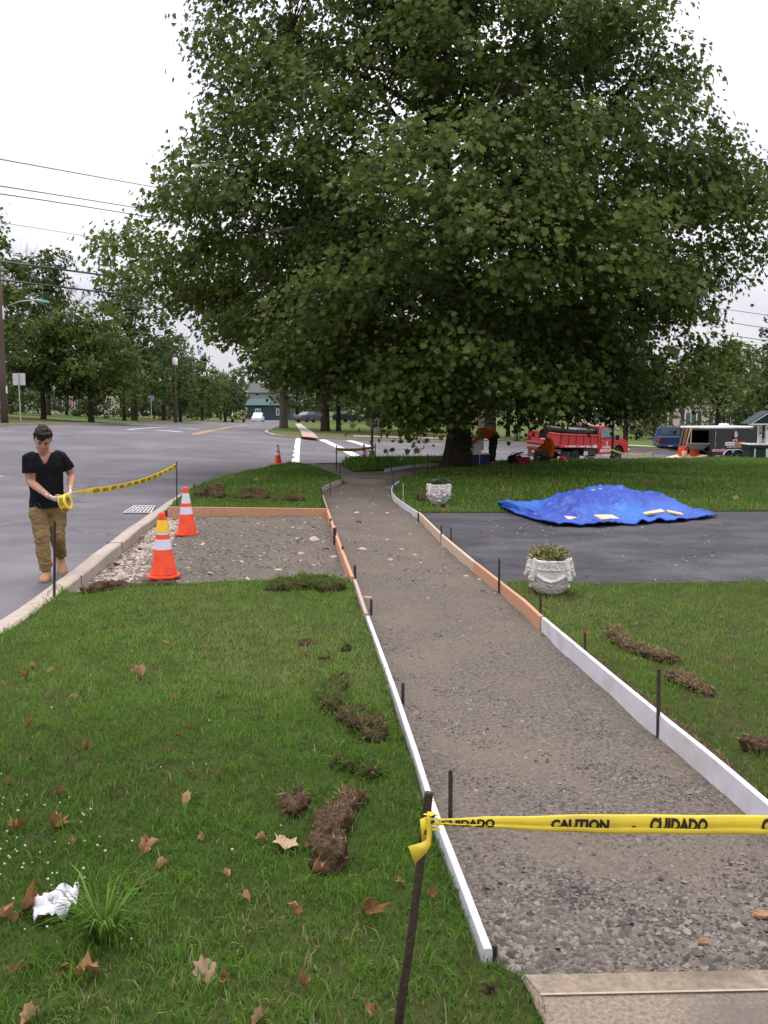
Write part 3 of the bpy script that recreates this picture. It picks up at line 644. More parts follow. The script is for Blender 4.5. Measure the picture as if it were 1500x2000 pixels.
# ---- turf
def dn(a, y0, k): return lambda y: a*np.clip((y0/np.maximum(y, y0))**k, 0, 1)
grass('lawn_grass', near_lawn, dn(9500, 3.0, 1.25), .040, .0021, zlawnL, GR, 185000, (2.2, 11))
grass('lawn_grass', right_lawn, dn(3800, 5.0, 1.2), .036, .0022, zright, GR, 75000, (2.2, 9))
grass('lawn_grass', isl_lawn, dn(900, 14, .8), .05, .0035, zisl, GR, 40000)
grass('lawn_grass', tree_lawn, dn(420, 15, .9), .055, .005, ztree, GR, 52000, (14, 34.5))
grass('lawn_grass', [tuple(v) for v in street_lawn], dn(300, 27, .5), .09, .006, lambda x, y: .06 + .10*smooth(0, 1, 1-np.abs(y-29.6)/2.6) + 0*x, GR, 12000)
kx = lambda y: np.interp(y, [p.y for p in curb_out], [p.x for p in curb_out])
grass('kerb_weeds', [(kx(y) - .005, y) for y in (8.6, 10, 12, 14, 15.6)] + [(kx(y) - .05, y) for y in (15.6, 14, 12, 10, 8.6)], lambda y: 900 + 0*y, .05, .003, lambda x, y: -.145 + 0*x, GR, 3000, extra=lambda x, y: patchy(x*0, y, .8)**2)
grass('driveway_weeds', [tuple(v) for v in pw([(940,1080),(1040,1076),(1040,1073),(940,1077)], .05)], lambda y: 400 + 0*y, .022, .003, lambda x, y: .05 + 0*x, GR, 500, extra=lambda x, y: patchy(x, y*3, 2.5)**2)
grass('driveway_weeds', [tuple(v) for v in pw([(960,1128),(1010,1140),(1500,1138),(1500,1134),(1010,1134)], .05)], lambda y: 900 + 0*y, .04, .003, lambda x, y: .05 + 0*x, GR, 1500, extra=lambda x, y: patchy(x, y, 2)**2)
# long grass tuft on the near lawn, clover heads
TUFT = thing('grass_tuft', 'tall tuft of long coarse grass below the white paper', 'grass tuft', G(205,1845,.055))
V, F4, F3, tt = [], [], [], []
for i in range(150):
    a = vary(math.pi); r0 = abs(random.gauss(0, .03)); L = random.uniform(.10, .21); ln = random.uniform(.4, 1.1)*L; w = .0032
    bx, by = math.cos(a)*r0, math.sin(a)*r0*.6; ax, ay = math.cos(a + vary(.6)), math.sin(a + vary(.6)); px_, py_ = -ay*w, ax*w; b = len(V)
    for f, hz in ((0,0),(.3,.5),(.7,.85)):
        V += [(bx + ax*ln*f**1.5 - px_*(1-f*.5), by + ay*ln*f**1.5 - py_*(1-f*.5), L*hz), (bx + ax*ln*f**1.5 + px_*(1-f*.5), by + ay*ln*f**1.5 + py_*(1-f*.5), L*hz)]
    V.append((bx + ax*ln, by + ay*ln, L*.86)); F4 += [(b,b+1,b+3,b+2),(b+2,b+3,b+5,b+4)]; F3.append((b+4,b+5,b+6)); tt += [random.uniform(.25, .75)]*7
me = mesh_np('long_blades', V, [np.array(F4), np.array(F3)]); set_tint(me, tt); link('long_blades', me, GR, TUFT)['kind'] = 'stuff'
CLOVER = mat('clover_white', (.40,.42,.30), (.60,.60,.50), 90, .9, .6, 300)
mb = MB()
for i in range(70):
    q = G(random.gauss(75, 75), random.gauss(1650, 55), .06) if i < 52 else G(random.uniform(0, 560), random.uniform(1380, 1900), .06)
    r = random.uniform(.003, .0062); mb.ell((q.x, q.y, .06 + random.uniform(.03, .055)), (r, r, r*.85), 6, 4)
mb.build('clover_flowers', CLOVER, None, True)['kind'] = 'stuff'

# ---- fallen leaves
LEAFM = mat('dead_leaf', (.9,.9,.9), (1,1,1), 30, .8, .3, 60, translucent=.15, tint=((.09,.04,.018),(.19,.085,.035),(.29,.145,.06),(.37,.23,.12),(.47,.36,.24)))
_lo = [(0,-.5),(.10,-.28),(.48,-.34),(.30,-.10),(.56,.12),(.24,.14),(.26,.44),(.08,.26),(0,.60),(-.10,.26),(-.30,.40),(-.24,.14),(-.55,.10),(-.30,-.10),(-.46,-.36),(-.10,-.28)]
def leafmesh(curl, fold, tint, seed, lobes=1.0):
    rr = random.Random(seed); n = len(_lo); pts = []
    for ring in (1.0, .55):
        for x, y in _lo:
            k = ring*(1 + rr.uniform(-.12, .12))
            if lobes < 1: l = math.hypot(x, y); x, y = x*(lobes + (1-lobes)*.4/l), y*(lobes + (1-lobes)*.45/l)
            pts.append((x*k, y*k))
    pts.append((0,0)); v = []
    for x, y in pts:
        z = curl*(x*x*1.6 + y*y*.9) + fold*abs(x) + .26*noise.noise(Vector((x*3.2, y*3.2, seed))) + .10*noise.noise(Vector((x*8, y*8, seed)))
        v.append((x*(1 - .35*abs(fold)), y*(1 - .3*abs(curl)), z))
    f4 = [(i, (i+1) % n, n + (i+1) % n, n + i) for i in range(n)]; f3 = [(n+i, n + (i+1) % n, 2*n) for i in range(n)]
    sv = [(.012,-.5,curl*.2),(-.012,-.5,curl*.2),(0.05+.1*rr.random(),-.85,curl*.3+.08)]; b = len(v); v += sv; f3.append((b, b+1, b+2))
    me = mesh_np('leaf', v, [np.array(f4), np.array(f3)], True); set_tint(me, [tint]*len(v)); me.materials.append(LEAFM); return me
LV = [leafmesh(1.0, .5, .35, 1, .6), leafmesh(-.6, 1.1, .55, 2, .55), leafmesh(1.5, .4, .25, 3, .6), leafmesh(.3, 1.2, .75, 4, .3), leafmesh(.25, .15, .85, 5, .5), leafmesh(1.7, .7, .45, 6, .5)]
def leaf(px, py, size, kind, rz, tilt, label, group=None, z=.075):
    o = bpy.data.objects.new('fallen_leaf', LV[kind]); COL.objects.link(o); q = G(px, py, z); o.location = q; o.scale = (size*.9,)*3
    o.rotation_euler = (tilt + vary(.5), vary(.8), rz); tag(o, label, 'leaf', group); return o
for a in [(268,1318,.13,3,1.2,.5,'pale tan folded leaf with its stalk up, alone high on the near lawn'),
          (358,1565,.10,3,.3,.5,'smooth orange-tan leaf in the middle of the near lawn'),
          (283,1650,.12,1,.2,.9,'orange leaf folded into a V shape on the near lawn'),
          (555,1648,.125,4,.5,.25,'flat pale tan leaf with square lobes beside the curved sod strip'),
          (508,1640,.06,3,2.2,.3,'pale grey-green bent leaf just left of the square tan leaf'),
          (612,1706,.085,5,1.2,.5,'brown curled leaf touching the end of the curved sod strip'),
          (712,1777,.12,2,.4,.3,'crumpled orange-brown leaf in the grass left of the tall tape stake'),
          (840,1747,.06,0,.9,.6,'small reddish leaf between the tape stake and the white board'),
          (42,1780,.17,5,.2,.4,'big glossy brown leaf curled against the white paper'),
          (12,1792,.12,1,2.0,.5,'brown leaf left of the big one by the white paper'),
          (172,1898,.115,1,1.9,.4,'rolled orange-brown leaf under the tall grass tuft'),
          (128,1885,.09,5,.2,.9,'twisted brown leaf standing up in the tall grass tuft'),
          (400,1895,.10,4,.1,.9,'flat brown leaf edge in the lower middle of the near lawn'),
          (102,1612,.12,0,1.0,.5,'brown lobed leaf among the clover flowers'),
          (28,1622,.11,0,2.6,.6,'brown ragged leaf at the picture edge above the clover'),
          (1140,1232,.07,0,.4,1.0,'dry brown leaf speared on the rusty stake by the right white board')]:
    leaf(*a, None, .085 if a[0] < 1100 else .30)
for px, py, s in [(142,1365,.07),(155,1350,.06),(342,1365,.08),(437,1912,.06),(590,1925,.07),(780,1722,.05),(600,1282,.07),(55,1420,.08),(168,1463,.07),(350,1436,.06),(373,1424,.06),
                  (45,1322,.09),(65,1305,.07),(143,1652,.06),(265,1735,.07),(480,1757,.07),(575,1776,.08),(38,1895,.08),(60,1992,.08),(505,1992,.07),(720,1972,.06),(320,1690,.06),(395,1634,.06),
                  (240,1226,.07),(330,1255,.09),(205,1227,.06),(160,1240,.06),(275,1201,.06),(400,1262,.07),(425,1518,.05),(372,1517,.06),(14,1535,.06),(113,1553,.07),(140,1560,.05),(330,1470,.05),(440,1710,.05),
                  (60,1255,.06),(100,1312,.06),(190,1500,.05),(505,1400,.06),(1240,1218,.06),(1425,1285,.06),(1330,1240,.05),(600,1650,.05),(300,1180,.07),(250,1175,.06),(430,1300,.05)]:
    leaf(px, py, s, random.choice([0,1,2,3,5]), vary(3), vary(.7), 'small dry brown leaf ' + ('among the white clover flowers' if px < 200 and 1580 < py < 1720 else 'in the grass under the tall tuft' if py > 1860 and px < 450 else 'on the kerb side of the upper near lawn' if px < 220 and py < 1350 else 'on the lawn close behind the gravel apron edge' if py < 1330 and px < 480 else 'in the middle of the near lawn' if px < 480 else 'near the sod lumps by the left white board' if px < 800 else 'on the right lawn near the curled sod strip'), 'small dead leaves scattered on the lawn')
for px, py, s, in [(700,1020,.14),(940,1040,.1),(975,958,.16),(1030,960,.16),(1090,985,.14),(870,1000,.14),(905,1010,.1),(1150,970,.16),(1260,945,.2),(1420,950,.2),(500,940,.18),(450,935,.18),(420,955,.15),(530,950,.15),(380,950,.15),(590,960,.15),(1440,975,.16)]:
    leaf(px, py, s, random.choice([0,1,3]), vary(3), vary(.5), 'pale dead leaf ' + ('on the shaded corner lawn' if px < 600 else 'on the dark driveway asphalt' if py > 1004 else 'on the shaded lawn behind the blue tarp'), 'dead leaves further away', .1)
# ---- white paper, stones on the path
mb = MB(); n = 12
vs = [(x/n-.5, y/n-.5) for x in range(n+1) for y in range(n+1)]
mb.add([((x*(1+.2*noise.noise(Vector((y*3,1,0)))))*.135, (y*(1+.25*noise.noise(Vector((x*4,5,0)))))*.10, .045*noise.fractal(Vector((x*5, y*5, 3)), .8, 2.2, 4) + .025*(x+.5)) for x, y in vs], [(i*(n+1)+j, (i+1)*(n+1)+j, (i+1)*(n+1)+j+1, i*(n+1)+j+1) for i in range(n) for j in range(n)])
o = mb.build('paper_napkin', mat('white_paper', (.58,.57,.61), (.66,.65,.68), 9, .9), None, True); o.location = G(110,1768,.115); o.rotation_euler = (.25, 0, .3)
so = o.modifiers.new('t', 'SOLIDIFY'); so.thickness = .002; tag(o, 'crumpled white paper napkin lying on the near lawn', 'napkin')
OST = mat('orange_stone', (.22,.11,.05), (.33,.19,.10), 30, .9, .5, 60)
def rock(px, py, s, m, label, z=.01):
    mb = MB(); mb.ell((0,0,0), (s, s*.65, s*.4), 9, 6); me = mb.mesh('stone', False); displace(me, s*.35, 1.2/s, seed=px)
    o = link('stone', me, m); o.location = G(px, py, z); o.rotation_euler = (0, 0, px*.3); tag(o, label, 'stone')
rock(1487, 1787, .032, OST, 'largest orange stone on the gravel at the picture edge'); rock(1371, 1840, .022, OST, 'orange stone in front of the concrete slab')
rock(783, 1074, .05, PALESTONE, 'flat white stone lying alone mid-way along the gravel path')
for m_ in (PALESTONE,): pass

# ================================================================== FORM BOARDS
def board(P, th, h, name, m, label, group, side=1, zt=FZ):
    P = [Vector((p.x, p.y, zt + .004*noise.noise(p*.8))) for p in P]; e = .004
    prof = [(e, 0), (th-e, 0), (th, -e), (th, -h), (0, -h), (0, -e)]
    o = sweep(P, [(-a*side, z) for a, z in prof], name, m); tag(o, label, 'board', group); return o
GB = 'form boards along the gravel path'
def cut(L, i0, i1): return [p.copy() for p in L[i0:i1]]
board(resample(chaikin(lf[:4] , 1), .25), .026, .14, 'form_board', WHITEP, 'white form board at the left of the path, nearest the concrete slab', GB, -1)
board(resample(chaikin(lf[3:], 1), .25), .028, .14, 'form_board', WHITEP, 'white form board at the left of the path, reaching the weathered timber', GB, -1)
board(resample(lfw, .3), .03, .14, 'form_board', OLDWOOD, 'short weathered grey form board at the left of the path', GB, -1)
board(resample(lft, .4), .036, .16, 'form_board', WOOD, 'new orange timber form board between apron and path', GB, -1, .115)
board(lfu, .018, .12, 'form_board', OLDWOOD, 'thin pale bent form board curving round the corner lawn', GB, -1, .105)
board(resample(chaikin(rf[:4], 1), .3), .03, .17, 'form_board', WHITEP, 'white form board at the right of the path, crossing the caution tape', GB, 1, .12)
board(resample(chaikin(rf[3:], 1), .3), .03, .17, 'form_board', WHITEP, 'white form board at the right of the path, butting the orange timber', GB, 1, .12)
board(resample(rft[:4], .4), .036, .16, 'form_board', WOOD, 'new orange timber form board beside the near planter', GB, 1, .115)
board(resample(rft[3:], .4), .036, .16, 'form_board', mat('pale_timber', (.42,.30,.22), (.52,.39,.30), 5, .8, .15, 40, stretch=(1,10,10)), 'dull pale timber form board beside the driveway', GB, 1, .112)
board(rfu, .018, .14, 'form_board', WHITEP, 'thin white bent form board curving below the shaded planter', GB, 1, .105)
board([G(*p, .13) for p in [(327,990),(480,991.5),(641,993.5)]], .04, .20, 'form_board', WOOD, 'long new orange timber form board across the back of the apron', GB, -1, .13)
board([G(x, y, .10) for x, y in [(752,917.5),(789,912),(827,907.5),(868,905.5)]], .02, .14, 'form_board', WHITEP, 'white bent form board left of the big tree trunk', GB, -1, .13)

# ---- stakes
def stake(px, py, top, label, r=.0085, m=IRON, z=.0, wide=None, lean=0.0, group='iron stakes holding the form boards', n=6, name='iron_stake'):
    b = G(px, py, z); t = D(px + lean, top, b.y); mb = MB()
    if wide: mb.box((0, 0, (t.z-b.z)/2 - .1), (wide, .012, t.z - b.z + .2))
    else: mb.tube([(0,0,-.2),((t.x-b.x),0,t.z-b.z-.008),((t.x-b.x),0,t.z-b.z)], [r, r, r*.8], n)
    o = mb.build(name, m); o.location = b; return tag(o, label, 'stake', group)
stake(1287,1437,1306,'tall dark stake against the right white board, nearest the camera', .011)
stake(1143,1300,1226,'rusty stake with a dead leaf on top by the right white board', .009, RUST)
stake(1056,1224,1156,'dark stake where the white board meets orange timber at right', .010)
stake(975,1160,1091,'dark stake inside the orange timber near the planter', .011)
stake(881,1058,1030,'short stake on the driveway side of the timber board', .010, z=.05)
stake(862,1060,1027,'short stake inside the dull timber beside the driveway', .011)
stake(817,1020,1002,'stubby stake at the far end of the dull timber', .014, z=0)
stake(787.5,988,944,'slim grey stake at the bend of the thin white board', .009, GALV)
stake(769,962,918,'first dark stake of the pair where path meets old concrete', .012)
stake(880,1606,1504,'rusty stake behind the caution tape inside the left white board', .0095, RUST)
stake(787,1376,1334,'short dark stake inside the left white board', .010)
stake(725,1200,1170,'short dark stake by the end of the weathered board', .011)
stake(693,1142,1104,'thick dark stake where weathered board meets orange timber', .014)
stake(669,1092,1066,'dark stake on the path side of the left orange timber', .013)
stake(654,1062,1031,'broad flat stake against the left orange timber', wide=.045)
stake(646,1032,1013,'short broad stake near the corner of both orange timbers', wide=.03)
stake(629,992,955,'dark stake in the grass at the corner of the timbers', .011, z=.06)
stake(645,965,938,'thin dark stake outside the bent pale board', .010, z=.06)
stake(664,938,908,'dark stake at the far end of the bent pale board', .012, z=.06)
stake(657,921,869,'tall dark post holding the left end of the far tape', .016, z=.06)
stake(733,906,866,'thin dark post holding the right end of the far tape', .016, z=.08)
stake(739,906,893,'stubby dark stake beside the far tape post', .016, z=.08)
stake(765,921,902,'dark stake at the start of the far white board', .014, z=.05)
stake(810,913,893,'dark stake in the grass left of the big trunk', .014, z=.05)
stake(835,920,886,'tall dark stake in the gravel strip left of the big trunk', .014, z=.04)
stake(844,920,906,'short stake in the gravel strip by the big trunk, first of two', .014, z=.04)
stake(849,919,907,'short stake in the gravel strip by the big trunk, closest to bark', .014, z=.04)
stake(966,1874,1846,'short dark stake at the near end of the left white board', .010)
o = stake(104,1162,1018,'dark iron stake beside the walking man at the kerb', .013, RUST, .03, lean=3, group=None)
o = stake(345,990,902,'dark post at the kerb holding the long tape', .012, IRON, .05, group=None, name='iron_post')
p0 = G(766,2080,.07); TOP = D(838, 1548, p0.y + .06); mb = MB(); d_ = TOP - p0
mb.tube([p0 - d_*.25, p0 + d_*.5 + Vector((.004,0,0)), TOP - d_.normalized()*.004, TOP], [.0112, .0112, .0112, .0122], 12)
o = mb.build('iron_stake', RUST, None, True); tag(o, 'tall thick rusty stake in the foreground with caution tape tied on', 'stake')

# ---- caution tapes
def ribbon(name, label, P0, P1, wf, sag=0.0, words=(), nrm=None, n=40, fold=False, twist=lambda s: 0.0, cat='caution tape', curve=0.0):
    """wf(s) band height; words: (text, s0, s1, t0, t1, bottom cut)"""
    P0, P1 = Vector(P0), Vector(P1); c = P1 - P0; L = c.length; nr = (nrm or Vector((c.y, -c.x, 0))).normalized(); up0 = Vector((0,0,1))
    def pos(s, t, off=0.0):
        C = P0 + c*s - Vector((0,0,1))*sag*4*s*(1-s); w = wf(s); a = twist(s); up = (up0*math.cos(a) + nr*math.sin(a)); nn = (nr*math.cos(a) - up0*math.sin(a))
        b = .10*w*math.sin(t*5+1) if fold else 0
        if fold and t < -.22: b += .006
        return C + up*(t*w) + nn*(b + off + .0015*math.sin(s*37))
    root = None; mb = MB(); ts = [-.5,-.38,-.24,-.2,-.05,.1,.25,.4,.5] if fold else [-.5,-.2,.2,.5]; vs = [pos(i/n, t) for i in range(n+1) for t in ts]; k = len(ts)
    mb.add([v - P0 for v in vs], [(i*k+j, (i+1)*k+j, (i+1)*k+j+1, i*k+j+1) for i in range(n) for j in range(k-1)])
    o = link(name, mb.mesh(name, True), YTAPE); o.location = P0; sd = o.modifiers.new('t', 'SOLIDIFY'); sd.thickness = .0012; sd.offset = -1; tag(o, label, cat)
    if words:
        tm = {}; vs, fs = [], []
        for wd, s0, s1, t0, t1, cutb in words:
            if wd not in tm:
                me = text_mesh(wd, 1.0, .05); bm = bmesh.new(); bm.from_mesh(me)
                xs = [v.co.x for v in bm.verts]; ys = [v.co.y for v in bm.verts]; a, b, c0, c1 = min(xs), max(xs), min(ys), max(ys)
                for v in bm.verts: v.co = Vector(((v.co.x-a)/(b-a), (v.co.y-c0)/(c1-c0), 0))
                for yy in (.15,.3,.45,.6,.75,.9): bmesh.ops.bisect_plane(bm, geom=bm.verts[:]+bm.edges[:]+bm.faces[:], plane_co=(0,yy,0), plane_no=(0,1,0))
                if cutb: bmesh.ops.bisect_plane(bm, geom=bm.verts[:]+bm.edges[:]+bm.faces[:], plane_co=(0,cutb,0), plane_no=(0,-1,0), clear_outer=True)
                bm.verts.index_update(); tm[wd] = ([v.co.copy() for v in bm.verts], [[v.index for v in f.verts] for f in bm.faces]); bm.free()
            V_, F_ = tm[wd]; b = len(vs)
            lo = cutb or 0
            vs += [pos(s0 + (s1-s0)*v.x, t0 + (t1-t0)*(v.y-lo)/(1-lo), .0012 + (.0015 if fold else .0006)) - P0 for v in V_]; fs += [tuple(i + b for i in f) for f in F_]
        m2 = MB(); m2.add(vs, fs); me = bpy.data.meshes.new('lettering'); me.from_pydata(m2.v, [], m2.f); link('lettering', me, BLACKINK, o)
    return o
A_ = D(852, 1604, p0.y + .045); B_ = D(1760, 1610, p0.y + .05)
def SX(px): return (px - 852)/(1760 - 852)
ribbon('caution_tape', 'near yellow caution tape stretched across the path reading CAUTION CUIDADO', A_, B_,
       lambda s: .012 + .016*min(1, s/.10) + .022*float(smooth(.08, .38, s)), .004,
       [('CUIDADO', SX(862), SX(966), -.42, .34, .0), ('CAUTION', SX(1075), SX(1188), -.20, .30, .22), ('\u2022', SX(1232), SX(1241), -.14, -.05, 0.0), ('CUIDADO ', SX(1268), SX(1380), -.20, .38, .22), ('CAUTION ', SX(1485), SX(1600), -.20, .38, .22)],
       Vector((.0,-1,.05)), 60, True)
# knot and loose tail at the stake
def strip(pts, name, label=None, parent=None, m=YTAPE, loc=None):
    mb = MB(); mb.add([p for ab in pts for p in ab], [(2*i, 2*i+2, 2*i+3, 2*i+1) for i in range(len(pts)-1)]); o = mb.build(name, m, parent, True)
    sd = o.modifiers.new('t', 'SOLIDIFY'); sd.thickness = .0012; return o
yk = p0.y + .03
def K(px, py, dy=0.0): return D(px, py, yk + dy)
kn = thing('tape_tail', 'loose yellow tape tail knotted round the foreground stake', 'tape', K(838,1610))
def KL(L): return [(K(*a) - kn.location, K(*b) - kn.location) for a, b in L]
strip(KL([((820,1600,.0),(841,1592,-.012)),((822,1622,-.012),(838,1612,-.016)),((823,1645,-.012),(836,1640,-.018))]), 'tail', None, kn)
strip(KL([((835,1585,-.02),(848,1586,-.004)),((835,1605,-.022),(846,1606,-.015)),((833,1640,-.022),(843,1635,-.02)),((823,1646,-.026),(842,1650,-.024)),((797,1653,-.035),(834,1664,-.028)),((803,1668,-.038),(822,1676,-.032)),((809,1687,-.04),(814,1685,-.038))]), 'tail', None, kn)
mb = MB()
for i in range(5):
    q = K(840 + i*1.5, 1587 + i*7) - kn.location; mb.tube([q + Vector((-.016,-.008,0)), q + Vector((0,-.018,.002)), q + Vector((.017,-.006,-.003))], [(.004,.0012)]*3, 6)
mb.build('wrap', YTAPE, kn, True)
strip(KL([((842,1594,-.026),(850,1590,-.024)),((843,1598,-.026),(850,1595,-.024))]), 'print_mark', None, kn, BLACKINK); strip(KL([((842,1604,-.026),(849,1602,-.024)),((842,1609,-.026),(849,1607,-.024))]), 'print_mark', None, kn, BLACKINK)
strip(KL([((829,1622,-.024),(833,1620,-.024)),((829,1632,-.024),(832,1630,-.024))]), 'print_mark', None, kn, BLACKINK)

# ---- cones
def cone(px, py, label, z=0.0, s=1.0, wrap=False, grp='orange traffic cones', rz=.3):
    t = thing('traffic_cone', label, 'traffic cone', G(px, py, z), rz, grp, s)
    def R_(z): return .138 - (z-.03)*(.138-.03)/.67
    mb = MB(); mb.lathe([(R_(.03)+.006,.028),(R_(.05),.05),(R_(.68),.68),(R_(.695),.698),(.018,.70)], 24); mb.build('cone_body', ORANGE, t, True)
    oc = [(math.cos(a)*.185, math.sin(a)*.185) for a in [math.pi/8 + math.pi/4*k for k in range(8)]]; oc = [(x*(1.0 if abs(abs(x)-abs(y)) > .05 else 1), y) for x, y in oc]
    mb = MB(); mb.prism(oc, .002, .032, 'z'); mb.build('base', ORANGE, t, False, .006)
    for a, b in ((.305,.415),(.465,.61)):
        mb = MB(); mb.lathe([(R_(a)+.0025,a),(R_(b)+.0025,b)], 24, cap=False); o = mb.build('reflective_band', REFL, t, True)
    if wrap:
        mb = MB(); mb.lathe([(R_(.49)+.006,.492),(R_(.54)+.008,.54),(R_(.615)+.006,.618)], 24, cap=False); mb.build('tape_wrap', mat('wrap_yellow', (.85,.48,.02), (.9,.58,.04), 14, .5, .4, 30), t, True)
    return t
cone(320,1127,'near orange cone with yellow tape wound round its tip', -.005, 1.0, True)
cone(365,1044,'second orange cone with two white bands by the timber board', -.02, .99)
cone(543,905,'distant orange cone standing on the road at the corner lawn', -.13, 1.0)
cone(711,903,'farthest orange cone half hidden behind the grass mound', -.15, 1.0)

# ---- drain grate
g = thing('drain_grate', 'rectangular steel storm drain grate in the gutter by the kerb', 'drain grate', (0,0,0))
q = [G(x, y, -.14) for x, y in [(240,1003),(262,988.5),(304,989.5),(296,1003)]]; c = sum(q, Vector())/4; g.location = c + Vector((0,0,.006)); q = [p - c for p in q]
def bil(u, v): return q[0]*(1-u)*(1-v) + q[3]*u*(1-v) + q[1]*(1-u)*v + q[2]*u*v
mb = MB(); mb.loft([[bil(u,v) for u, v in ((0,0),(1,0),(1,1),(0,1))], [bil(u,v) + Vector((0,0,.004)) for u, v in ((0,0),(1,0),(1,1),(0,1))]]); mb.build('pit', BLACKINK, g)
GRATE = mat('grate_steel', (.40,.38,.40), (.50,.48,.49), 20, .7)
for i in range(8):
    u = i/7*.94 + .03; mb = MB(); mb.loft([[bil(u-.028,v), bil(u+.028,v), bil(u+.028,v)+Vector((0,0,.016)), bil(u-.028,v)+Vector((0,0,.016))] for v in (0,1)]); mb.build('bar', GRATE, g)
for v in (.02,.35,.67,.98):
    mb = MB(); mb.loft([[bil(u,v-.022), bil(u,v+.022), bil(u,v+.022)+Vector((0,0,.018)), bil(u,v-.022)+Vector((0,0,.018))] for u in (0,1)]); mb.build('cross_bar', GRATE, g)

# ---- planters
SUCC = mat('succulent', (1,1,1), None, rough=.5, spec=.3, translucent=.2, tint=((.05,.085,.02),(.11,.15,.035),(.20,.20,.06),(.33,.27,.12),(.45,.36,.22)))
DARKLEAF = mat('planter_leaf', (1,1,1), None, rough=.5, spec=.3, translucent=.2, tint=((.02,.05,.015),(.05,.09,.03),(.12,.16,.06)))
def planter(px, py, z, s, rz, label, leafm, nleaf):
    KEY = []
    t = thing('stone_planter', label, 'planter', G(px, py, z), rz, 'white cast stone face planters', s)
    def rad(a, zz):
        r = np.interp(zz, [0,.02,.08,.16,.22,.30,.33], [.10,.125,.165,.19,.195,.195,.198]); sq = (abs(math.cos(a))**4 + abs(math.sin(a))**4)**(-.25); return r*(.72 + .28*sq)
    mb = MB(); n = 40; rings = []
    for zz in np.linspace(0, .33, 16): rings.append([Vector((math.cos(a)*rad(a,zz), math.sin(a)*rad(a,zz), zz)) for a in [2*math.pi*k/n for k in range(n)]])
    rings += [[p*.88 + Vector((0,0,.04)) for p in rings[-1]], [Vector((p.x*.86, p.y*.86, .25)) for p in rings[-1]]]
    mb.loft(rings)
    # face in relief on local -y: nose, closed eyes, brow, moustache, lips, chin
    def on(a, zz, o=0.0): r = rad(a, zz) + o; return Vector((math.cos(a)*r, math.sin(a)*r, zz))
    for k in range(4):
        A = -math.pi/2 + k*math.pi/2
        if k % 2 == 0: mb.tube([on(A,.30,.0), on(A,.22,.012), on(A,.165,.028), on(A,.15,.02)], [.014,.016,.022,.012], 8)
        if k % 2:
            for z_ in (.245, .315): mb.tube([on(A+j*.1,z_,.004) for j in range(-6, 7)], [(.008,.010)]*13, 6)
            for j in range(-2, 3):
                a = A + j*.22; mb.tube([on(a-.08,.295,.006), on(a+.06,.295,.006), on(a+.06,.268,.006), on(a-.02,.268,.006), on(a-.02,.282,.006)], [(.006,.009)]*5, 6)
            mb.tube([on(A-.62,.19,.014), on(A-.3,.15,.012), on(A,.135,.012), on(A+.3,.15,.012), on(A+.62,.19,.014)], .013, 7)
            for z_, w_ in ((.125,.10),(.11,.15),(.095,.10)): mb.tube([on(A-w_,z_,.006), on(A,z_-.006,.008), on(A+w_,z_,.006)], .007, 6)
        else:
         for sgn in (-1, 1):
            mb.tube([on(A+sgn*.10,.25,.004), on(A+sgn*.30,.262,.006), on(A+sgn*.52,.245,.002)], [.009,.012,.007], 6)
            mb.ell(on(A+sgn*.30,.222,.0), (.026,.026,.014), 8, 5)
            mb.ell(on(A+sgn*.42,.15,-.004), (.032,.032,.034), 8, 6)
            mb.tube([on(A+sgn*.02,.128,.010), on(A+sgn*.22,.118,.008), on(A+sgn*.42,.098,.0)], [.010,.011,.005], 6)
            mb.tube([on(A+sgn*.0,.105,.008), on(A+sgn*.16,.102,.004)], [.009,.006], 6)
        if k % 2 == 0: mb.ell(on(A,.066,.0), (.035,.035,.026), 8, 6)
        # corner lug with curled foot
        B = A + math.pi/4
        mb.tube([on(B,.345,-.004), on(B,.25,.012), on(B,.17,.022), on(B,.145,.03), on(B,.155,.045)], [.016,.02,.02,.016,.010], 8)
    me = remesh(mb, .0065, 1, 'pot', .4); displace(me, .004, 45, seed=3); link('pot', me, STONEW, t)
    # greek key band on every side
    kb = MB()
    for k in range(4):
        A = math.pi/4*0 + k*math.pi/2 + math.pi/4
        for j in range(-2, 3):
            a = A + j*.16
            if abs(j) > 2: continue
            for da, z0, z1, w in ((-.06,.25,.31,.007),(.06,.25,.295,.007)):
                pass
    kb = None
    mb = MB(); mb.lathe([(.165,.25),(.165,.29),(.10,.31),(.0,.315)], 16); so_ = mb.build('earth', SOIL, t, True)
    mb = MB(); rr = random.Random(px)
    for i in range(26):
        a = rr.uniform(0, 6.28); r_ = .15*math.sqrt(rr.random()); mb.ell((math.cos(a)*r_, math.sin(a)*r_, .32 + rr.uniform(0, .035)), (.05,.05,.035), 7, 4)
    me = mb.mesh('f'); o = fuzz('foliage', me, nleaf, .045, .009, leafm, t, 0, 1, .5, seed=px, spread=.7); bpy.data.meshes.remove(me)
    for i in range(7):
        a = rr.uniform(0, 6.28); h = rr.uniform(.06, .15); b = Vector((math.cos(a)*.12*rr.random(), math.sin(a)*.12*rr.random(), .33)); mb = MB(); mb.tube([b, b + Vector((vary(.03), vary(.03), h))], [.012,.008], 5); me = mb.mesh('f')
        o = fuzz('shoot', me, 50, .03, .007, leafm, t, .2, 1, .3, seed=i, spread=.8); o['kind'] = 'thing'; bpy.data.meshes.remove(me)
    return t
planter(1073,1158,.06,1.02,R(90)-.12,'near white stone planter with yellowish succulents at the driveway corner', SUCC, 1500)
planter(857,984,.10,1.10,R(0)-.02,'shaded white stone planter with a face and dark leaves near the big tree', DARKLEAF, 700)

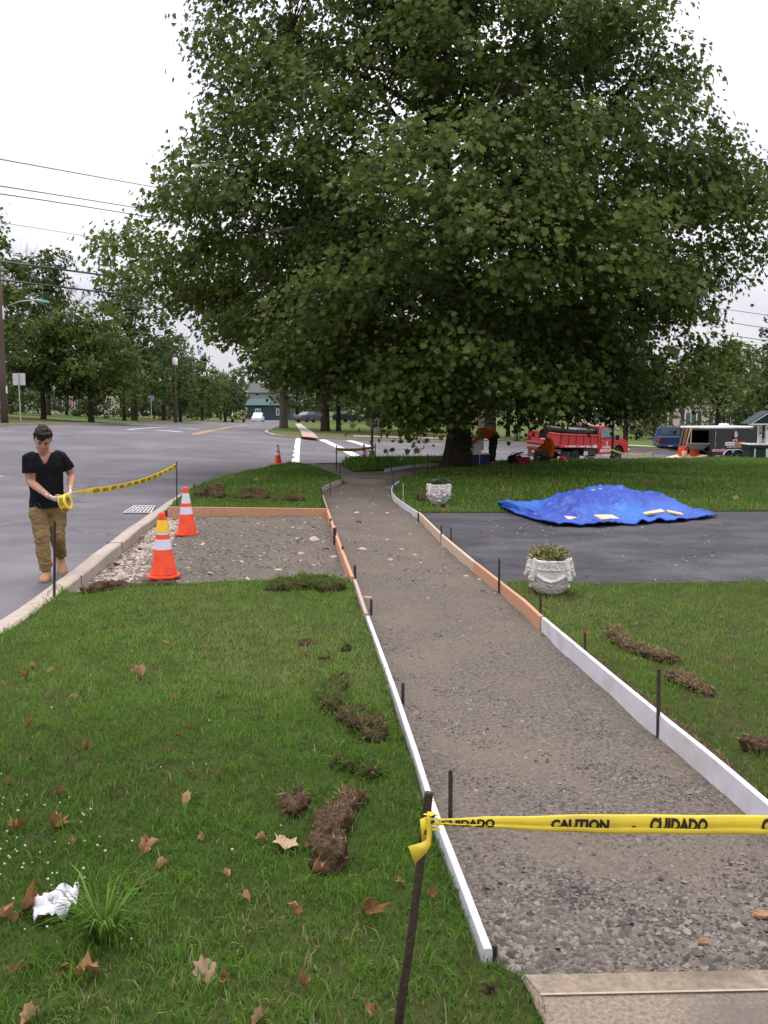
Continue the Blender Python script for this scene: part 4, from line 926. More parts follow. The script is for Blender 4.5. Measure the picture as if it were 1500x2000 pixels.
# ---- tarp over a pile, boards holding it down
c = G(1190,1010,.05); tp = thing('tarp', 'crumpled bright blue tarp covering a pile at the driveway edge', 'tarp', c)
NX, NY = 130, 70; x0, x1 = 2.03, 5.36
def edge_f(u): return np.interp(u, [0,.05,.12,.25,.5,.75,.9,1], [15.0,14.2,13.0,12.72,12.95,13.25,13.55,14.0])
def edge_b(u): return np.interp(u, [0,.1,.3,.6,.85,1], [15.4,15.9,16.3,16.4,15.8,14.35])
def hgt(u): return np.interp(u, [0,.04,.14,.24,.30,.38,.46,.56,.63,.72,.84,.93,1], [.05,.13,.15,.22,.34,.41,.43,.45,.45,.40,.20,.06,.02])
V = []
for i in range(NX+1):
    u = i/NX
    for j in range(NY+1):
        v = j/NY; yf, yb = edge_f(u), edge_b(u); y = yf + (yb-yf)*v; x = x0 + (x1-x0)*u + .06*math.sin(v*9+u*7)*(1-v)
        y += .05*math.sin(u*31)*(1-v)**3 + .03*math.sin(u*67+1)*(1-v)**3
        env = float(smooth(0, .5, v))**.62 if v < .5 else float(1-.9*smooth(.5, 1, v))
        z = hgt(u)*env*.84
        fo = noise.fractal(Vector((u*7 + v*1.5, v*3 - u*2, 4.2)), 1.0, 2.0, 4); rid = 1 - abs(noise.fractal(Vector((u*5.5 + v*2.2, v*2.2 - u*1.5, 9)), .9, 2.0, 3))*2.2
        r2_ = 1 - abs(noise.noise(Vector((u*15 + v*4, v*4 - u*5, 3))))*2.6; r3_ = 1 - abs(noise.noise(Vector((u*9 - v*7, v*6 + u*3, 8))))*2.4
        z += .05*fo*(.3 + env) + .035*max(rid, 0)**3*(.5 + env*.6) + .022*max(r2_, 0)**2*(.4 + env) + .022*max(r3_, 0)**2*(.3 + env) + .012*noise.fractal(Vector((u*30, v*17, 1)), .9, 2, 3) + .03*math.sin(u*52 + 4*math.sin(u*6 + v*2))*max(0, 1-v*2.2)*min(1, v*8)*min(1, hgt(u)*3)
        if v < .14: z += .03*max(0, math.sin(u*40 + 3*math.sin(u*9)))*(1 - v/.14) + .02*(1-v/.14)
        V.append((x - c.x, y - c.y, max(z, .004) + .006))
k = np.arange((NX+1)*(NY+1)).reshape(NX+1, NY+1); me = mesh_np('sheet', V, [np.stack([k[:-1,:-1], k[1:,:-1], k[1:,1:], k[:-1,1:]], -1).reshape(-1, 4)], True)
o = link('sheet', me, TARP, tp); so = o.modifiers.new('t', 'SOLIDIFY'); so.thickness = .006; so.offset = 1
hemp = MB(); hemp.tube([Vector(V[i*(NY+1)]) + Vector((0,0,.006)) for i in range(0, NX+1)], .012, 6); hemp.build('hem', mat('tarp_hem', (.012,.035,.25), (.02,.05,.35), 5, .6), tp, True)
VT = np.array(V).reshape(NX+1, NY+1, 3)
def tarp_pt(u, v):
    i, j = u*NX, v*NY; i0, j0 = int(min(i, NX-1)), int(min(j, NY-1)); a, b = i-i0, j-j0
    return Vector(VT[i0,j0]*(1-a)*(1-b) + VT[i0+1,j0]*a*(1-b) + VT[i0,j0+1]*(1-a)*b + VT[i0+1,j0+1]*a*b) + c
def plank(uv0, uv1, w, th, label, lift=.02, taper=1.0):
    A, B = tarp_pt(*uv0), tarp_pt(*uv1); d = (B-A).normalized(); um, vm = (uv0[0]+uv1[0])/2, (uv0[1]+uv1[1])/2
    sl = (tarp_pt(um, min(1, vm+.12)) - tarp_pt(um, max(0, vm-.06))).normalized(); s_ = (sl - d*sl.dot(d)).normalized(); n_ = d.cross(s_)
    if n_.z < 0: n_ = -n_
    o0 = (A+B)/2 + n_*lift; mb = MB()
    mb.loft([[p - o0 - s_*w*k/2, p - o0 + s_*w*k/2, p - o0 + s_*w*k/2 + n_*th, p - o0 - s_*w*k/2 + n_*th] for p, k in ((A, taper), (B, 1.0))])
    o = mb.build('wood_board', PLY, None, False, .003); o.location = o0; return tag(o, label, 'board', 'boards weighing down the tarp')
plank((.44,.50), (.60,.47), .09, .045, 'single board resting on the very top of the blue tarp', .045)
plank((.10,.13), (.25,.10), .15, .02, 'thin wedge-shaped board on the lower left of the tarp', .012, .15)
plank((.37,.08), (.475,.08), .19, .03, 'short square board on the front middle of the tarp', .012)
plank((.62,.09), (.71,.10), .11, .035, 'short board tucked in a fold on the right of the tarp', .012, .6)
plank((.73,.10), (.80,.11), .08, .03, 'smallest board on the far right of the tarp', .012)
# ================================================================== PEOPLE
def hand(mb, wrist, tip, palm_n, curl=.6, s=1.0, side=1, thumb=None):
    """palm and five separate fingers; tip = direction of the hand, palm_n = palm normal"""
    wrist = Vector(wrist); d = Vector(tip).normalized(); nn = Vector(palm_n); nn = (nn - d*nn.dot(d)).normalized(); sd = d.cross(nn)*side
    pe = wrist + d*.085*s
    mb.loft([[p + sd*(w*math.cos(a)) + nn*(h*math.sin(a)) for a in [2*math.pi*k/10 for k in range(10)]] for p, w, h in
             ((wrist - d*.03*s, .026*s, .021*s), (wrist + d*.01*s, .030*s, .019*s), (wrist + d*.05*s, .041*s, .017*s), (pe, .041*s, .014*s))])
    for i, (off, L) in enumerate(((-.030,.070),(-.010,.080),(.011,.074),(.031,.058))):
        b = wrist + d*.075*s + sd*off*s; pts = [b]; a = .15; dd = d
        for seg in (.42, .32, .26):
            a += curl; dd = d*math.cos(a) + nn*math.sin(a); pts.append(pts[-1] + dd*L*s*seg)
        mb.tube(pts, [.0105*s,.0098*s,.009*s,.0075*s], 7)
    b = wrist + d*.022*s - sd*.030*s; td = (thumb and Vector(thumb).normalized()) or (d*.7 - sd*.6 + nn*.45).normalized()
    mb.tube([b, b + td*.032*s, b + (td + nn*.35*curl).normalized()*.062*s, b + (td + nn*.8*curl).normalized()*.082*s], [.014*s,.0125*s,.011*s,.0085*s], 7)
def ringz(c, rx, ry, n=18, tilt=0.0, yaw=0.0, sq=1.0):
    out = []
    for k in range(n):
        a = 2*math.pi*k/n; x = rx*math.copysign(abs(math.cos(a))**sq, math.cos(a)); y = ry*math.copysign(abs(math.sin(a))**sq, math.sin(a))
        z = -y*math.tan(tilt); out.append(Vector(c) + Vector((x*math.cos(yaw) - y*math.sin(yaw), x*math.sin(yaw) + y*math.cos(yaw), z)))
    return out
# ---- the walking man
man = thing('person', 'man in black V-neck T-shirt and khaki trousers walking along the kerb unrolling yellow tape', 'person', G(96,1132,-.15), R(21))
HS = (Vector((-.168,-.03,1.398)), Vector((.190,-.02,1.408))); HE = (Vector((-.155,-.03,1.13)), Vector((.29,.05,1.18))); HW = (Vector((.035,-.315,.985)), Vector((.265,-.20,1.045)))
mb = MB()
def torso(mb, g=0.0):
    mb.loft([ringz((.02,.06,.80), .150+g, .105+g, tilt=.05), ringz((.02,.05,.90), .168+g, .118+g, tilt=.06), ringz((.02,.03,1.02), .152+g, .108+g, tilt=.1), ringz((.015,.0,1.16), .165+g, .112+g, tilt=.14),
             ringz((.01,-.025,1.28), .182+g, .118+g, tilt=.18), ringz((.01,-.03,1.37), .178+g, .100+g, tilt=.2), ringz((.01,-.03,1.43), .130+g, .075+g, tilt=.2), ringz((.01,-.04,1.475), .066+g, .06+g, tilt=.25)])
torso(mb)
mb.tube([(.01,-.035,1.42),(.005,-.06,1.50),(.0,-.08,1.56)], [.062,.056,.055], 12)
for i in (0, 1):
    s, e, w = HS[i], HE[i], HW[i]
    mb.tube([s + Vector((.05*(1-2*i)*1,0,.0)), s, s.lerp(e,.35), s.lerp(e,.75), e, e.lerp(w,.3), e.lerp(w,.7), w, w.lerp(e,-.12)], [.045,.052,.052,.047,.044,.046,.036,.029,.027], 12)
# head tilted down
HT = Matrix.Rotation(.56, 3, 'X') @ Matrix.Rotation(.08, 3, 'Y'); HC = Vector((0,-.140,1.594))
def hp(x, y, z): return HC + HT @ (Vector((x, y, z))*1.10)
def hring(z, rx, ry, yo, n=20): return [hp(rx*math.cos(2*math.pi*k/n), yo + ry*math.sin(2*math.pi*k/n), z) for k in range(n)]
mb.loft([hring(-.125,.030,.030,-.045), hring(-.112,.046,.052,-.035), hring(-.085,.058,.075,-.015), hring(-.045,.067,.088,-.005), hring(0,.073,.095,0), hring(.045,.076,.098,.005), hring(.085,.068,.088,.01), hring(.11,.045,.06,.012), hring(.122,.012,.018,.012)])
mb.loft([[hp(x, y, z) for x, y, z in q] for q in ([(-.010,-.09,.02),(.010,-.09,.02),(.008,-.104,.02),(-.008,-.104,.02)], [(-.013,-.09,-.012),(.013,-.09,-.012),(.009,-.116,-.012),(-.009,-.116,-.012)], [(-.020,-.085,-.036),(.020,-.085,-.036),(.012,-.120,-.032),(-.012,-.120,-.032)])])
for s in (-1, 1):
    mb.ell(hp(s*.030,-.082,.026), (.024,.014,.008), 8, 5, HT); mb.ell(hp(s*.038,-.070,-.03), (.022,.02,.018), 8, 5, HT)
    mb.ell(hp(s*.077,.012,-.005), (.011,.02,.032), 8, 6, HT)
mb.ell(hp(0,-.092,-.066), (.024,.011,.006), 8, 5, HT); mb.ell(hp(0,-.089,-.079), (.020,.012,.007), 8, 5, HT); mb.ell(hp(0,-.078,-.108), (.022,.016,.014), 8, 5, HT)
HIP = (Vector((-.075,.05,.86)), Vector((.105,.06,.86))); KN = (Vector((-.055,-.07,.49)), Vector((.115,.05,.49))); AN = (Vector((-.03,-.01,.10)), Vector((.135,.42,.185)))
for i in (0, 1): mb.tube([HIP[i] + Vector((0,0,.05)), HIP[i], HIP[i].lerp(KN[i],.5), KN[i], KN[i].lerp(AN[i],.4), AN[i]], [.085,.088,.072,.052,.052,.036], 12)
body = link('body', remesh(mb, .0085, 2, 'body', .4), SKIN, man)
for s in (-1, 1):
    mb = MB(); mb.ell(hp(s*.030,-.0885,.010), (.012,.006,.006), 8, 5, HT); mb.build('eye', mat('eye_dark', (.02,.014,.012), rough=.3), man, True)
    mb = MB(); mb.tube([hp(s*.012,-.099,.028), hp(s*.030,-.098,.035), hp(s*.050,-.082,.029)], [.004,.0055,.003], 6); mb.build('eyebrow', HAIR, man, True)
mb = MB(); mb.tube([hp(-.022,-.098,-.071), hp(-.008,-.104,-.069), hp(.008,-.104,-.069), hp(.022,-.098,-.071)], [.003,.006,.006,.003], 6); mb.build('lips', mat('lips', (.20,.085,.06)), man, True)
mb = MB(); mb.loft([hring(-.05,.066,.045,.050), hring(-.01,.078,.060,.046), hring(.03,.0815,.075,.034), hring(.066,.083,.098,.012), hring(.10,.078,.104,.0), hring(.132,.060,.084,-.006), hring(.150,.026,.042,-.004)])
for s in (-1, 1): mb.tube([hp(s*.074,-.012,.05), hp(s*.077,-.008,.01)], [.012,.006], 6)
for i in range(26):
    a = vary(1.5) - math.pi/2; x, y = math.cos(a)*.06, math.sin(a)*.085; mb.ell(hp(x + vary(.012), y*1.0 - .004, .098 + vary(.026)), (.020,.022,.022), 6, 4)
hm = remesh(mb, .0065, 1, 'hair', .4); displace(hm, .018, 34); displace(hm, .008, 90); link('hair', hm, HAIR, man)
# shirt: torso shell and sleeves, open V at the neck
mb = MB(); g = .016
mb.loft([ringz((.02,.06,.805), .200, .150, tilt=.04, n=24), ringz((.02,.055,.90), .192, .142, tilt=.06, n=24), ringz((.02,.03,1.02), .175, .128, tilt=.1, n=24), ringz((.015,.0,1.16), .182, .13, tilt=.14, n=24),
         ringz((.01,-.025,1.28), .198, .134, tilt=.18, n=24), ringz((.01,-.03,1.37), .195, .115, tilt=.2, n=24), ringz((.01,-.03,1.435), .140, .086, tilt=.2, n=24), ringz((.01,-.035,1.478), .080, .07, tilt=.25, n=24)])
for i in (0, 1):
    s, e = HS[i], HE[i]; mb.tube([s + Vector((.10*(1-2*i),0,.0)), s + Vector((.04*(1-2*i),0,.004)), s + Vector((0,0,-.012)), s.lerp(e,.22), s.lerp(e,.45), s.lerp(e,.74)], [.058,.062,.064,.063,.066,.071], 14)
sm_ = remesh(mb, .010, 2, 'shirt', .4)
bm = bmesh.new(); bm.from_mesh(sm_); bmesh.ops.bisect_plane(bm, geom=bm.verts[:]+bm.edges[:]+bm.faces[:], plane_co=(0,0,.836), plane_no=(.06,.1,-1), clear_outer=True)
dl = []
for f in bm.faces:
    p = f.calc_center_median(); x = p.x - .012
    if p.y < -.03 and p.z > 1.335 and abs(x) < .012 + (p.z-1.335)*.52: dl.append(f); continue
    if p.z > 1.455 and abs(x) < .105: dl.append(f)
    for i in (0, 1):
        s, e = HS[i], HE[i]; t_ = (p - s).dot(e - s)/(e-s).length_squared
        if t_ > 9 and (p - s.lerp(e, t_)).length < .11 and ((i == 0 and p.x < -.10) or (i == 1 and p.x > .20)) and p.z > 1.1: dl.append(f); break
bmesh.ops.delete(bm, geom=list(set(dl)), context='FACES')
for i in (0, 1):
    s, e = HS[i], HE[i]; ax = (e-s).normalized(); fs = [f for f in bm.faces if (lambda p: (.12 < (p-s).dot(ax) < .30) and (p - s - ax*(p-s).dot(ax)).length < .105 and (p.x < -.10 if i == 0 else p.x > .20))(f.calc_center_median())]
    gm = list({v for f in fs for v in f.verts}) + list({q for f in fs for q in f.edges}) + fs
    bmesh.ops.bisect_plane(bm, geom=gm, plane_co=s.lerp(e,.63), plane_no=ax, clear_outer=True)
bm.to_mesh(sm_); bm.free(); displace(sm_, .010, 9, .6, 4)
o = link('shirt', sm_, BLACKC, man); so = o.modifiers.new('t', 'SOLIDIFY'); so.thickness = .004; so.offset = 1
mb = MB(); mb.tube([(-.075,-.125,.885),(-.055,-.134,.872)], [.006,.005], 5); mb.build('shirt_print', mat('faded_print', (.05,.055,.06)), man)
# trousers
mb = MB(); mb.loft([ringz((.02,.06,.94), .145, .105, n=22), ringz((.02,.06,.88), .165, .118, n=22), ringz((.02,.06,.79), .178, .128, n=22), ringz((.02,.05,.745), .15, .10, n=22)])
for i in (0, 1):
    h, k_, a = HIP[i], KN[i], AN[i]; s = -1 + 2*i
    mb.tube([h + Vector((s*.0,0,0)), h.lerp(k_,.25) + Vector((s*.012,0,0)), h.lerp(k_,.65), k_, k_.lerp(a,.35), k_.lerp(a,.7), a + Vector((0,0,.045)), a + Vector((0,0,.005))], [.10,.108,.092,.080,.080,.073,.072,.066], 16)
pm = remesh(mb, .011, 3, 'trousers', .45); displace(pm, .016, 8, 1.7, 2); displace(pm, .008, 22, 1.6, 5); link('trousers', pm, KHAKI, man)
mb = MB(); mb.loft([ringz((.02,.06,.885), .165, .12, n=22), ringz((.02,.06,.915), .163, .118, n=22)], cap=False); mb.build('belt', mat('belt', (.03,.02,.015)), man, True)
# boots
for i, (a, pitch) in enumerate(((AN[0], 0.0), (AN[1], .75))):
    Rm = Matrix.Rotation(pitch, 3, 'X') @ Matrix.Rotation(.08*(1 if i else -1.5), 3, 'Z')
    def bp(x, y, z): return a + Rm @ Vector((x, y, z))
    def brg(y, w, h, z0): return [bp(w*math.cos(q), y, z0 + max(0, h*(.5 + .5*math.sin(q)))) for q in [2*math.pi*k/14 for k in range(14)]]
    z0 = -.095; mb = MB()
    mb.loft([brg(.085,.030,.05,z0), brg(.07,.042,.09,z0), brg(.02,.046,.115,z0), brg(-.04,.047,.10,z0), brg(-.10,.053,.078,z0), brg(-.16,.053,.062,z0), brg(-.20,.042,.05,z0), brg(-.215,.022,.035,z0)])
    mb.loft([[bp(.052*math.cos(q), .02 + .058*math.sin(q)*s_, z) for q in [2*math.pi*k/14 for k in range(14)]] for z, s_ in ((-.02,1),(.03,.95),(.075,1.0))])
    link('boot', remesh(mb, .009, 1, 'boot', .4), BOOT, man)
    mb = MB(); mb.loft([[bp(x*1.0, y, z0-.008+dz) for x, y in [(.04,.085),(.05,.02),(.048,-.05),(.058,-.11),(.054,-.17),(.03,-.217),(0,-.224),(-.03,-.217),(-.054,-.17),(-.058,-.11),(-.048,-.05),(-.05,.02),(-.04,.085),(0,.095)]] for dz in (0,.026)]); mb.build('boot_sole', BOOTSOLE, man)
    mb = MB()
    for j in range(4): mb.tube([bp(-.022,-.035-.022*j,-.0-.012*j), bp(0,-.04-.022*j,.013-.014*j), bp(.022,-.035-.022*j,-.0-.012*j)], .0035, 5)
    mb.build('lace', mat('laces', (.10,.065,.03)), man)
# gloved hands
ROLL = Vector((.205,-.395,.915)); RA = Vector((.86,-.42,.28)).normalized()
gl = MB(); hand(gl, HW[0], (.75,-.5,-.38), (.55,.35,.55), .34, 1.0, 1, (.75,-.25,.25)); link('glove', remesh(gl, .0058, 1, 'glove', .35), GLOVE, man)
gl = MB(); hand(gl, HW[1], (-.02,-.72,-.66), (-.9,-.15,-.25), .42, 1.02, -1, (-.65,-.62,-.25)); link('glove', remesh(gl, .0058, 1, 'glove', .35), GLOVE, man)
mb = MB(); mb.ell(HW[0] + Vector((.095,-.055,.01)), (.03,.016,.013), 8, 5); mb.build('fingertips', SKIN, man, True)
# tape roll: a thing held in the hands
tr = thing('tape_roll', 'fat roll of yellow caution tape held in the gloved hands', 'tape roll', man.matrix_basis @ ROLL)
tr.rotation_euler = (Matrix.Rotation(R(21), 4, 'Z') @ RA.to_track_quat('Z', 'Y').to_matrix().to_4x4()).to_euler()
mb = MB(); n = 32
prof = [(.058,-.040),(.092,-.040),(.094,-.036),(.094,.036),(.092,.040),(.058,.040)]
mb.loft([[Vector((r*math.cos(2*math.pi*k/n), r*math.sin(2*math.pi*k/n), z)) for k in range(n)] for r, z in prof + prof[:1]], True, False); mb.build('tape', YTAPE, tr, True)
mb = MB(); mb.loft([[Vector((r*math.cos(2*math.pi*k/n), r*math.sin(2*math.pi*k/n), z)) for k in range(n)] for r, z in [(.0575,-.040),(.0575,.040),(.052,.040),(.052,-.040),(.0575,-.040)]], True, False); mb.build('cardboard_core', mat('cardboard', (.36,.22,.10), (.45,.29,.14), 12, .9), tr, True)
for wd, a0, a1 in (('CAUTION', -2.5, -1.35), ('CUIDADO', -.95, .3), ('CAUTION', .7, 1.9), ('CUIDADO', 2.3, 3.4)):
    me = text_mesh(wd, 1, .03); xs = [v.co.x for v in me.vertices]; ys = [v.co.y for v in me.vertices]
    for v in me.vertices:
        u = (v.co.x-min(xs))/(max(xs)-min(xs)); w = (v.co.y-min(ys))/(max(ys)-min(ys)); a = a0 + (a1-a0)*u; v.co = Vector((.0948*math.cos(a), .0948*math.sin(a), -.024+.048*w))
    me.materials.clear(); link('lettering', me, BLACKINK, tr)
bpy.context.view_layer.update()
hold = man.matrix_basis @ (HW[1] + Vector((.02,-.06,-.03))); post = D(345, 909, G(345,990,.05).y)
wl = []
for i in range(13):
    s0 = .13 + i*.068
    wl.append((('CAUTION', 'CUIDADO')[i % 2], s0, s0 + .045, -.30, .30, 0))
ribbon('caution_tape', 'long caution tape running from the walking man to the kerb post', hold, post, lambda s: .020 + .055*float(smooth(.0, .16, s)), .10, wl, None, 50, False, lambda s: .2*math.sin(s*5))
a_, b_ = D(657, 877, G(657,921,.06).y - .03), D(733, 872, G(733,906,.08).y - .03)
ribbon('caution_tape', 'short far caution tape spanning the two dark posts by the crossing', a_, b_, lambda s: .085, .06, [(('CAUTION','CUIDADO')[i % 2], .08 + i*.11, .16 + i*.11, -.32, .32, 0) for i in range(8)], None, 24)
# ---- bending worker beside the trunk (faces left)
Y2 = 28.5
def bent():
    g = D(960, 912, Y2); t = thing('person', 'worker in orange shirt and dark trousers bent double over a cooler beside the big tree', 'person', (g.x, Y2, .05), 0)
    hip = Vector((.06,0,.90)); sh = Vector((-.46,-.02,.93)); bk = Vector((-.18,0,1.06))
    mb = MB()
    mb.tube([hip, bk, sh + Vector((.08,0,.05)), sh], [(.15,.17),(.15,.18),(.14,.19),(.10,.14)], 14)
    mb.tube([sh, sh + Vector((-.10,-.0,-.04))], [.06,.055], 10); hc = sh + Vector((-.17,.02,-.10)); mb.ell(hc, (.10,.078,.115), 12, 9, Matrix.Rotation(.9, 3, 'Y')); mb.ell(hc + Vector((-.07,0,-.07)), (.02,.014,.02), 6, 5)
    E = [(Vector((-.43,-.2,.90)), Vector((-.62,-.22,.74)), Vector((-.80,-.16,.66))), (Vector((-.35,.18,.88)), Vector((-.42,.2,.60)), Vector((-.40,.12,.36)))]
    for a, b, c in E: mb.tube([a, a.lerp(b,.5), b, b.lerp(c,.5), c], [.062,.055,.046,.042,.03], 10)
    L = [(Vector((.04,-.10,.86)), Vector((-.03,-.11,.47)), Vector((-.02,-.11,.08))), (Vector((.08,.10,.86)), Vector((.08,.11,.47)), Vector((.04,.11,.08)))]
    for a, b, c in L: mb.tube([a, a.lerp(b,.5), b, c], [.10,.085,.06,.045], 12); mb.tube([c + Vector((.05,0,-.05)), c + Vector((-.05,0,-.04)), c + Vector((-.17,0,-.06))], [.04,.045,.03], 8)
    link('body', remesh(mb, .016, 2), SKIN, t)
    mb = MB(); mb.tube([hip + Vector((-.03,0,.02)), bk + Vector((0,0,.005)), sh + Vector((.08,0,.055)), sh + Vector((.0,0,.0))], [(.165,.19),(.165,.195),(.155,.205),(.11,.15)], 16)
    for i, (a, b, c) in enumerate(E): mb.tube([a.lerp(sh,.4), a, a.lerp(b,.5), b, b.lerp(c,.85)], [.08,.078,.068,.06,.05], 12)
    m_ = remesh(mb, .018, 2); displace(m_, .018, 9); link('shirt', m_, ORANGEC, t)
    mb = MB(); mb.tube([hip + Vector((-.12,0,.03)), hip + Vector((0,0,0)), hip + Vector((.06,0,-.10))], [(.15,.18),(.175,.20),(.14,.18)], 16)
    for a, b, c in L: mb.tube([a + Vector((0,0,.02)), a.lerp(b,.5), b, b.lerp(c,.5), c + Vector((0,0,.0))], [.13,.115,.095,.09,.085], 14)
    m_ = remesh(mb, .018, 2); displace(m_, .018, 10); link('trousers', m_, DARKC, t)
    mb = MB(); mb.ell(hc + Vector((.02,0,.035)), (.105,.088,.10), 10, 7); link('hair', mb.mesh('hair', True), HAIR, t)
    for (a, b, c), nn in zip(E, ((0,.6,-.4), (-.5,0,-.3))):
        mb = MB(); hand(mb, c, (c-b), nn, .5, 1.0); link('hand', remesh(mb, .008, 1), SKIN, t)
    for a, b, c in L:
        mb = MB(); mb.tube([c + Vector((.08,0,-.045)), c + Vector((0,0,-.03)), c + Vector((-.10,0,-.05)), c + Vector((-.19,0,-.065))], [.05,.06,.05,.03], 10); link('boot', mb.mesh('boot', True), BOOT, t)
    return t
bent()
# cooler the worker reaches into: blue box, open pale lid standing up
g = D(935, 913, 28.2); ck = thing('cooler', 'blue drinks cooler with its white lid tipped open beside the trunk', 'cooler', (g.x, 28.2, .05), 0)
mb = MB(); mb.box((0,0,.17), (.66,.42,.34)); mb.build('tub', mat('cooler_blue', (.012,.035,.14), (.018,.05,.19), 5, .5), ck, False, .03, 2)
mb = MB(); mb.box((0,0,.35), (.70,.46,.03)); mb.build('rim', WPAINT, ck, False, .008)
mb = MB(); mb.box((-.10,.12,.66), (.42,.06,.60), Matrix.Rotation(.08, 3, 'Y')); mb.build('lid', WPAINT, ck, False, .02, 2)
mb = MB(); mb.box((.0,-.217,.20), (.02,.012,.30)); mb.build('latch', WPAINT, ck)
# ---- kneeling worker in a brimmed hat
def kneel():
    g = D(1068, 911, 29.5); t = thing('person', 'kneeling worker in orange shirt and brimmed hat beside the red tool box', 'person', (g.x, 29.5, .04), 0)
    hip = Vector((.05,0,.28)); ch = Vector((.06,-.03,.66)); nk = Vector((-.02,-.05,.84)); hd = Vector((-.13,-.08,.94)); mb = MB()
    mb.loft([ringz(hip,.15,.17), ringz((.06,-.01,.45),.14,.165), ringz(ch,.15,.19), ringz((.03,-.04,.77),.12,.17), ringz(nk,.06,.07)]); mb.tube([nk, hd], [.06,.055], 10); mb.ell(hd, (.095,.08,.115), 12, 9, Matrix.Rotation(-.5, 3, 'Y')); mb.ell(hd + Vector((-.10,0,-.03)), (.02,.013,.018), 6, 5)
    E = [(Vector((.04,-.20,.74)), Vector((-.12,-.24,.52)), Vector((-.30,-.16,.42))), (Vector((.04,.16,.74)), Vector((-.14,.2,.52)), Vector((-.34,.1,.44)))]
    L = [(Vector((.02,-.12,.28)), Vector((-.42,-.14,.34)), Vector((-.40,-.14,.06))), (Vector((.04,.12,.26)), Vector((-.28,.16,.08)), Vector((.12,.16,.07)))]
    for a, b, c in E: mb.tube([a, a.lerp(b,.5), b, b.lerp(c,.5), c], [.06,.053,.046,.042,.03], 10)
    for a, b, c in L: mb.tube([a, a.lerp(b,.5), b, c], [.10,.085,.06,.045], 12)
    link('body', remesh(mb, .016, 2), SKIN, t)
    mb = MB(); mb.loft([ringz((.05,0,.20),.175,.20), ringz((.06,-.01,.45),.165,.19), ringz(ch,.17,.21), ringz((.03,-.04,.78),.135,.185), ringz((-.01,-.05,.85),.075,.085)])
    for a, b, c in E: mb.tube([a.lerp(ch,.3), a, a.lerp(b,.5), b, b.lerp(c,.8)], [.08,.078,.068,.06,.05], 12)
    m_ = remesh(mb, .018, 2); displace(m_, .02, 8); link('shirt', m_, ORANGEC, t)
    mb = MB(); mb.ell((.05,0,.24), (.17,.19,.14), 12, 8)
    for a, b, c in L: mb.tube([a, a.lerp(b,.5), b, b.lerp(c,.5), c], [.12,.11,.088,.082,.078], 14)
    m_ = remesh(mb, .018, 2); displace(m_, .016, 10); link('trousers', m_, GREYC, t)
    Q = Matrix.Rotation(-.75, 3, 'Y') @ Matrix.Rotation(.35, 3, 'X'); mb = MB(); o_ = hd + Vector((-.01,0,.055))
    mb.loft([[o_ + Q @ Vector((r*math.cos(2*math.pi*k/20), r*math.sin(2*math.pi*k/20), z)) for k in range(20)] for r, z in ((.215,.0),(.22,.012),(.11,.03),(.10,.10),(.07,.125),(.01,.13))]); link('hat', mb.mesh('hat', True), HATM, t)
    for (a, b, c), nn in zip(E, ((0,.5,-.4), (0,-.5,-.3))):
        mb = MB(); hand(mb, c, (c-b), nn, .5, 1.0); link('hand', remesh(mb, .008, 1), SKIN, t)
    for c in (Vector((-.40,-.14,.06)), Vector((.14,.16,.06))):
        mb = MB(); mb.tube([c + Vector((.08,0,-.01)), c, c + Vector((-.10,0,-.015)), c + Vector((-.18,0,-.03))], [.045,.055,.045,.028], 10); link('boot', mb.mesh('boot', True), BOOT, t)
kneel()
# tool boxes and the small orange thing on the lawn
g = D(1008, 912, 28.4); tb = thing('tool_box', 'black tool bag with an open flap behind the red crate', 'tool bag', (g.x, 28.7, .05), .2)
mb = MB(); mb.box((0,0,.14), (.44,.26,.26)); mb.build('bag', DARKC, tb, False, .03, 2); mb = MB(); mb.box((.05,.02,.31), (.46,.24,.03), Matrix.Rotation(-.3, 3, 'Y')); mb.build('flap', DARKC, tb, False, .008); mb = MB(); mb.tube([(-.16,0,.27),(-.1,0,.36),(.1,0,.36),(.16,0,.27)], .012, 6); mb.build('handle', DARKC, tb)
g = D(1021, 915, 28.0); tb = thing('crate', 'dark red plastic crate beside the black tool bag', 'crate', (g.x, 28.0, .05), .1)
CR = mat('crate_red', (.22,.012,.012), (.30,.02,.018), 6, .5)
mb = MB(); rg = lambda w, d, z: [Vector((x*w, y*d, z)) for x, y in ((-1,-1),(1,-1),(1,1),(-1,1))]
mb.loft([rg(.17,.13,0), rg(.20,.155,.25), rg(.185,.14,.25), rg(.155,.115,.02)]); mb.build('tub', CR, tb, False, .006); mb = MB(); mb.loft([rg(.215,.17,.225), rg(.215,.17,.255)], cap=False); o = mb.build('rim', CR, tb); mb = MB(); mb.tube([(-.2,0,.24),(-.15,0,.33),(.15,0,.33),(.2,0,.24)], .01, 6); mb.build('handle', DARKM, tb)
g = D(1098, 910, 30); hb = thing('hard_hat', 'orange hard hat lying on the grass behind the kneeling worker', 'hard hat', (g.x, 30, .05), 0)
mb = MB(); mb.lathe([(.15,.03),(.148,.07),(.12,.13),(.07,.165),(.005,.175)], 16); mb.build('shell', ORANGE, hb, True); mb = MB(); mb.lathe([(.20,.022),(.20,.032),(.14,.045)], 16, cap=False); mb.build('brim', ORANGE, hb, True)
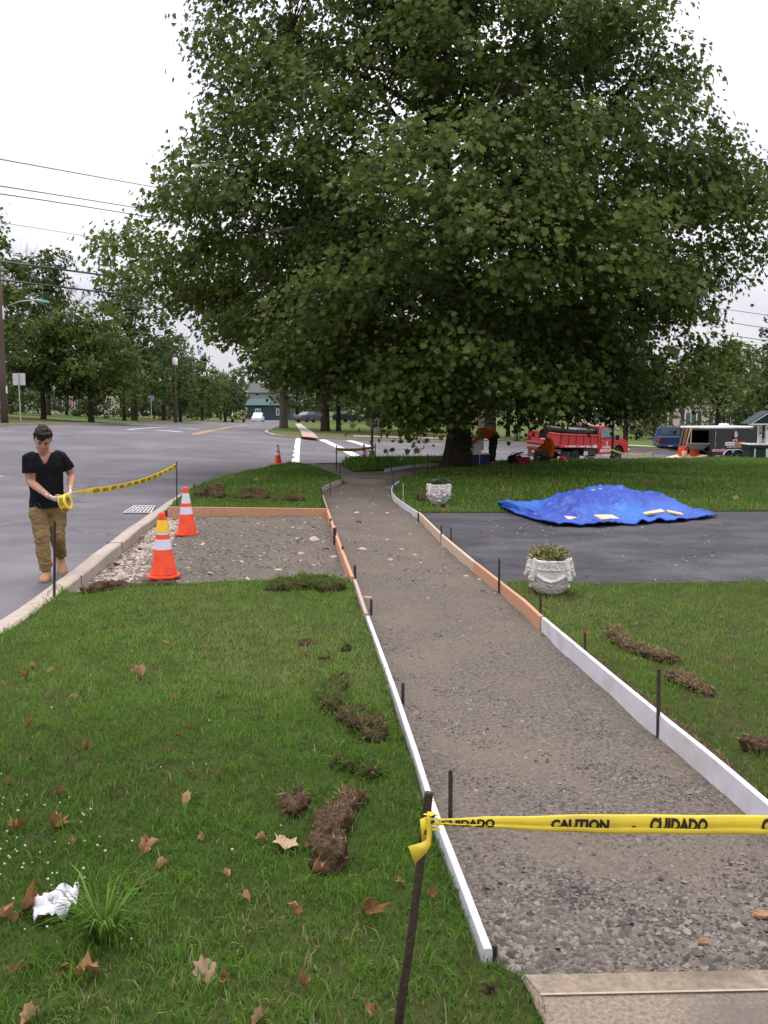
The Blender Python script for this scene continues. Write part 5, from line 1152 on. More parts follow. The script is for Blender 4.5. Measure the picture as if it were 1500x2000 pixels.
# ================================================================== VEHICLES
def wheel(parent, x, y, r, w, side, dual=False, hub=RIM):
    """wheel in the parent's frame: x forward, y left; side +1 left, -1 right"""
    wo_ = bpy.data.objects.new('wheel', None); COL.objects.link(wo_); wo_.parent = parent; wo_.location = (x, y, r)
    def lat(prof, nm, m):
        mb = MB(); n = 24; mb.loft([[Vector((q*math.cos(2*math.pi*k/n), side*z, q*math.sin(2*math.pi*k/n))) for k in range(n)] for q, z in prof], True, True); return mb.build(nm, m, wo_, True)
    lat([(r*.55,-w/2),(r*.93,-w/2),(r,-w*.38),(r,w*.38),(r*.93,w/2),(r*.62,w/2),(r*.60,w*.38)], 'tyre', TYRE)
    lat([(r*.60,w*.30),(r*.60,w*.42),(r*.54,w*.42),(r*.46,w*(.05 if dual else .3)),(r*.2,w*(.0 if dual else .32)),(r*.18,w*.36),(.001,w*.38)], 'rim', hub)
    return wo_
def vbox(p, c, d, name, m, bevel=.01, rot=None):
    mb = MB(); mb.box(c, d, rot); return mb.build(name, m, p, False, bevel)
def body_prism(p, poly, w, name, m, bevel=.04, tumble=None, seg=2):
    """side profile (x, z) extruded across; tumble (z0, z1, k) narrows the width above z0"""
    n = len(poly); mb = MB(); vs = []
    for s in (-1, 1):
        for x, z in poly:
            k = 1.0
            if tumble: k = 1 - tumble[2]*max(0, min(1, (z-tumble[0])/(tumble[1]-tumble[0])))
            vs.append((x, s*w/2*k, z))
    mb.add(vs, [tuple(range(n)), tuple(range(2*n-1, n-1, -1))] + [(i, i+n, (i+1) % n + n, (i+1) % n) for i in range(n)])
    return mb.build(name, m, p, False, bevel, seg)
# ---- red dump truck
TD = 43.5; tl = D(1093, 904, TD); th_ = math.atan2(1, 1)*0 + R(52) - math.atan2(tl.x, TD)
TD_ROLL = R(4.0)
trk = thing('dump_truck', 'red dump truck with white lettering parked on the side street', 'truck', (tl.x, TD, tl.z), th_)
WH = WPAINT
trk.rotation_euler = (TD_ROLL, 0, th_); trk.scale = (.93,)*3
for x, dual in ((0, True), (3.85, False)):
    for s in (-1, 1): wheel(trk, x, s*.86, .41, .26 if not dual else .27, s, dual)
for s in (-1, 1): wheel(trk, 0, s*.56, .41, .24, s, True)
vbox(trk, (1.3,0,.72), (5.6,.8,.16), 'chassis', DARKM); vbox(trk, (0,0,.42), (.14,1.7,.14), 'axle', DARKM)
# bed: floor, side walls with ribs, tailgate, headboard
bed = bpy.data.objects.new('bed', None); COL.objects.link(bed); bed.parent = trk; bed.location = (-1.5, 0, .98); bed.rotation_euler = (0, R(2.0), 0)
mb = MB(); mb.box((1.65,0,.04), (3.3,2.2,.08)); mb.build('floor', DARKM, bed, False, .01)
for s in (-1, 1):
    mb = MB(); mb.box((1.65, s*1.08, .38), (3.3,.05,.60)); mb.box((1.65, s*1.10, .68), (3.34,.11,.08)); mb.box((1.65, s*1.10, .06), (3.34,.10,.12))
    for k in range(6): mb.box((.08 + k*.63, s*1.115, .37), (.09,.06,.56))
    mb.build('side_wall', REDP, bed, False, .008)
mb = MB(); mb.box((-.02,0,.40), (.05,2.12,.60)); mb.box((-.045,0,.69), (.08,2.2,.07)); mb.box((-.045,0,.12), (.08,2.2,.08))
for y in (-1.04,-.35,.35,1.04): mb.box((-.05, y, .40), (.05,.08,.54))
mb.build('tailgate', REDP, bed, False, .008)
for s in (-1, 1):
    mb = MB(); mb.prism([(3.22,.05),(3.34,.05),(3.40,1.10),(3.26,1.12),(3.18,.72)], s*1.12-.04, s*1.12+.04); mb.build('headboard_post', REDP, bed, False, .01)
mb = MB(); mb.box((3.27,0,.62), (.05,2.2,1.0)); mb.build('headboard', DARKM, bed); mb = MB(); mb.box((2.35, 0, .86), (1.7,1.9,.26)); mb.build('load_cover', BLACKP, bed, False, .05)
text_on('.', .1, WH, bed, (0,0,-.5), (1,0,0), (0,0,1)) if False else None
# pictogram on the tailgate: small white digger figure, plus the strip of lettering along the bed's lower edge
mb = MB()
for c, d, r in (((-.078,.0,.36),(.01,.30,.05),0), ((-.078,.02,.45),(.01,.05,.16),.5), ((-.078,-.12,.42),(.01,.20,.04),-.6), ((-.078,.06,.55),(.01,.09,.09),0), ((-.078,-.22,.35),(.01,.14,.05),0)): mb.box(c, d, Matrix.Rotation(r, 3, 'X'))
mb.build('emblem', WH, bed)
rr = random.Random(3); mb = MB(); x = .35
while x < 3.0:
    w = rr.uniform(.05, .10); mb.box((x + w/2, -1.158, .075 + rr.uniform(-.005, .012)), (w, .008, rr.uniform(.06, .10))); x += w + (.03 if rr.random() < .8 else .12)
mb.box((2.95,-1.158,.09), (.30,.008,.16)); mb.build('side_lettering', WH, bed)
# tailgate hinge end, bumper, lamps, tool boxes
vbox(trk, (-1.45,0,.78), (.12,2.2,.14), 'rear_sill', mat('dirty_red', (.20,.05,.03), (.30,.10,.07), 8, .8)); vbox(trk, (-1.42,.55,.52), (.10,1.0,.42), 'hitch_plate', mat('rust_plate', (.10,.06,.045), (.17,.11,.08), 8, .9)); vbox(trk, (-1.48,.62,.60), (.02,.30,.10), 'warning_sticker', mat('sticker', (.7,.55,.2), rough=.6))
for s in (-1, 1): vbox(trk, (-1.53, s*.8, .78), (.03,.16,.09), 'tail_lamp', mat('lamp_red', (.35,.01,.01), rough=.3))
vbox(trk, (-.72,-.86,.42), (.03,.62,.62), 'mud_flap', mat('flap', (.09,.085,.08), (.14,.13,.12), 6, .9)); vbox(trk, (-.72,.86,.42), (.03,.62,.62), 'mud_flap', MATS['flap'])
vbox(trk, (1.15,-.82,.68), (1.1,.5,.44), 'tool_locker', DARKM, .02); vbox(trk, (.78,-1.078,.60), (.36,.01,.22), 'notice_plate', mat('plate_white', (.5,.5,.46), (.6,.6,.56), 12, .7))
vbox(trk, (1.55,-.75,.35), (.8,.06,.06), 'side_step', CHROME)
# cab
cabp = [(1.95,.50),(1.95,1.30),(2.02,2.02),(2.9,2.06),(3.12,1.98),(3.62,1.36),(4.35,1.30),(4.72,1.18),(4.82,.95),(4.82,.52),(4.35,.50),(4.30,.72),(4.15,.90),(3.85,.97),(3.55,.90),(3.40,.72),(3.35,.50)]
cab = body_prism(trk, cabp, 2.02, 'cab', REDP, .05, (1.30, 2.05, .13))
for s in (-1, 1):
    a = lambda z: s*(1.01*(1 - .13*max(0, min(1, (z-1.3)/.75))) + .004)
    mb = MB(); P = [(2.16,1.38),(2.20,1.93),(2.85,1.95),(3.05,1.86),(3.42,1.40)]; mb.loft([[Vector((x, a(z) + s*e, z)) for x, z in P] for e in (-.02,.006)]); mb.build('window', GLASS, cab)
    mb = MB(); mb.tube([(2.13,a(1.36),1.36),(2.17,a(1.95),1.96),(2.87,a(1.98),1.985),(3.08,a(1.9),1.89),(3.47,a(1.38),1.38),(2.13,a(1.36),1.36)], .014, 6); mb.build('window_seal', BLACKP, cab)
    d = bpy.data.objects.new('door', None); COL.objects.link(d); d.parent = cab
    mb = MB(); mb.box((2.70, s*1.012, .93), (1.18,.03,.70)); mb.build('panel', REDP, d, False, .012); mb = MB(); mb.box((2.25, s*1.035, 1.16), (.16,.03,.05)); mb.build('handle', DARKM, d, False, .01); mb = MB(); mb.box((2.7, s*1.034, .80), (1.19,.012,.022)); mb.build('trim_line', mat('trim_pink', (.55,.2,.2)), d)
    mb = MB(); mb.box((3.38, s*1.22, 1.42), (.12,.20,.30)); mb.tube([(3.3,s*1.0,1.34),(3.36,s*1.16,1.36)], .02, 6); mb.build('mirror', BLACKP, cab, False, .02)
    mb = MB(); n = 12; mb.tube([(3.85 + .52*math.cos(q), s*1.0, .48 + .52*math.sin(q)) for q in [math.pi*(.03 + .94*k/n) for k in range(n+1)]], .04, 8); mb.build('wheel_arch', BLACKP, cab, True)
mb = MB(); mb.loft([[Vector((3.16,-.86*k,1.93)), Vector((3.16,.86*k,1.93)), Vector((3.61,.93*k,1.40)), Vector((3.61,-.93*k,1.40))] for k in (1,)] + [[Vector((3.185,-.86,1.945)), Vector((3.185,.86,1.945)), Vector((3.64,.93,1.41)), Vector((3.64,-.93,1.41))]]); mb.build('windscreen', GLASS, cab)
vbox(trk, (4.88,0,.62), (.16,2.06,.24), 'front_bumper', CHROME, .04, None); vbox(trk, (4.84,0,.95), (.04,1.2,.26), 'grille', CHROME, .01)
for s in (-1, 1): vbox(trk, (4.83, s*.80, .98), (.05,.26,.24), 'headlight', REFL, .02); vbox(trk, (2.65, s*.97, .43), (1.5,.2,.06), 'running_board', CHROME, .02)
text_on('609-221-0791', .21, WH, cab, (2.72,-1.031,.70), (1,0,0), (0,0,1), .012)
mb = MB()
for i, (w, h) in enumerate(((.06,.12),(.05,.08),(.07,.08),(.05,.08),(.06,.08),(.05,.08),(.05,.11),(.06,.08),(.05,.08))): mb.box((2.35 + i*.085, -1.03, .88 + (h-.08)/2), (w, .008, h))
mb.ell((2.70,-1.03,1.12), (.055,.006,.085), 10, 6); mb.box((2.70,-1.031,.985), (.16,.008,.03)); mb.box((2.64,-1.031,.955), (.035,.008,.05)); mb.box((2.76,-1.031,.955), (.035,.008,.05)); mb.build('name_lettering', WH, cab)
# dark street pole in front of the truck and the tape beyond
def pole(px, py, top, Y, r, name, label, cat, m, extra=0):
    b = D(px, py, Y); t_ = D(px, top, Y); o = thing(name, label, cat, b); mb = MB(); mb.tube([(0,0,-.3),(0,0,(t_.z-b.z)*.5),(0,0,t_.z-b.z)], [r, r*.95, r*.85], 10); mb.build('post', m, o, True); return o, t_.z-b.z
pole(1195, 906, 700, 36.0, .05, 'sign_post', 'thin dark post standing in front of the red truck bonnet', 'post', DARKM)
o, h = pole(727, 900, 700, 33.0, .045, 'sign_post', 'tall dark post behind the short far tape by the crossing', 'post', DARKM)
a_, b_ = D(1194, 878, 35.9), D(1275, 884, 36.2)
ribbon('caution_tape', 'thin yellow tape from the dark post past the red truck bumper', a_, b_, lambda s: .07, .16, (), None, 20)
stake(1274, 908, 884, 'thin stake at the street end of the tape past the red truck', .015, z=-.2, group=None) if False else None
b0 = D(1274, 912, 36.2); mb = MB(); mb.tube([(0,0,-.2),(0,0,D(1274,883,36.2).z-b0.z)], .014, 6); o = mb.build('iron_stake', IRON); o.location = b0; tag(o, 'thin stake at the street end of the tape past the red truck', 'stake')

# ---- enclosed black trailer, rear door down
TD2 = 45.0; tq = D(1356, 905, TD2); hd_ = R(46) - math.atan2(tq.x, TD2)
tr_ = thing('cargo_trailer', 'open black enclosed trailer with orange and white lettering', 'trailer', (tq.x, TD2, tq.z), hd_)
LT, WT, HT_ = 3.3, 2.0, 1.62; z0 = .40
for s in (-1, 1): vbox(tr_, (LT/2, s*WT/2, z0+HT_/2-.1), (LT,.06,HT_-.2), 'side_wall', BLACKP, .01)
vbox(tr_, (LT/2,0,z0), (LT,WT,.08), 'floor', DARKM); vbox(tr_, (LT,0,z0+HT_/2-.1), (.06,WT,HT_-.2), 'front_wall', BLACKP); vbox(tr_, (LT/2,0,z0+HT_-.16), (LT+.08,WT+.10,.12), 'roof', WPAINT, .03, None); vbox(tr_, (2.0,0,z0+HT_-.04), (.4,.4,.14), 'roof_vent', WPAINT, .04)
vbox(tr_, (LT/2,-WT/2-.035,z0+.02), (LT,.02,.06), 'trim_rail', CHROME, .004)
for x, z, L_ in ((0,z0+HT_/2-.1,0),): 
    for s in (-1, 1): vbox(tr_, (0,s*(WT/2-.03),z), (.10,.09,HT_-.2), 'door_post', BLACKP, .01)
vbox(tr_, (0,0,z0+HT_-.26), (.09,WT,.10), 'door_header', BLACKP, .01)
for x in (1.15, 1.88):
    for s in (-1, 1): wheel(tr_, x, s*(WT/2+.02), .30, .20, s)
for s in (-1, 1):
    mb = MB(); n = 10; P = [(1.15 + .38*math.cos(q), .30 + .42*math.sin(q)) for q in [math.pi*(1.0-.5*k/n) for k in range(n+1)]] + [(1.88 + .38*math.cos(q), .30 + .42*math.sin(q)) for q in [math.pi*(.5-.5*k/n) for k in range(n+1)]]
    mb.tube([(x, s*(WT/2+.10), z) for x, z in P], [(.03,.10)]*len(P), 8); mb.prism([(1.34,.71),(1.70,.71),(1.52,.46)], s*(WT/2+.12)-.02, s*(WT/2+.12)+.02); mb.build('mudguard', CHROME, tr_, True)
sd_ = -WT/2 - .034
text_on('609-221-0791', .165, mat('sign_pink', (.75,.42,.36)), tr_, (.58, sd_, z0+.30), (1,0,0), (0,0,1), .012)
text_on('C O N S T R U C T I O N', .10, WPAINT, tr_, (1.72, sd_, z0+.46), (1,0,0), (0,0,1), .004)
vbox(tr_, (1.36, sd_+.0, z0+.63), (.68,.012,.18), 'name_panel', WPAINT, 0); vbox(tr_, (2.08, sd_, z0+.63), (.70,.012,.18), 'name_panel', mat('sign_orange', (.75,.17,.04)), 0)
mb = MB(); rr = random.Random(5)
for bx in (1.04, 1.75):
    for i in range(6): mb.box((bx + .06 + i*.105, sd_-.008, z0+.63), (.02 + .02*rr.random(), .006, .09)); mb.box((bx + .09 + i*.105, sd_-.008, z0+.61 + .05*rr.random()), (.05, .006, .018))
mb.build('name_lettering', mat('sign_grey', (.22,.2,.22)), tr_)
mb = MB(); mb.tube([(1.73 + .15*math.cos(q), sd_-.004, z0+1.10 + .22*math.sin(q)) for q in [math.pi*(.25 + 1.65*k/14) for k in range(15)]], [(.012,.05)]*15, 6); mb.build('emblem', mat('emblem_red', (.28,.05,.03)), tr_)
mb = MB(); mb.ell((1.77, sd_-.002, z0+1.09), (.11,.008,.18), 14, 8); mb.box((1.72, sd_-.004, z0+.83), (.28,.012,.05)); mb.box((1.62,sd_-.004,z0+.79), (.06,.012,.08)); mb.box((1.84,sd_-.004,z0+.79), (.06,.012,.08)); mb.build('emblem', WPAINT, tr_)
mb = MB(); mb.prism([(1.71,z0+1.10),(1.83,z0+1.10),(1.77,z0+1.22)], sd_-.014, sd_-.009); mb.box((1.77, sd_-.012, z0+.97), (.10,.006,.04)); mb.build('emblem', BLACKP, tr_)
vbox(tr_, (.30, sd_, z0+.85), (.03,.03,.9), 'door_bar', CHROME, 0); vbox(tr_, (.30, sd_-.01, z0+.6), (.07,.04,.1), 'door_latch', CHROME, 0); vbox(tr_, (.30, sd_-.01, z0+1.15), (.07,.04,.1), 'door_latch', CHROME, 0)
mb = MB(); mb.prism([(-.02,z0+.02),(-.02,z0+.08),(-2.3,.10),(-2.3,.04)], -WT/2+.06, WT/2-.06); mb.build('ramp_door', PLY, tr_, False, .008)
# things leaning and standing at the trailer mouth (placed in the trailer's frame)
M_ = Matrix.Translation((tq.x, TD2, tq.z)) @ Matrix.Rotation(hd_, 4, 'Z')
def rp(x): return z0 + .06 + (x)*(z0+.02-.08)/2.3 if x < 0 else z0 + .05
def tplace(x, y, z=None): return M_ @ Vector((x, y, rp(x) if z is None else z))
for i, (x, y, w, lean, m_, lb) in enumerate(((-.25,.92,.10,.30,mat('brown_plank', (.14,.085,.055), (.22,.14,.09), 6, .85, stretch=(8,1,1)),'brown timber plank leaning in the trailer mouth, nearest the blue pickup'), (-.18,.72,.22,.26,mat('brown_board', (.16,.09,.05), (.24,.14,.08), 6, .8, stretch=(8,1,1)),'wide brown board leaning in the trailer mouth'), (-.3,.42,.06,.35,PLY,'thin pale plank leaning in the trailer mouth'), (-.2,.1,.05,-.2,PLY,'second thin pale plank tilted the other way in the trailer mouth'))):
    o = thing('wood_plank', lb, 'plank', tplace(x, y), hd_, 'planks leaning at the trailer mouth'); mb = MB(); mb.box((0,0,.70), (.04,w,1.4)); p = mb.build('plank', m_, o, False, .004); p.rotation_euler = (lean*.45, .1, 0)
def jug(x, y, s, lb, nm='fuel_can', cat='fuel can'):
    o = thing(nm, lb, cat, tplace(x, y), hd_ + .4); mb = MB(); mb.loft([[Vector((a*w*s, b*d*s, z*s)) for a, b in ((-1,-1),(1,-1),(1,1),(-1,1))] for z, w, d in ((0,.15,.11),(.02,.17,.13),(.30,.17,.13),(.38,.10,.08))]); mb.build('can_body', ORANGE, o, False, .03, 2)
    mb = MB(); mb.tube([(-.09*s,0,.36*s),(-.07*s,0,.46*s),(.07*s,0,.46*s),(.10*s,0,.36*s)], .018*s, 6); mb.build('handle', DARKM, o); mb = MB(); mb.tube([(.13*s,0,.33*s),(.2*s,0,.44*s)], .03*s, 8); mb.build('spout', DARKM, o)
jug(-.5, .32, 1.35, 'orange fuel can between the leaning planks'); jug(-.35, -.32, 1.3, 'orange fuel can against the wheelbarrow tray')
o = thing('bucket', 'small white bucket on the ramp beside the wheelbarrow', 'bucket', tplace(-.75, -.02)); mb = MB(); mb.lathe([(.10,0),(.13,.28),(.14,.28),(.14,.30),(.12,.30),(.095,.02)], 14); mb.build('pail', WPAINT, o, True); mb = MB(); mb.tube([(.13*math.cos(q), 0, .28 + .1*math.sin(q)) for q in [math.pi*k/8 for k in range(9)]], .006, 5); mb.build('handle', DARKM, o)
wb = thing('wheelbarrow', 'wheelbarrow with a grey dirty tray tipped up on the trailer ramp', 'wheelbarrow', tplace(-.75, -.85), hd_ - R(58)); wb.scale = (.85,)*3
mb = MB(); rq = lambda x0, x1, w, z: [Vector((x0,-w,z)), Vector((x1,-w,z)), Vector((x1,w,z)), Vector((x0,w,z))]
mb.loft([rq(-.35,.38,.20,.50), rq(-.55,.72,.36,.86), rq(-.52,.68,.335,.86), rq(-.33,.36,.185,.53)]); tray = mb.build('tray', mat('tray_steel', (.16,.14,.12), (.25,.225,.20), 9, .85, c3=(.12,.09,.07)), wb, False, .01); 
mb = MB()
for s in (-1, 1): mb.tube([(.85,s*.05,.20),(.35,s*.20,.46),(-.45,s*.27,.52),(-1.05,s*.30,.66)], .022, 6); mb.tube([(-.3,s*.26,.50),(-.42,s*.28,.0),(-.2,s*.28,.0),(-.1,s*.24,.48)], .016, 6)
mb.build('frame', DARKM, wb); wheel(wb, .86, 0, .20, .10, -1)
# ---- blue pickup, rear towards us
bp_ = D(1312, 886, 60); bt = thing('pickup_truck', 'dark blue pickup seen from behind, parked left of the black trailer', 'truck', bp_, R(90) - .22)
for x in (0, 3.4):
    for s in (-1, 1): wheel(bt, x, s*.80, .38, .25, s)
vbox(bt, (1.5,0,.55), (4.6,1.3,.2), 'chassis', DARKM)
body_prism(bt, [(-1.1,.55),(-1.12,1.18),(1.0,1.20),(1.0,.55)], 1.92, 'bed', BLUEP, .04); body_prism(bt, [(1.02,.50),(1.02,1.20),(1.15,1.80),(2.2,1.82),(2.85,1.22),(4.15,1.12),(4.3,.95),(4.3,.5)], 1.92, 'cab', BLUEP, .06, (1.2,1.82,.18))
vbox(bt, (-1.13,0,.92), (.03,1.5,.44), 'tailgate', mat('dull_blue', (.02,.035,.10), (.03,.05,.13), 4, .5), .02); vbox(bt, (-1.20,0,.58), (.14,1.9,.18), 'rear_bumper', BLUEP, .03); vbox(bt, (-1.28,-.55,.60), (.015,.32,.15), 'number_plate', REFL, 0); vbox(bt, (-1.28,.25,.57), (.012,.3,.05), 'bumper_sticker', WPAINT, 0)
mb = MB(); mb.loft([[Vector((1.03,-.78,1.28)), Vector((1.03,.78,1.28)), Vector((1.13,.70,1.72)), Vector((1.13,-.70,1.72))], [Vector((1.06,-.78,1.28)), Vector((1.06,.78,1.28)), Vector((1.16,.70,1.72)), Vector((1.16,-.70,1.72))]]); mb.build('rear_window', GLASS, bt)
for s in (-1, 1): vbox(bt, (-1.13, s*.87, .95), (.05,.15,.34), 'tail_lamp', MATS['lamp_red'], .01)
# ---- wishing well kiosk at the right edge
wq = D(1489, 908, 33.0); ww = thing('wishing_well', 'dark green and white wishing well with a gabled roof at the lawn edge', 'wishing well', (wq.x, 33.0, wq.z), -.12)
mb = MB(); mb.box((0,0,.36), (1.20,1.1,.66)); mb.build('base_box', GREENP, ww, False, .01); mb = MB(); mb.box((0,0,.03), (1.34,1.24,.06)); mb.build('plinth', WPAINT, ww, False, .008)
mb = MB(); mb.box((0,0,.71), (1.30,1.2,.12)); mb.build('frieze', GREENP, ww, False, .008); mb = MB(); mb.box((0,0,.79), (1.36,1.26,.04)); mb.build('counter', WPAINT, ww, False, .006)
for x, w in ((-.46,.05),(.0,.13),(.46,.05)): mb = MB(); mb.box((x,-.555,.36), (w,.03,.60)); mb.build('trim', WPAINT, ww, False, .004)
for x, y in ((0,-.45),(0,.45)): mb = MB(); mb.box((x-.02,y,1.18), (.13,.13,.76)); mb.build('roof_post', WPAINT, ww, False, .006)
mb = MB(); mb.box((-.02,-.522,1.40), (.035,.02,.10)); mb.build('bracket', IRON, ww)
mb = MB(); mb.tube([(-.02,-.4,1.2),(-.02,.4,1.2)], .03, 8); mb.build('winch', DARKM, ww)
mb = MB(); mb.prism([(-.68,1.55),(.68,1.55),(0,2.0)], -.52, .52); mb.build('roof', GREENP, ww, False, .006)
mb = MB(); mb.box((0,-.54,1.55), (1.46,.04,.055)); mb.build('eave_board', WPAINT, ww)
for s in (-1, 1):
    mb = MB(); mb.box((s*.35,-.545,1.775), (.86,.045,.06), Matrix.Rotation(s*math.atan2(.45,.68), 3, 'Y')); mb.build('barge_board', WPAINT, ww)
    mb = MB(); mb.box((s*.355,0,1.80), (.88,1.14,.03), Matrix.Rotation(s*math.atan2(.45,.68), 3, 'Y')); mb.build('roof_slope', mat('roof_dark', (.03,.045,.04), (.05,.065,.058), 12, .9), ww)
# ---- far cars
def car(px, py, Y, rz, label, paint, prof, roof, w=1.8, group=None, wb=2.7, r=.32, glass=GLASS, lamps=False, off=0.0, ground=False):
    b = D(px, py, Y)
    if ground: b = grounded(b)
    t = thing('parked_car' if not lamps else 'car', label, 'car', (b.x, Y, b.z + off), rz, group)
    bd = body_prism(t, prof, w, 'body', paint, .06, (.85, 1.5, .18))
    mb = MB(); n = len(roof); vs = []
    for s in (-1, 1): vs += [(x, s*(w/2*(1 - .18*max(0, min(1, (z-.85)/.65))) + .01), z) for x, z in roof]
    mb.add(vs, [tuple(range(n)), tuple(range(2*n-1, n-1, -1))] + [(i, i+n, (i+1) % n + n, (i+1) % n) for i in range(n)]); mb.build('window', glass, t)
    xs = [x for x, z in prof]; x0, x1 = min(xs), max(xs)
    for x in ((x0+x1)/2 - wb/2 - .1, (x0+x1)/2 + wb/2 - .1):
        for s in (-1, 1): wheel(t, x, s*(w/2-.08), r, .2, s)
    for s in (-1, 1):
        vbox(t, (x1-.02, s*w*.36, .68), (.06,.3,.14), 'headlight', (mat('lit_lamp', (1,.9,.75), rough=.3) if lamps else REFL), .01); vbox(t, (x0+.02, s*w*.38, .75), (.05,.22,.16), 'tail_lamp', MATS['lamp_red'], .01)
    return t
SED = [(-2.3,.28),(-2.35,.72),(-2.2,.98),(-1.6,1.02),(-.95,1.40),(.25,1.43),(1.05,1.0),(2.1,.86),(2.35,.66),(2.35,.28)]; SEDR = [(-1.45,1.02),(-.90,1.36),(.22,1.385),(.92,1.02)]
VAN = [(-2.4,.3),(-2.45,.8),(-2.3,1.1),(-2.1,1.70),(.2,1.74),(1.25,1.12),(2.2,.95),(2.45,.7),(2.45,.3)]; VANR = [(-2.15,1.08),(-2.0,1.62),(.17,1.66),(1.0,1.12)]
SUV = [(-2.2,.38),(-2.25,.9),(-2.15,1.1),(-2.0,1.72),(.1,1.76),(.85,1.14),(2.0,1.08),(2.2,.85),(2.2,.38)]; SUVR = [(-2.0,1.14),(-1.9,1.64),(.05,1.68),(.62,1.16)]
BLUEGREY = mat('blue_grey_paint', (.06,.07,.10), (.08,.09,.125), 4, .3, coat=.3); NEARBLK = mat('black_car_paint', (.012,.013,.018), (.02,.02,.026), 4, .25, coat=.4)
car(607, 831, 116, R(48), 'blue grey sedan parked on the far drive beyond the crossing', BLUEGREY, SED, SEDR, ground=True)
car(682, 831, 122, R(-40), 'black minivan parked nose right beside the blue grey sedan', NEARBLK, VAN, VANR, ground=True)
LITC = mat('white_car_paint', (.62,.63,.64), (.7,.7,.71), 4, .3, coat=.3)
car(214, 803.5, 128, R(165), 'white car parked under the trees across the main road', LITC, SUV, SUVR, ground=True)
jp = car(465, 824.5, 128, R(-84), 'approaching jeep with a yellow-green bonnet on the far main road', mat('lime_paint', (.22,.26,.05), (.28,.32,.08), 4, .4), SUV, SUVR, lamps=True)
car(504, 826, 150, R(-88), 'white car approaching with headlights on, farthest along the main road', LITC, SUV, SUVR, lamps=True)
car(268, 800, 140, R(35), 'pale car half hidden behind trunks across the main road', LITC, SED, SEDR, ground=True)
vb = D(18, 806, 85)
car(14, 806, 98, R(30), 'white van behind the utility pole at the left picture edge', LITC, VAN, VANR, ground=True)

# ================================================================== POLES, SIGNS, WIRES
ub = D(9, 822, 48); ht_ = D(13, 512, 48).z - ub.z
up_ = thing('utility_pole', 'tall brown timber utility pole with a street light at the left edge', 'utility pole', ub)
mb = MB(); mb.tube([(0,0,-.5),(0,0,3),(.05,0,ht_*.6),(.1,0,ht_)], [.20,.185,.15,.12], 12); mb.build('shaft', POLEW, up_, True)
q = [D(x, y, 48 - dy) - ub for x, y, dy in ((16,597,0),(38,589,.4),(60,586.5,.8),(78,586,1.1))]; mb = MB(); mb.tube(q, .035, 8); mb.build('lamp_arm', GALV, up_, True)
lh = D(85, 589, 46.8) - ub; mb = MB(); mb.loft([[lh + Vector((x, y, z)) for x, y, z in r_] for r_ in ([(-.32,-.06,.06),(-.32,.06,.06),(-.32,.06,.0),(-.32,-.06,.0)], [(-.1,-.16,.10),(-.1,.16,.10),(-.1,.16,-.05),(-.1,-.16,-.05)], [(.25,-.14,.02),(.25,.14,.02),(.25,.14,-.07),(.25,-.14,-.07)])]); mb.build('lamp_head', mat('lamp_teal', (.16,.42,.42), (.2,.48,.47), 3, .4), up_, False, .02)
mb = MB(); mb.tube([(.22,0,5.5),(.22,-.02,6.2)], .05, 6); mb.box((.24,-.1,1.7), (.05,.08,.4)); mb.box((-.12,-.18,4.9), (.16,.1,.4)); mb.build('conduit', WPAINT, up_)
mb = MB()
for z in (ht_-.3, ht_-.6): mb.tube([(.1,-.12,z),(.6,-.15,z-.15)], .012, 4); mb.ell((.35,-.14,z-.02), (.07,.05,.09), 6, 4)
mb.build('insulator', GALV, up_)
def sign(px, py, top, Y, pw_, ph_, label, m, name='road_sign', back=True, lift=0.0):
    b = D(px, py, Y); t = thing(name, label, 'sign', b); z1_ = D(px, top, Y).z - b.z
    mb = MB(); mb.tube([(0,0,-.2),(0,0,z1_)], .035, 6); mb.build('post', GALV, t); mb = MB(); mb.box((0,.05 if back else -.05,z1_-ph_/2), (pw_,.012,ph_)); mb.build('plate', m, t, False, .004); return t
sign(40, 815, 729, 46, .66, .62, 'blank back of a pale square road sign beside the utility pole', mat('sign_back', (.50,.46,.46), (.56,.52,.52), 12, .6))
sign(296, 816, 773, 74, .52, .42, 'small grey-blue street sign on a post across the main road', mat('sign_blue_grey', (.16,.20,.26), (.22,.26,.32), 6, .6))
fp = D(343, 815, 82); tp_ = thing('utility_pole', 'far utility pole carrying a white transformer above the dark trees', 'utility pole', fp); zt_ = D(343,690,82).z - fp.z
mb = MB(); mb.tube([(0,0,-.5),(0,0,zt_)], [.17,.12], 8); mb.build('shaft', POLEW, tp_, True); mb = MB(); mb.lathe([(.22,0),(.26,.1),(.26,.62),(.18,.7)], 12, (.15,-.32,D(343,714,82).z - fp.z)); mb.build('transformer', WPAINT, tp_, True); mb = MB(); mb.box((0,0,zt_-.4), (1.1,.1,.12)); mb.build('cross_arm', POLEW, tp_)
fp = D(431, 818, 140); tp_ = thing('utility_pole', 'farthest utility pole with two white transformers and a small lamp', 'utility pole', fp); zt_ = D(431,728,140).z - fp.z
mb = MB(); mb.tube([(0,0,-.5),(0,0,zt_)], [.22,.14], 8); mb.build('shaft', POLEW, tp_, True)
for x in (-2.6, -1.5): mb = MB(); mb.lathe([(.33,0),(.33,.9)], 10, (x,0,zt_-.8)); mb.build('transformer', WPAINT, tp_, True)
mb = MB(); mb.box((-1.2,0,zt_-1.0), (4.2,.12,.14)); mb.build('cross_arm', POLEW, tp_)
def wire(pts, r, label, m=BLACKINK, grp='overhead wires'):
    P = [D(x, y, Y) for x, y, Y in pts]; P = chaikin(P, 2); c = P[0]; mb = MB(); mb.tube([p - c for p in P], r*1.3, 5); o = mb.build('overhead_wire', m); o.location = c; return tag(o, label, 'wire', grp)
GW = mat('grey_wire', (.10,.10,.11), rough=.6)
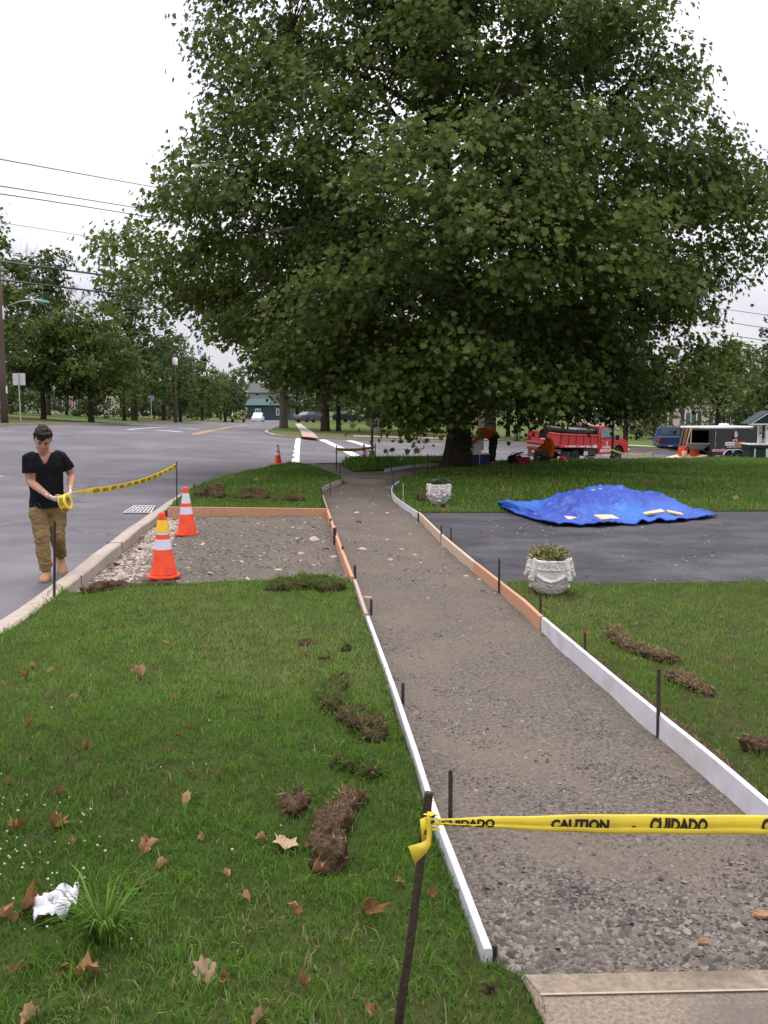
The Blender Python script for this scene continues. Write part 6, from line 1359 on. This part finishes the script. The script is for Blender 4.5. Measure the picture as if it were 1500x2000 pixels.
wire([(-60,300,30),(160,340,40),(360,376,52),(700,432,90)], .016, 'topmost single overhead wire crossing the white sky at left', GW)
wire([(-60,354,30),(120,382,40),(330,416,54),(700,470,90)], .018, 'upper wire of the close pair above the bare twigs', GW)
wire([(-60,370,30),(120,396,40),(330,430,54),(700,488,90)], .018, 'lower wire of the close pair above the bare twigs', GW)
wire([(-60,425,30),(120,453,40),(330,488,54),(700,545,90)], .010, 'thin pale wire alone between the wire pair and thick cables', mat('pale_wire', (.25,.25,.27)))
wire([(-60,503,30),(14,512,47),(205,538,54),(420,566,70)], .045, 'thick black cable at the top of the utility pole')
wire([(-60,539,30),(14,548,47),(205,571,54),(420,598,70)], .042, 'thick black cable one step down the utility pole')
wire([(1380,620,70),(1435,632,64),(1600,655,50)], .022, 'upper wire over the dark spruce at the right edge', GW)
wire([(1380,598,70),(1470,612,62),(1600,628,50)], .018, 'short thin wire highest over the spruce at right', GW); wire([(1380,648,70),(1440,657,64),(1600,680,50)], .022, 'lowest wire in the gap left of the spruce', GW)
# ================================================================== HOUSES
BRICKW = mat('cream_siding', (.52,.46,.34), (.60,.54,.41), 4, .9, .2, 12, stretch=(.4,.4,9)); PINKW = mat('pink_siding', (.52,.40,.36), (.60,.48,.44), 4, .9, .2, 12, stretch=(.4,.4,9))
SHING = mat('shingle', (.07,.066,.064), (.12,.115,.11), 14, .95, .5, 22, stretch=(1,1,4)); GREENROOF = mat('green_roof', (.03,.065,.058), (.045,.085,.078), 8, .8)
def house(px, py, Y, rz, w, d, h, rh, label, wm, rm, wins=3, doorx=None):
    b = D(px, py, Y); b = grounded(b); t = thing('house', label, 'house', (b.x, Y, b.z), rz)
    mb = MB(); mb.box((0,0,h/2-.3), (w,d,h+.6)); wall = mb.build('wall', wm, t)
    mb = MB(); mb.prism([(-d/2,h),(d/2,h),(0,h+rh)], -w/2+.02, w/2-.02, 'x'); mb.build('gable', wm, t)
    sl_ = math.atan2(rh, d/2); rf = None
    for s in (-1, 1):
        mb = MB(); L = math.hypot(rh, d/2) + .5; mb.box((0, s*(d/4+.14), h + rh/2 - .02 + .1), (w+.8, L, .14), Matrix.Rotation(-s*sl_, 3, 'X')); rf = mb.build('roof', rm, t)
    mb = MB(); mb.box((w*.25, .3, h+rh+.2), (.7,.6,1.4)); mb.build('chimney', mat('brick_red', (.22,.09,.06), (.30,.13,.09), 12, .9), t)
    for i in range(wins):
        x = -w/2 + w*(i+.5)/wins
        if doorx is not None and abs(x-doorx) < 1: continue
        fo = bpy.data.objects.new('window', None); COL.objects.link(fo); fo.parent = t; fo.location = (x, -d/2, 1.6)
        mb = MB(); mb.box((0,-.03,0), (1.2,.10,1.4)); mb.build('frame', WPAINT, fo)
        for xx in (-.27,.27): mb = MB(); mb.box((xx,-.085,0), (.46,.02,1.2)); mb.build('pane', GLASS, fo)
        for xx in (-.82,.82): mb = MB(); mb.box((x+xx,-d/2-.04,1.6), (.34,.06,1.4)); mb.build('shutter', DARKM, t)
    if doorx is not None:
        mb = MB(); mb.box((doorx,-d/2-.03,1.05), (1.0,.1,2.1)); mb.build('door', DARKM, t)
    return t
house(1262, 843, 98, -.1, 15, 8, 3.2, 2.2, 'cream sided house beyond the red truck bonnet', BRICKW, SHING, 5, 2.0)
house(1372, 846, 92, -.3, 11, 8, 3.2, 2.2, 'pinkish house behind the blue pickup and black trailer', PINKW, SHING, 4)
house(150, 803, 112, .1, 9, 9, 3.0, 2.4, 'pinkish white house behind the trees across the main road', PINKW, SHING, 5)
house(45, 800, 118, .2, 13, 9, 3.2, 2.4, 'pale house behind the utility pole at left', mat('pale_siding', (.26,.26,.27), (.32,.32,.33), 4, .9), SHING, 4)
gb = house(530, 822, 190, 0, 9, 9, 3.0, 1.4, 'distant green roofed building at the end of the main road', mat('teal_wall', (.025,.05,.05), (.035,.065,.065), 6, .8), GREENROOF, 2)
house(520, 820, 215, 0, 7, 8, 6.4, 2.2, 'distant grey house with a pale gable above the green roof', mat('grey_wall', (.20,.20,.23), (.26,.26,.29), 5, .9), SHING, 2)
# flag by the far house
fb = D(152, 812, 88); fl = thing('flag_pole', 'striped flag hanging from a pole across the main road', 'flag', fb); mb = MB(); mb.tube([(0,0,-.2),(0,0,2.6)], .03, 6); mb.build('pole', WPAINT, fl); 
for i in range(5): mb = MB(); mb.box((-.75+i*.12,-.02*(i%2),1.75-.1*i), (.12,.02,1.3)); mb.build('stripe', mat('flag_red', (.5,.1,.09)) if i % 2 else WPAINT, fl)
mb = MB(); mb.box((-.22,-.03,2.05), (.26,.03,.6)); mb.build('canton', mat('flag_blue', (.04,.06,.2)), fl)

# ================================================================== TREES
LEAFG = mat('leaf_green', (1,1,1), None, rough=.5, spec=.12, translucent=.42, tint=((.036,.059,.013),(.062,.096,.018),(.094,.137,.025),(.135,.178,.040),(.21,.21,.09)))
LEAFD = mat('leaf_dark', (1,1,1), None, rough=.55, spec=.1, translucent=.3, tint=((.038,.062,.020),(.062,.094,.028),(.088,.124,.038),(.118,.155,.048)))
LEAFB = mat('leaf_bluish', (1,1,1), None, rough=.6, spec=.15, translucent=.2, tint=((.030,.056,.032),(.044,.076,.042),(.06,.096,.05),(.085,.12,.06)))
LEAFY = mat('leaf_yellowish', (1,1,1), None, rough=.5, spec=.2, translucent=.3, tint=((.03,.052,.012),(.055,.082,.018),(.085,.115,.025),(.12,.145,.04)))
_lf = np.array([(0,-.45,0),(.50,-.20,.08),(.30,.06,.03),(.36,.36,.07),(.12,.24,.0),(0,.58,-.06),(-.12,.24,0),(-.36,.36,.07),(-.30,.06,.03),(-.50,-.20,.08),(0,0,-.03)], float)
_ltri = np.array([(i, (i+1) % 10, 10) for i in range(10)])
_dm = np.array([(0,-.5,0),(.36,.0,.06),(0,.55,-.05),(-.36,.0,.06)], float); _dq = np.array([(0,1,2,3)])
def leaves(name, P, N, size, m, parent, full=True, tint=None, seed=0):
    r = np.random.default_rng(seed); n = len(P); N = N + r.normal(0, .62, (n, 3)); N /= np.linalg.norm(N, axis=1)[:, None]
    a = r.normal(0, 1, (n, 3)); a[:, 2] -= .7; a -= N*(a*N).sum(1)[:, None]; a /= np.linalg.norm(a, axis=1)[:, None] + 1e-9; b = np.cross(a, N)
    s = size*r.lognormal(0, .25, n); L = _lf if full else _dm
    V = P[:, None] + (b[:, None]*L[None, :, 0:1] + a[:, None]*L[None, :, 1:2] + N[:, None]*L[None, :, 2:3]*r.uniform(.5, 3.0, (n, 1, 1)))*s[:, None, None]
    F = ((_ltri if full else _dq)[None] + (np.arange(n)*len(L))[:, None, None]).reshape(-1, 3 if full else 4)
    me = mesh_np(name, V.reshape(-1, 3), [F]); t = r.random(n)*.75 if tint is None else tint
    set_tint(me, np.repeat(t, len(L))); o = link(name, me, m, parent); o['kind'] = 'stuff'; return o

# ---- the big plane tree
TB = D(893, 921, 27.0); TB.z = .04
syc = thing('plane_tree', 'huge leafy plane tree with a thick ivy-dark trunk on the front lawn', 'tree', TB)
yv = np.array([-340,-200,-90,0,70,150,210,260,320,370,410,460,510,560,600,640,680,720,760,800,832])
xl = np.array([700,535,450,392,390,378,396,408,378,345,255,205,192,190,290,345,400,450,490,570,650])
xr = np.array([820,1000,1140,1250,1290,1345,1370,1375,1415,1445,1475,1505,1535,1525,1490,1440,1410,1390,1390,1380,1330])
pxm = 27.0/math.cos(PITCH)  # metres per pixel row handled with D()
zz = np.array([D(0, y, 27.0).z for y in yv]); XL = np.array([D(x, y, 27.0).x for x, y in zip(xl, yv)]); XR = np.array([D(x, y, 27.0).x for x, y in zip(xr, yv)])
o_ = np.argsort(zz); zz, XL, XR = zz[o_], XL[o_], XR[o_]
def env(z):
    l, r_ = np.interp(z, zz, XL), np.interp(z, zz, XR); return (l+r_)/2, (r_-l)/2
def inside(p, k=1.0):
    c, a = env(p[..., 2]); b = np.minimum(a*.92, 8.6); return ((p[..., 0]-c)/(a*k))**2 + ((p[..., 1]-27.3)/(b*k))**2
r_ = np.random.default_rng(11)
def lowl(px): return np.interp(px, [180,260,340,400,430,500,620,700,740,810,890,985,1030,1100,1330,1500], [560,590,640,625,670,725,745,775,800,818,800,815,818,825,805,750])
def visible_ok(p):
    px_ = 750 + 1690*p[..., 0]/p[..., 1]; py_ = 805 - 1690*(p[..., 2]-CAM_H)/p[..., 1]; return py_ < lowl(px_)
bough = []
while len(bough) < 300:
    p = np.array([r_.uniform(-9.5, 13.5), r_.uniform(18.6, 36), r_.uniform(zz[0]+.3, zz[-1]-.3)]); q = math.sqrt(inside(p))
    if not (.30 < q < .93) or r_.random() > q**1.2: continue
    if len(bough) and min((((p - b_)*np.array([1,1,1.5]))**2).sum() for b_, _ in bough) < 1.5: continue
    if not visible_ok(p): continue
    bough.append((p, r_.uniform(.9, 1.5)))
for k in range(26):
    p = np.array([TB.x + r_.uniform(-4.2, 4.0), r_.uniform(20.5, 25.8), r_.uniform(2.6, 6.6)])
    if visible_ok(p): bough.append((p, r_.uniform(.9, 1.3)))
LOW = []
for px, py, Y, rad in [(735,772,22.5,.75),(775,800,22.5,.8),(815,812,23,.8),(850,800,23.5,.8),(745,740,22,.9),(800,765,22,.9),(895,785,24,.7),(860,760,22.5,.9),(1004,808,25,.35),(1050,784,24,.75),(1100,788,24.5,.7),(1155,782,25,.75),(1215,782,25.5,.7),(1270,780,26,.7),(840,30,24.5,1.2),(900,90,24,1.2),(780,110,24,1.2),(850,170,23,1.2),(960,40,25,1.2),(740,40,25,1.2),(1000,130,24.5,1.2),(820,-40,25,1.2),(690,130,25,1.2),(1180,780,24,.9),(1060,780,23.5,.9),(670,755,24.5,.9),(620,735,25.5,.9),(560,720,26.5,.8)]:
    LOW.append((np.array(D(px, py, Y)), rad))
nb_ = len(bough); bough += LOW
cl = []
for bi, (c, rad) in enumerate(bough):
    out = np.array([c[0]-TB.x, c[1]-27.3, 0]); out /= np.linalg.norm(out) + 1e-6
    for k in range(int(5.6*rad*rad) + 3):
        a = r_.uniform(0, 6.283); rr_ = rad*math.sqrt(r_.random()); h = math.sqrt(max(0, 1 - (rr_/rad)**2)); p = c + np.array([math.cos(a)*rr_, math.sin(a)*rr_, h*rad*.62 - .30*rad + r_.normal(0, .10)]) + out*.3*h
        if (visible_ok(p) and inside(p) < 1.05) or bi >= nb_: cl.append(p)
cl = np.array(cl)
# limbs reaching into the crown
tz = TB.z; limbs = []
mb = MB(); n = 20; rings = []
for z, rr0 in ((-.25,.78),(-.05,.64),(.15,.49),(.45,.42),(.9,.375),(1.5,.365),(2.2,.37),(3.2,.37),(4.2,.37)):
    rings.append([Vector((math.cos(a)*rr0*(1 + .05*math.sin(3*a+1) + .06*math.sin(5*a+z) + (.25*max(0, .35-z)*math.sin(5*a+.5))) + .03*math.sin(z*1.3), math.sin(a)*rr0*(1 + .05*math.sin(3*a+1) + .06*math.sin(5*a+z)), z)) for a in [2*math.pi*k/n for k in range(n)]])
mb.loft(rings); tm_ = mb.mesh('trunk', True); bm = bmesh.new(); bm.from_mesh(tm_); bmesh.ops.subdivide_edges(bm, edges=bm.edges, cuts=2, use_grid_fill=True); bm.to_mesh(tm_); bm.free(); displace(tm_, .045, 6, .5); trunk = link('trunk', tm_, BARK, syc)
IV = MB()
for z in np.linspace(.1, 3.2, 12): IV.ell((.30 - .02*z, -.12, z), (.20,.32,.22), 8, 5)
me = IV.mesh('ivy'); fuzz('ivy', me, 900, .06, .025, LEAFD, trunk, 0, .7, -.3, seed=5, spread=.5); bpy.data.meshes.remove(me)
rr = random.Random(21); lead = [Vector((0,0,3.9)), Vector((-.2,.1,6)), Vector((-.5,.2,9)), Vector((-.9,.1,12)), Vector((-1.1,.2,15.5)), Vector((-1.3,.2,18.5))]
mb = MB(); mb.tube(lead, [.42,.34,.27,.2,.12,.05], 12); mb.build('limb', BARK, syc, True); limbs.append((lead, [.42,.34,.27,.2,.12,.05]))
def lead_at(z):
    zs = [p.z for p in lead]; return Vector((np.interp(z, zs, [p.x for p in lead]), np.interp(z, zs, [p.y for p in lead]), z))
for i in range(44):
    z0_ = 2.9 + 12.8*(i/43)**1.05; a = i*2.4 + rr.uniform(-.3, .3); b = lead_at(z0_) if z0_ > 4 else Vector((0,0,z0_)); rise = rr.uniform(.15, .6) if z0_ > 5 else rr.uniform(.0, .25)
    d = Vector((math.cos(a), math.sin(a), rise)).normalized(); L = 1.0
    while L < 14:
        p = TB + b + d*L
        if inside(np.array([[p.x, p.y, p.z]]))[0] > .5 or p.z > 18: break
        L += .4
    pts = [b]
    for j in range(1, 6): f = j/5; pts.append(b + d*L*f + Vector((rr.uniform(-.25,.25), rr.uniform(-.25,.25), rr.uniform(-.2,.25) - (.9*f*f if z0_ < 7 else 0)))*(1 if j < 5 else 1.2))
    r0 = .19*(1 - z0_/24); rs = [r0, r0*.8, r0*.62, r0*.45, r0*.28, r0*.12]; mb = MB(); mb.tube(pts, rs, 8); mb.build('limb', PALEBARK if (z0_ > 6 and i % 3 == 0) else BARK, syc, True); limbs.append((pts, rs))
lp = np.array([tuple(TB + a.lerp(b, t)) for P, _ in limbs for a, b in zip(P[:-1], P[1:]) for t in (0,.33,.66)])
tw = MB(); cP, cN, cT = [], [], []
for i, c in enumerate(cl):
    d2 = ((lp - c)**2).sum(1) + np.where(lp[:, 2] > c[2] + .5, 4, 0); j = int(np.argmin(d2)); A = Vector(lp[j]) - TB; B = Vector(c) - TB
    if d2[j] < 2.6: mid = A.lerp(B, .55) + Vector((rr.uniform(-.2,.2), rr.uniform(-.2,.2), .25)); tw.tube([A, mid, B], [.028,.017,.006], 4, False)
    outw = np.array([c[0]-TB.x, (c[1]-27.3), .0]); outw /= np.linalg.norm(outw) + 1e-6; nl = 43
    big = r_.uniform(.75, 1.25); u = r_.normal(0, 1, (nl, 3)); u *= np.array([.34,.34,.22])*big
    p = c + u; p[:, 2] -= .35*(u[:, 0]**2 + u[:, 1]**2)
    cP.append(p); cN.append(np.tile(outw*.75 + np.array([0,-.15,.75]), (nl, 1)) + u*.5); cT.append(np.clip(r_.normal(.40, .15) + r_.normal(0, .12, nl) + .10*np.sin(c[2]*.8 + c[0]*.5), 0, .95))
tw.build('twigs', BARK, syc)['kind'] = 'stuff'
cP, cN, cT = np.concatenate(cP), np.concatenate(cN), np.concatenate(cT)
# a few buff seed balls and pale leaf undersides among the green
pk = r_.random(len(cT)) < .012; cT[pk] = 1.0
q = inside(cP, 1.06); pxp = 750 + 1690*cP[:,0]/cP[:,1]; front = (cP[:,1] < 27.5) | (q > .55)
crown = leaves('crown', cP[front] - np.array(TB), cN[front], .148, LEAFG, syc, True, cT[front], 3)
leaves('inner_crown', cP[~front] - np.array(TB), cN[~front], .18, LEAFG, syc, False, cT[~front], 4)
# the largest-looking leaves, each its own piece
ymin = np.argsort(cP[:, 1])[:260]
LMS = []
for kx in range(4):
    v = _lf.copy(); v[:, 2] *= 1 + kx*.8; me = mesh_np('leaf', v, [_ltri]); set_tint(me, [.3 + .14*kx]*11); me.materials.append(LEAFG); LMS.append(me)
for j, i in enumerate(ymin):
    o = bpy.data.objects.new('leaf', LMS[j % 4]); COL.objects.link(o); o.parent = syc; o.location = Vector(cP[i] - np.array(TB)) + Vector((vary(.15), -abs(vary(.15)), vary(.1)))
    o.scale = (.14,)*3; o.rotation_euler = (vary(.8) + .5, vary(.7), vary(3.1))

# ---- other trees
def broadleaf(px, py, Y, h, cw, base, n, size, m, label, seed, group=None, tr=.2, name='leafy_tree', lobes=9, bark=BARK, dz=0.0, top=None, lean=0.0, cd_=None, parts=True):
    b = D(px, py, Y) if not isinstance(px, Vector) else px; b = grounded(Vector((b.x, b.y, b.z + dz))); t = thing(name, label, 'tree', b, 0, group); r = np.random.default_rng(seed); rr = random.Random(seed)
    ch = h - base; L = []
    for i in range(lobes):
        f = (i + .5)/lobes; w = math.sin(math.pi*min(1, .22 + .70*f))**.8; a = i*2.4; k = rr.uniform(.25, .6)*w
        L.append((Vector((math.cos(a)*cw*k + lean*f, math.sin(a)*(cd_ or cw)*k, base + ch*(.08 + .84*f))), Vector((cw*(.62 - .18*f)*rr.uniform(.8, 1.1), (cd_ or cw)*(.60 - .18*f), ch*rr.uniform(.16, .24)))))
    mb = MB(); mb.tube([(0,0,-.3),(0,0,.25),(.03*tr,0,base*.6),(lean*.3,.05,base+ch*.35),(lean*.7,0,base+ch*.75)], [tr*1.35,tr*1.0,tr*.85,tr*.55,tr*.12], 9); mb.build('trunk', bark, t, True)
    mb = MB()
    for c, _ in L: z = base*.75 + ch*.1 + .35*max(0, c.z-base); mb.tube([(lean*.3,0,min(z, c.z)), (c.x*.5, c.y*.5, (z+c.z)/2), tuple(c)], [tr*.35,tr*.22,.02], 5)
    mb.build('limbs', bark, t, True)
    nc = max(30, n//22); P, N, Tt = [], [], []; w8 = np.array([l[1].x*l[1].z for l in L]); w8 /= w8.sum()
    for i in r.choice(len(L), nc, p=w8):
        c, e = L[i]; d = r.normal(0, 1, 3); d /= np.linalg.norm(d); d[2] = d[2]*.9 + .1; q = np.array(c) + d*np.array(e)*r.uniform(.55, 1.05); k = 22; u = r.normal(0, 1, (k, 3))*np.array([.30,.30,.20])*(cw*.16 + size*1.2)
        P.append(q + u); N.append(np.tile(d*.6 + np.array([0,-.1,.6]), (k, 1))); Tt.append(np.clip(r.normal(.42, .18) + r.normal(0, .14, k), 0, 1))
    leaves('crown', np.concatenate(P), np.concatenate(N), size, m, t, False, np.concatenate(Tt), seed); return t
GL = 'street trees across the main road'
broadleaf(-30, 818, 56, 12.5, 4.5, 2.2, 5200, .30, LEAFG, 'tall bright green tree behind the utility pole at left', 31, GL)
broadleaf(85, 812, 62, 7.2, 4.4, 1.8, 5200, .28, LEAFD, 'low dark spreading tree right of the utility pole', 32, GL, .2)
broadleaf(178, 812, 62, 8.0, 4.0, 1.5, 6200, .27, LEAFG, 'rounded olive-green tree with a thick dark trunk mid-row across the road', 33, GL, .22)
broadleaf(95, 808, 80, 14.5, 4.2, 6.0, 3600, .34, LEAFD, 'tall thin-crowned tree rising behind the low dark tree', 34, GL)
broadleaf(262, 812, 82, 14.2, 5.4, 2.4, 6500, .34, LEAFD, 'tallest dark tree across the road below the cables', 35, GL, .3)
broadleaf(243, 814, 66, 5.2, 2.4, 1.6, 1600, .26, LEAFG, 'small tree with a dark pole-like trunk between the tall trees', 36, GL, .12)
broadleaf(320, 812, 98, 9.5, 4.5, 1.8, 3600, .36, LEAFD, 'dark tree beside the far transformer pole', 37, GL, .25)
broadleaf(352, 812, 92, 6.5, 3.0, 1.4, 2200, .30, LEAFD, 'small tree just under the far transformer', 38, GL, .2)
broadleaf(395, 815, 115, 7.5, 4.4, 1.0, 2600, .34, LEAFG, 'bright bushy tree past the transformer pole', 39, GL, .2)
broadleaf(440, 818, 122, 6.8, 4.4, .8, 2600, .32, LEAFY, 'yellow-green bush tree above the approaching jeep', 40, GL, .2)
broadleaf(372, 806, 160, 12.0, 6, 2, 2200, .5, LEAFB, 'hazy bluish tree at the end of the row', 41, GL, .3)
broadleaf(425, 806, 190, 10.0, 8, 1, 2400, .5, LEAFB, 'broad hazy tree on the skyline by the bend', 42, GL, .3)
broadleaf(30, 806, 120, 12, 8, 1, 2600, .45, LEAFD, 'wide dark tree behind the pale house at left', 43, GL, .3)
broadleaf(150, 806, 130, 12.5, 8, 1, 2600, .45, LEAFD, 'wide dark tree behind the pinkish house at left', 44, GL, .3)
broadleaf(235, 806, 125, 12, 7, 1, 2400, .45, LEAFD, 'wide dark tree behind the parked white car', 45, GL, .3)
for i, (px, Y, h, w) in enumerate([(20,74,2.6,3.2),(75,86,2.4,3.4),(130,90,3.0,3.6),(178,84,1.6,2.6),(250,104,2.6,3.6),(300,104,2.6,3.4),(340,108,2.8,3.2),(385,122,2.6,3.6)]):
    broadleaf(px, 806, Y, h, w, .1, 1100, .26, LEAFD, ['dark shrub behind the square sign','dark shrub right of the square sign','dark shrub below the low spreading tree','clipped low shrub in front of the white car','dark shrub right of the white car','dark shrub under the small blue-grey sign','dark shrub at the foot of the transformer pole','dark shrub past the transformer pole'][i], 130+i, 'shrubs across the main road', .08, name='shrub')
GF = 'trees beyond the side street'
broadleaf(554, 837, 74, 9.5, 4.4, 3.2, 4200, .28, LEAFD, 'tree on the corner verge with a thick pale trunk', 51, GF, .38, bark=mat('grey_bark', (.07,.058,.045), (.13,.11,.085), 6, 1, .8, 14, stretch=(2,2,.5)))
broadleaf(635, 843, 66, 9.8, 5.0, 2.8, 5600, .28, LEAFD, 'dark tree with a thick trunk in front of the parked sedan', 52, GF, .36)
broadleaf(661, 843, 68, 8.6, 4.0, 2.7, 3200, .28, LEAFD, 'slimmer dark trunked tree in front of the black minivan', 53, GF, .2)
broadleaf(736, 846, 62, 8.8, 5.0, 2.6, 5200, .27, LEAFD, 'multi-stemmed tree with grey bark behind the dark sign post', 54, GF, .34, bark=PALEBARK)
broadleaf(805, 842, 74, 9.5, 6.0, 1.6, 4600, .3, LEAFD, 'broad dark tree left of the big plane trunk', 55, GF, .3)
broadleaf(955, 856, 60, 11, 5.2, 3.4, 4200, .3, LEAFD, 'tree with a flaring trunk behind the bending worker', 56, GF, .5)
broadleaf(992, 854, 64, 8.5, 3.6, 3.0, 2600, .28, LEAFD, 'thin leaning tree right of the bending worker', 57, GF, .17, lean=1.5)
broadleaf(1010, 866, 57, 4.6, 1.6, 2.0, 1300, .2, LEAFG, 'young street tree between green stakes left of the red truck', 58, GF, .07)
broadleaf(1221, 872, 58, 6.5, 3.0, 2.6, 2600, .24, LEAFD, 'small tree with a dark trunk beyond the red bonnet', 59, GF, .18)
broadleaf(870, 834, 100, 12, 8, .8, 3400, .4, LEAFD, 'dark background tree behind the big trunk', 60, GF, .3)
broadleaf(1080, 836, 105, 12, 8, .8, 3400, .4, LEAFD, 'dark background tree behind the dump truck', 61, GF, .3)
broadleaf(720, 826, 110, 13, 8, .8, 3400, .4, LEAFD, 'dark background tree beyond the black minivan', 62, GF, .3)
broadleaf(690, 822, 135, 13, 9, .6, 3600, .45, LEAFD, 'dark background tree beyond the crossing', 63, GF, .3)
broadleaf(580, 824, 138, 12, 6, .6, 2600, .45, LEAFD, 'dark background tree just right of the corner verge tree', 72, GF, .3)
broadleaf(1300, 838, 118, 9, 7, .8, 2200, .42, LEAFG, 'green background tree behind the cream house', 64, GF, .3)
broadleaf(1276, 858, 76, 3.6, 3.0, .1, 2600, .2, LEAFY, 'rounded yellow-green shrub on the lawn beyond the red bonnet', 65, GF, .08, name='shrub')
broadleaf(1243, 868, 72, 1.2, .8, .05, 500, .14, LEAFD, 'small dark clipped bush before the cream house', 66, GF, .05, name='shrub')
broadleaf(790, 842, 70, 2.6, 2.6, .2, 2000, .2, LEAFD, 'low dark bush clump behind the crossing tape', 67, GF, .08, name='shrub')
broadleaf(845, 843, 72, 2.4, 2.8, .2, 2000, .2, LEAFD, 'low dark bush clump beside the big plane trunk', 68, GF, .08, name='shrub')
broadleaf(1560, 900, 38, 5.0, 3.6, 1.4, 5200, .19, LEAFY, 'yellow-green young tree hanging over the wishing well', 69, None, .15)
broadleaf(1400, 880, 54, 6.4, 3.6, 2.6, 5200, .22, LEAFG, 'leafy tree behind the black trailer roof', 70, GF, .2)
broadleaf(1475, 878, 60, 7, 4.5, .3, 4200, .24, LEAFD, 'dark dense tree behind the wishing well', 71, GF, .2)
for px, rz_ in ((1006,0),(1015,0)):
    b = D(px, 868, 56.5); mb = MB(); mb.tube([(0,0,-.2),(0,0,1.7)], .045, 6); o = mb.build('tree_stake', mat('green_stake', (.03,.09,.05), rough=.7)); o.location = b; tag(o, 'green stake propping the young street tree, %s side' % ('trunk' if px < 1010 else 'truck'), 'stake', 'green stakes at the young tree')
pb = D(938, 868, 48); o = thing('utility_pole', 'pale grey pole rising right behind the bending worker', 'utility pole', pb); mb = MB(); mb.tube([(0,0,-.3),(0,0,9)], [.2,.16], 10); mb.build('shaft', mat('pale_pole', (.22,.19,.16), (.30,.27,.23), 8, .9), o, True)
# spruce at the right edge
def spruce(px, py, Y, h, w, label, seed):
    b = D(px, py, Y); t = thing('spruce_tree', label, 'tree', b); rr = random.Random(seed); r = np.random.default_rng(seed); mb = MB(); mb.tube([(0,0,-.3),(0,0,h*.98)], [.3,.03], 8); mb.build('trunk', BARK, t, True); P, N = [], []; bb = MB()
    for i in range(90):
        f = (i/90)**.9; z = h*(.10 + .88*f); a = i*2.399; L = w*(1-f)**.8*rr.uniform(.75, 1.1) + .15; e = Vector((math.cos(a)*L, math.sin(a)*L, z - L*.16)); bb.tube([(0,0,z+.1), (e.x*.55, e.y*.55, z - L*.02), tuple(e)], [.035,.02,.008], 4)
        for k in range(int(10 + L*16)):
            s = rr.random()**.7; q = np.array((0,0,z))*(1-s) + np.array(e)*s; P.append(q + r.normal(0, .12, 3) - np.array([0,0,.22*rr.random()])); N.append((math.cos(a)*.5 + vary(.6), math.sin(a)*.5 + vary(.6), .35))
    bb.build('branches', BARK, t); leaves('needles', np.array(P), np.array(N, float), .30, LEAFB, t, False, r.random(len(P))*.8, seed)
spruce(1530, 860, 62, 12.0, 4.2, 'drooping bluish spruce at the right picture edge', 81)
# bare twiggy tree at left
def bare(px, py, Y, h, label, seed):
    b = D(px, py, Y); t = thing('bare_tree', label, 'tree', b); rr = random.Random(seed); tk = MB(); tk.tube([(0,0,-.2),(.1,0,h*.3),(0,0,h*.55)], [.2,.15,.1], 8); tk.build('trunk', POLEW, t, True); mb = MB()
    def br(p, d, L, r, k):
        e = p + d*L; m_ = p.lerp(e, .5) + Vector((vary(.06), vary(.06), 0))*L; mb.tube([p, m_, e], [r, r*.8, r*.6], 4, False)
        if k == 0: return
        for i in range(3 if k > 1 else 4): br(p.lerp(e, rr.uniform(.45, 1)), (d + Vector((rr.uniform(-.6,.6), rr.uniform(-.6,.6), rr.uniform(-.05,.5)))).normalized(), L*rr.uniform(.5, .72), r*.58, k-1)
    for i in range(7): a = i*2.4; br(Vector((0,0,h*(.30+.035*i))), Vector((math.cos(a)*.55, math.sin(a)*.55, .8)).normalized(), h*.22, .07, 3)
    mb.build('branches', POLEW, t)['kind'] = 'stuff'
bare(45, 806, 85, 18.5, 'bare leafless tree with fine twigs above the utility pole lamp', 91); bare(130, 806, 90, 16.5, 'second bare twiggy tree right of the tallest bare one', 92)
# far wood on the skyline
P, N = [], []; r = np.random.default_rng(77)
for i in range(520):
    x = r.uniform(-330, 330); y = 290 + r.uniform(0, 50); h = r.uniform(9, 17); k = 16; u = r.normal(0, 1, (k, 3))*np.array([4, 3, .26*h]); P.append(np.array([x, y, float(Tn(np.array([x]), np.array([y]))[0]) + h*.55]) + u); N.append(np.tile([0,-.5,.6], (k, 1)))
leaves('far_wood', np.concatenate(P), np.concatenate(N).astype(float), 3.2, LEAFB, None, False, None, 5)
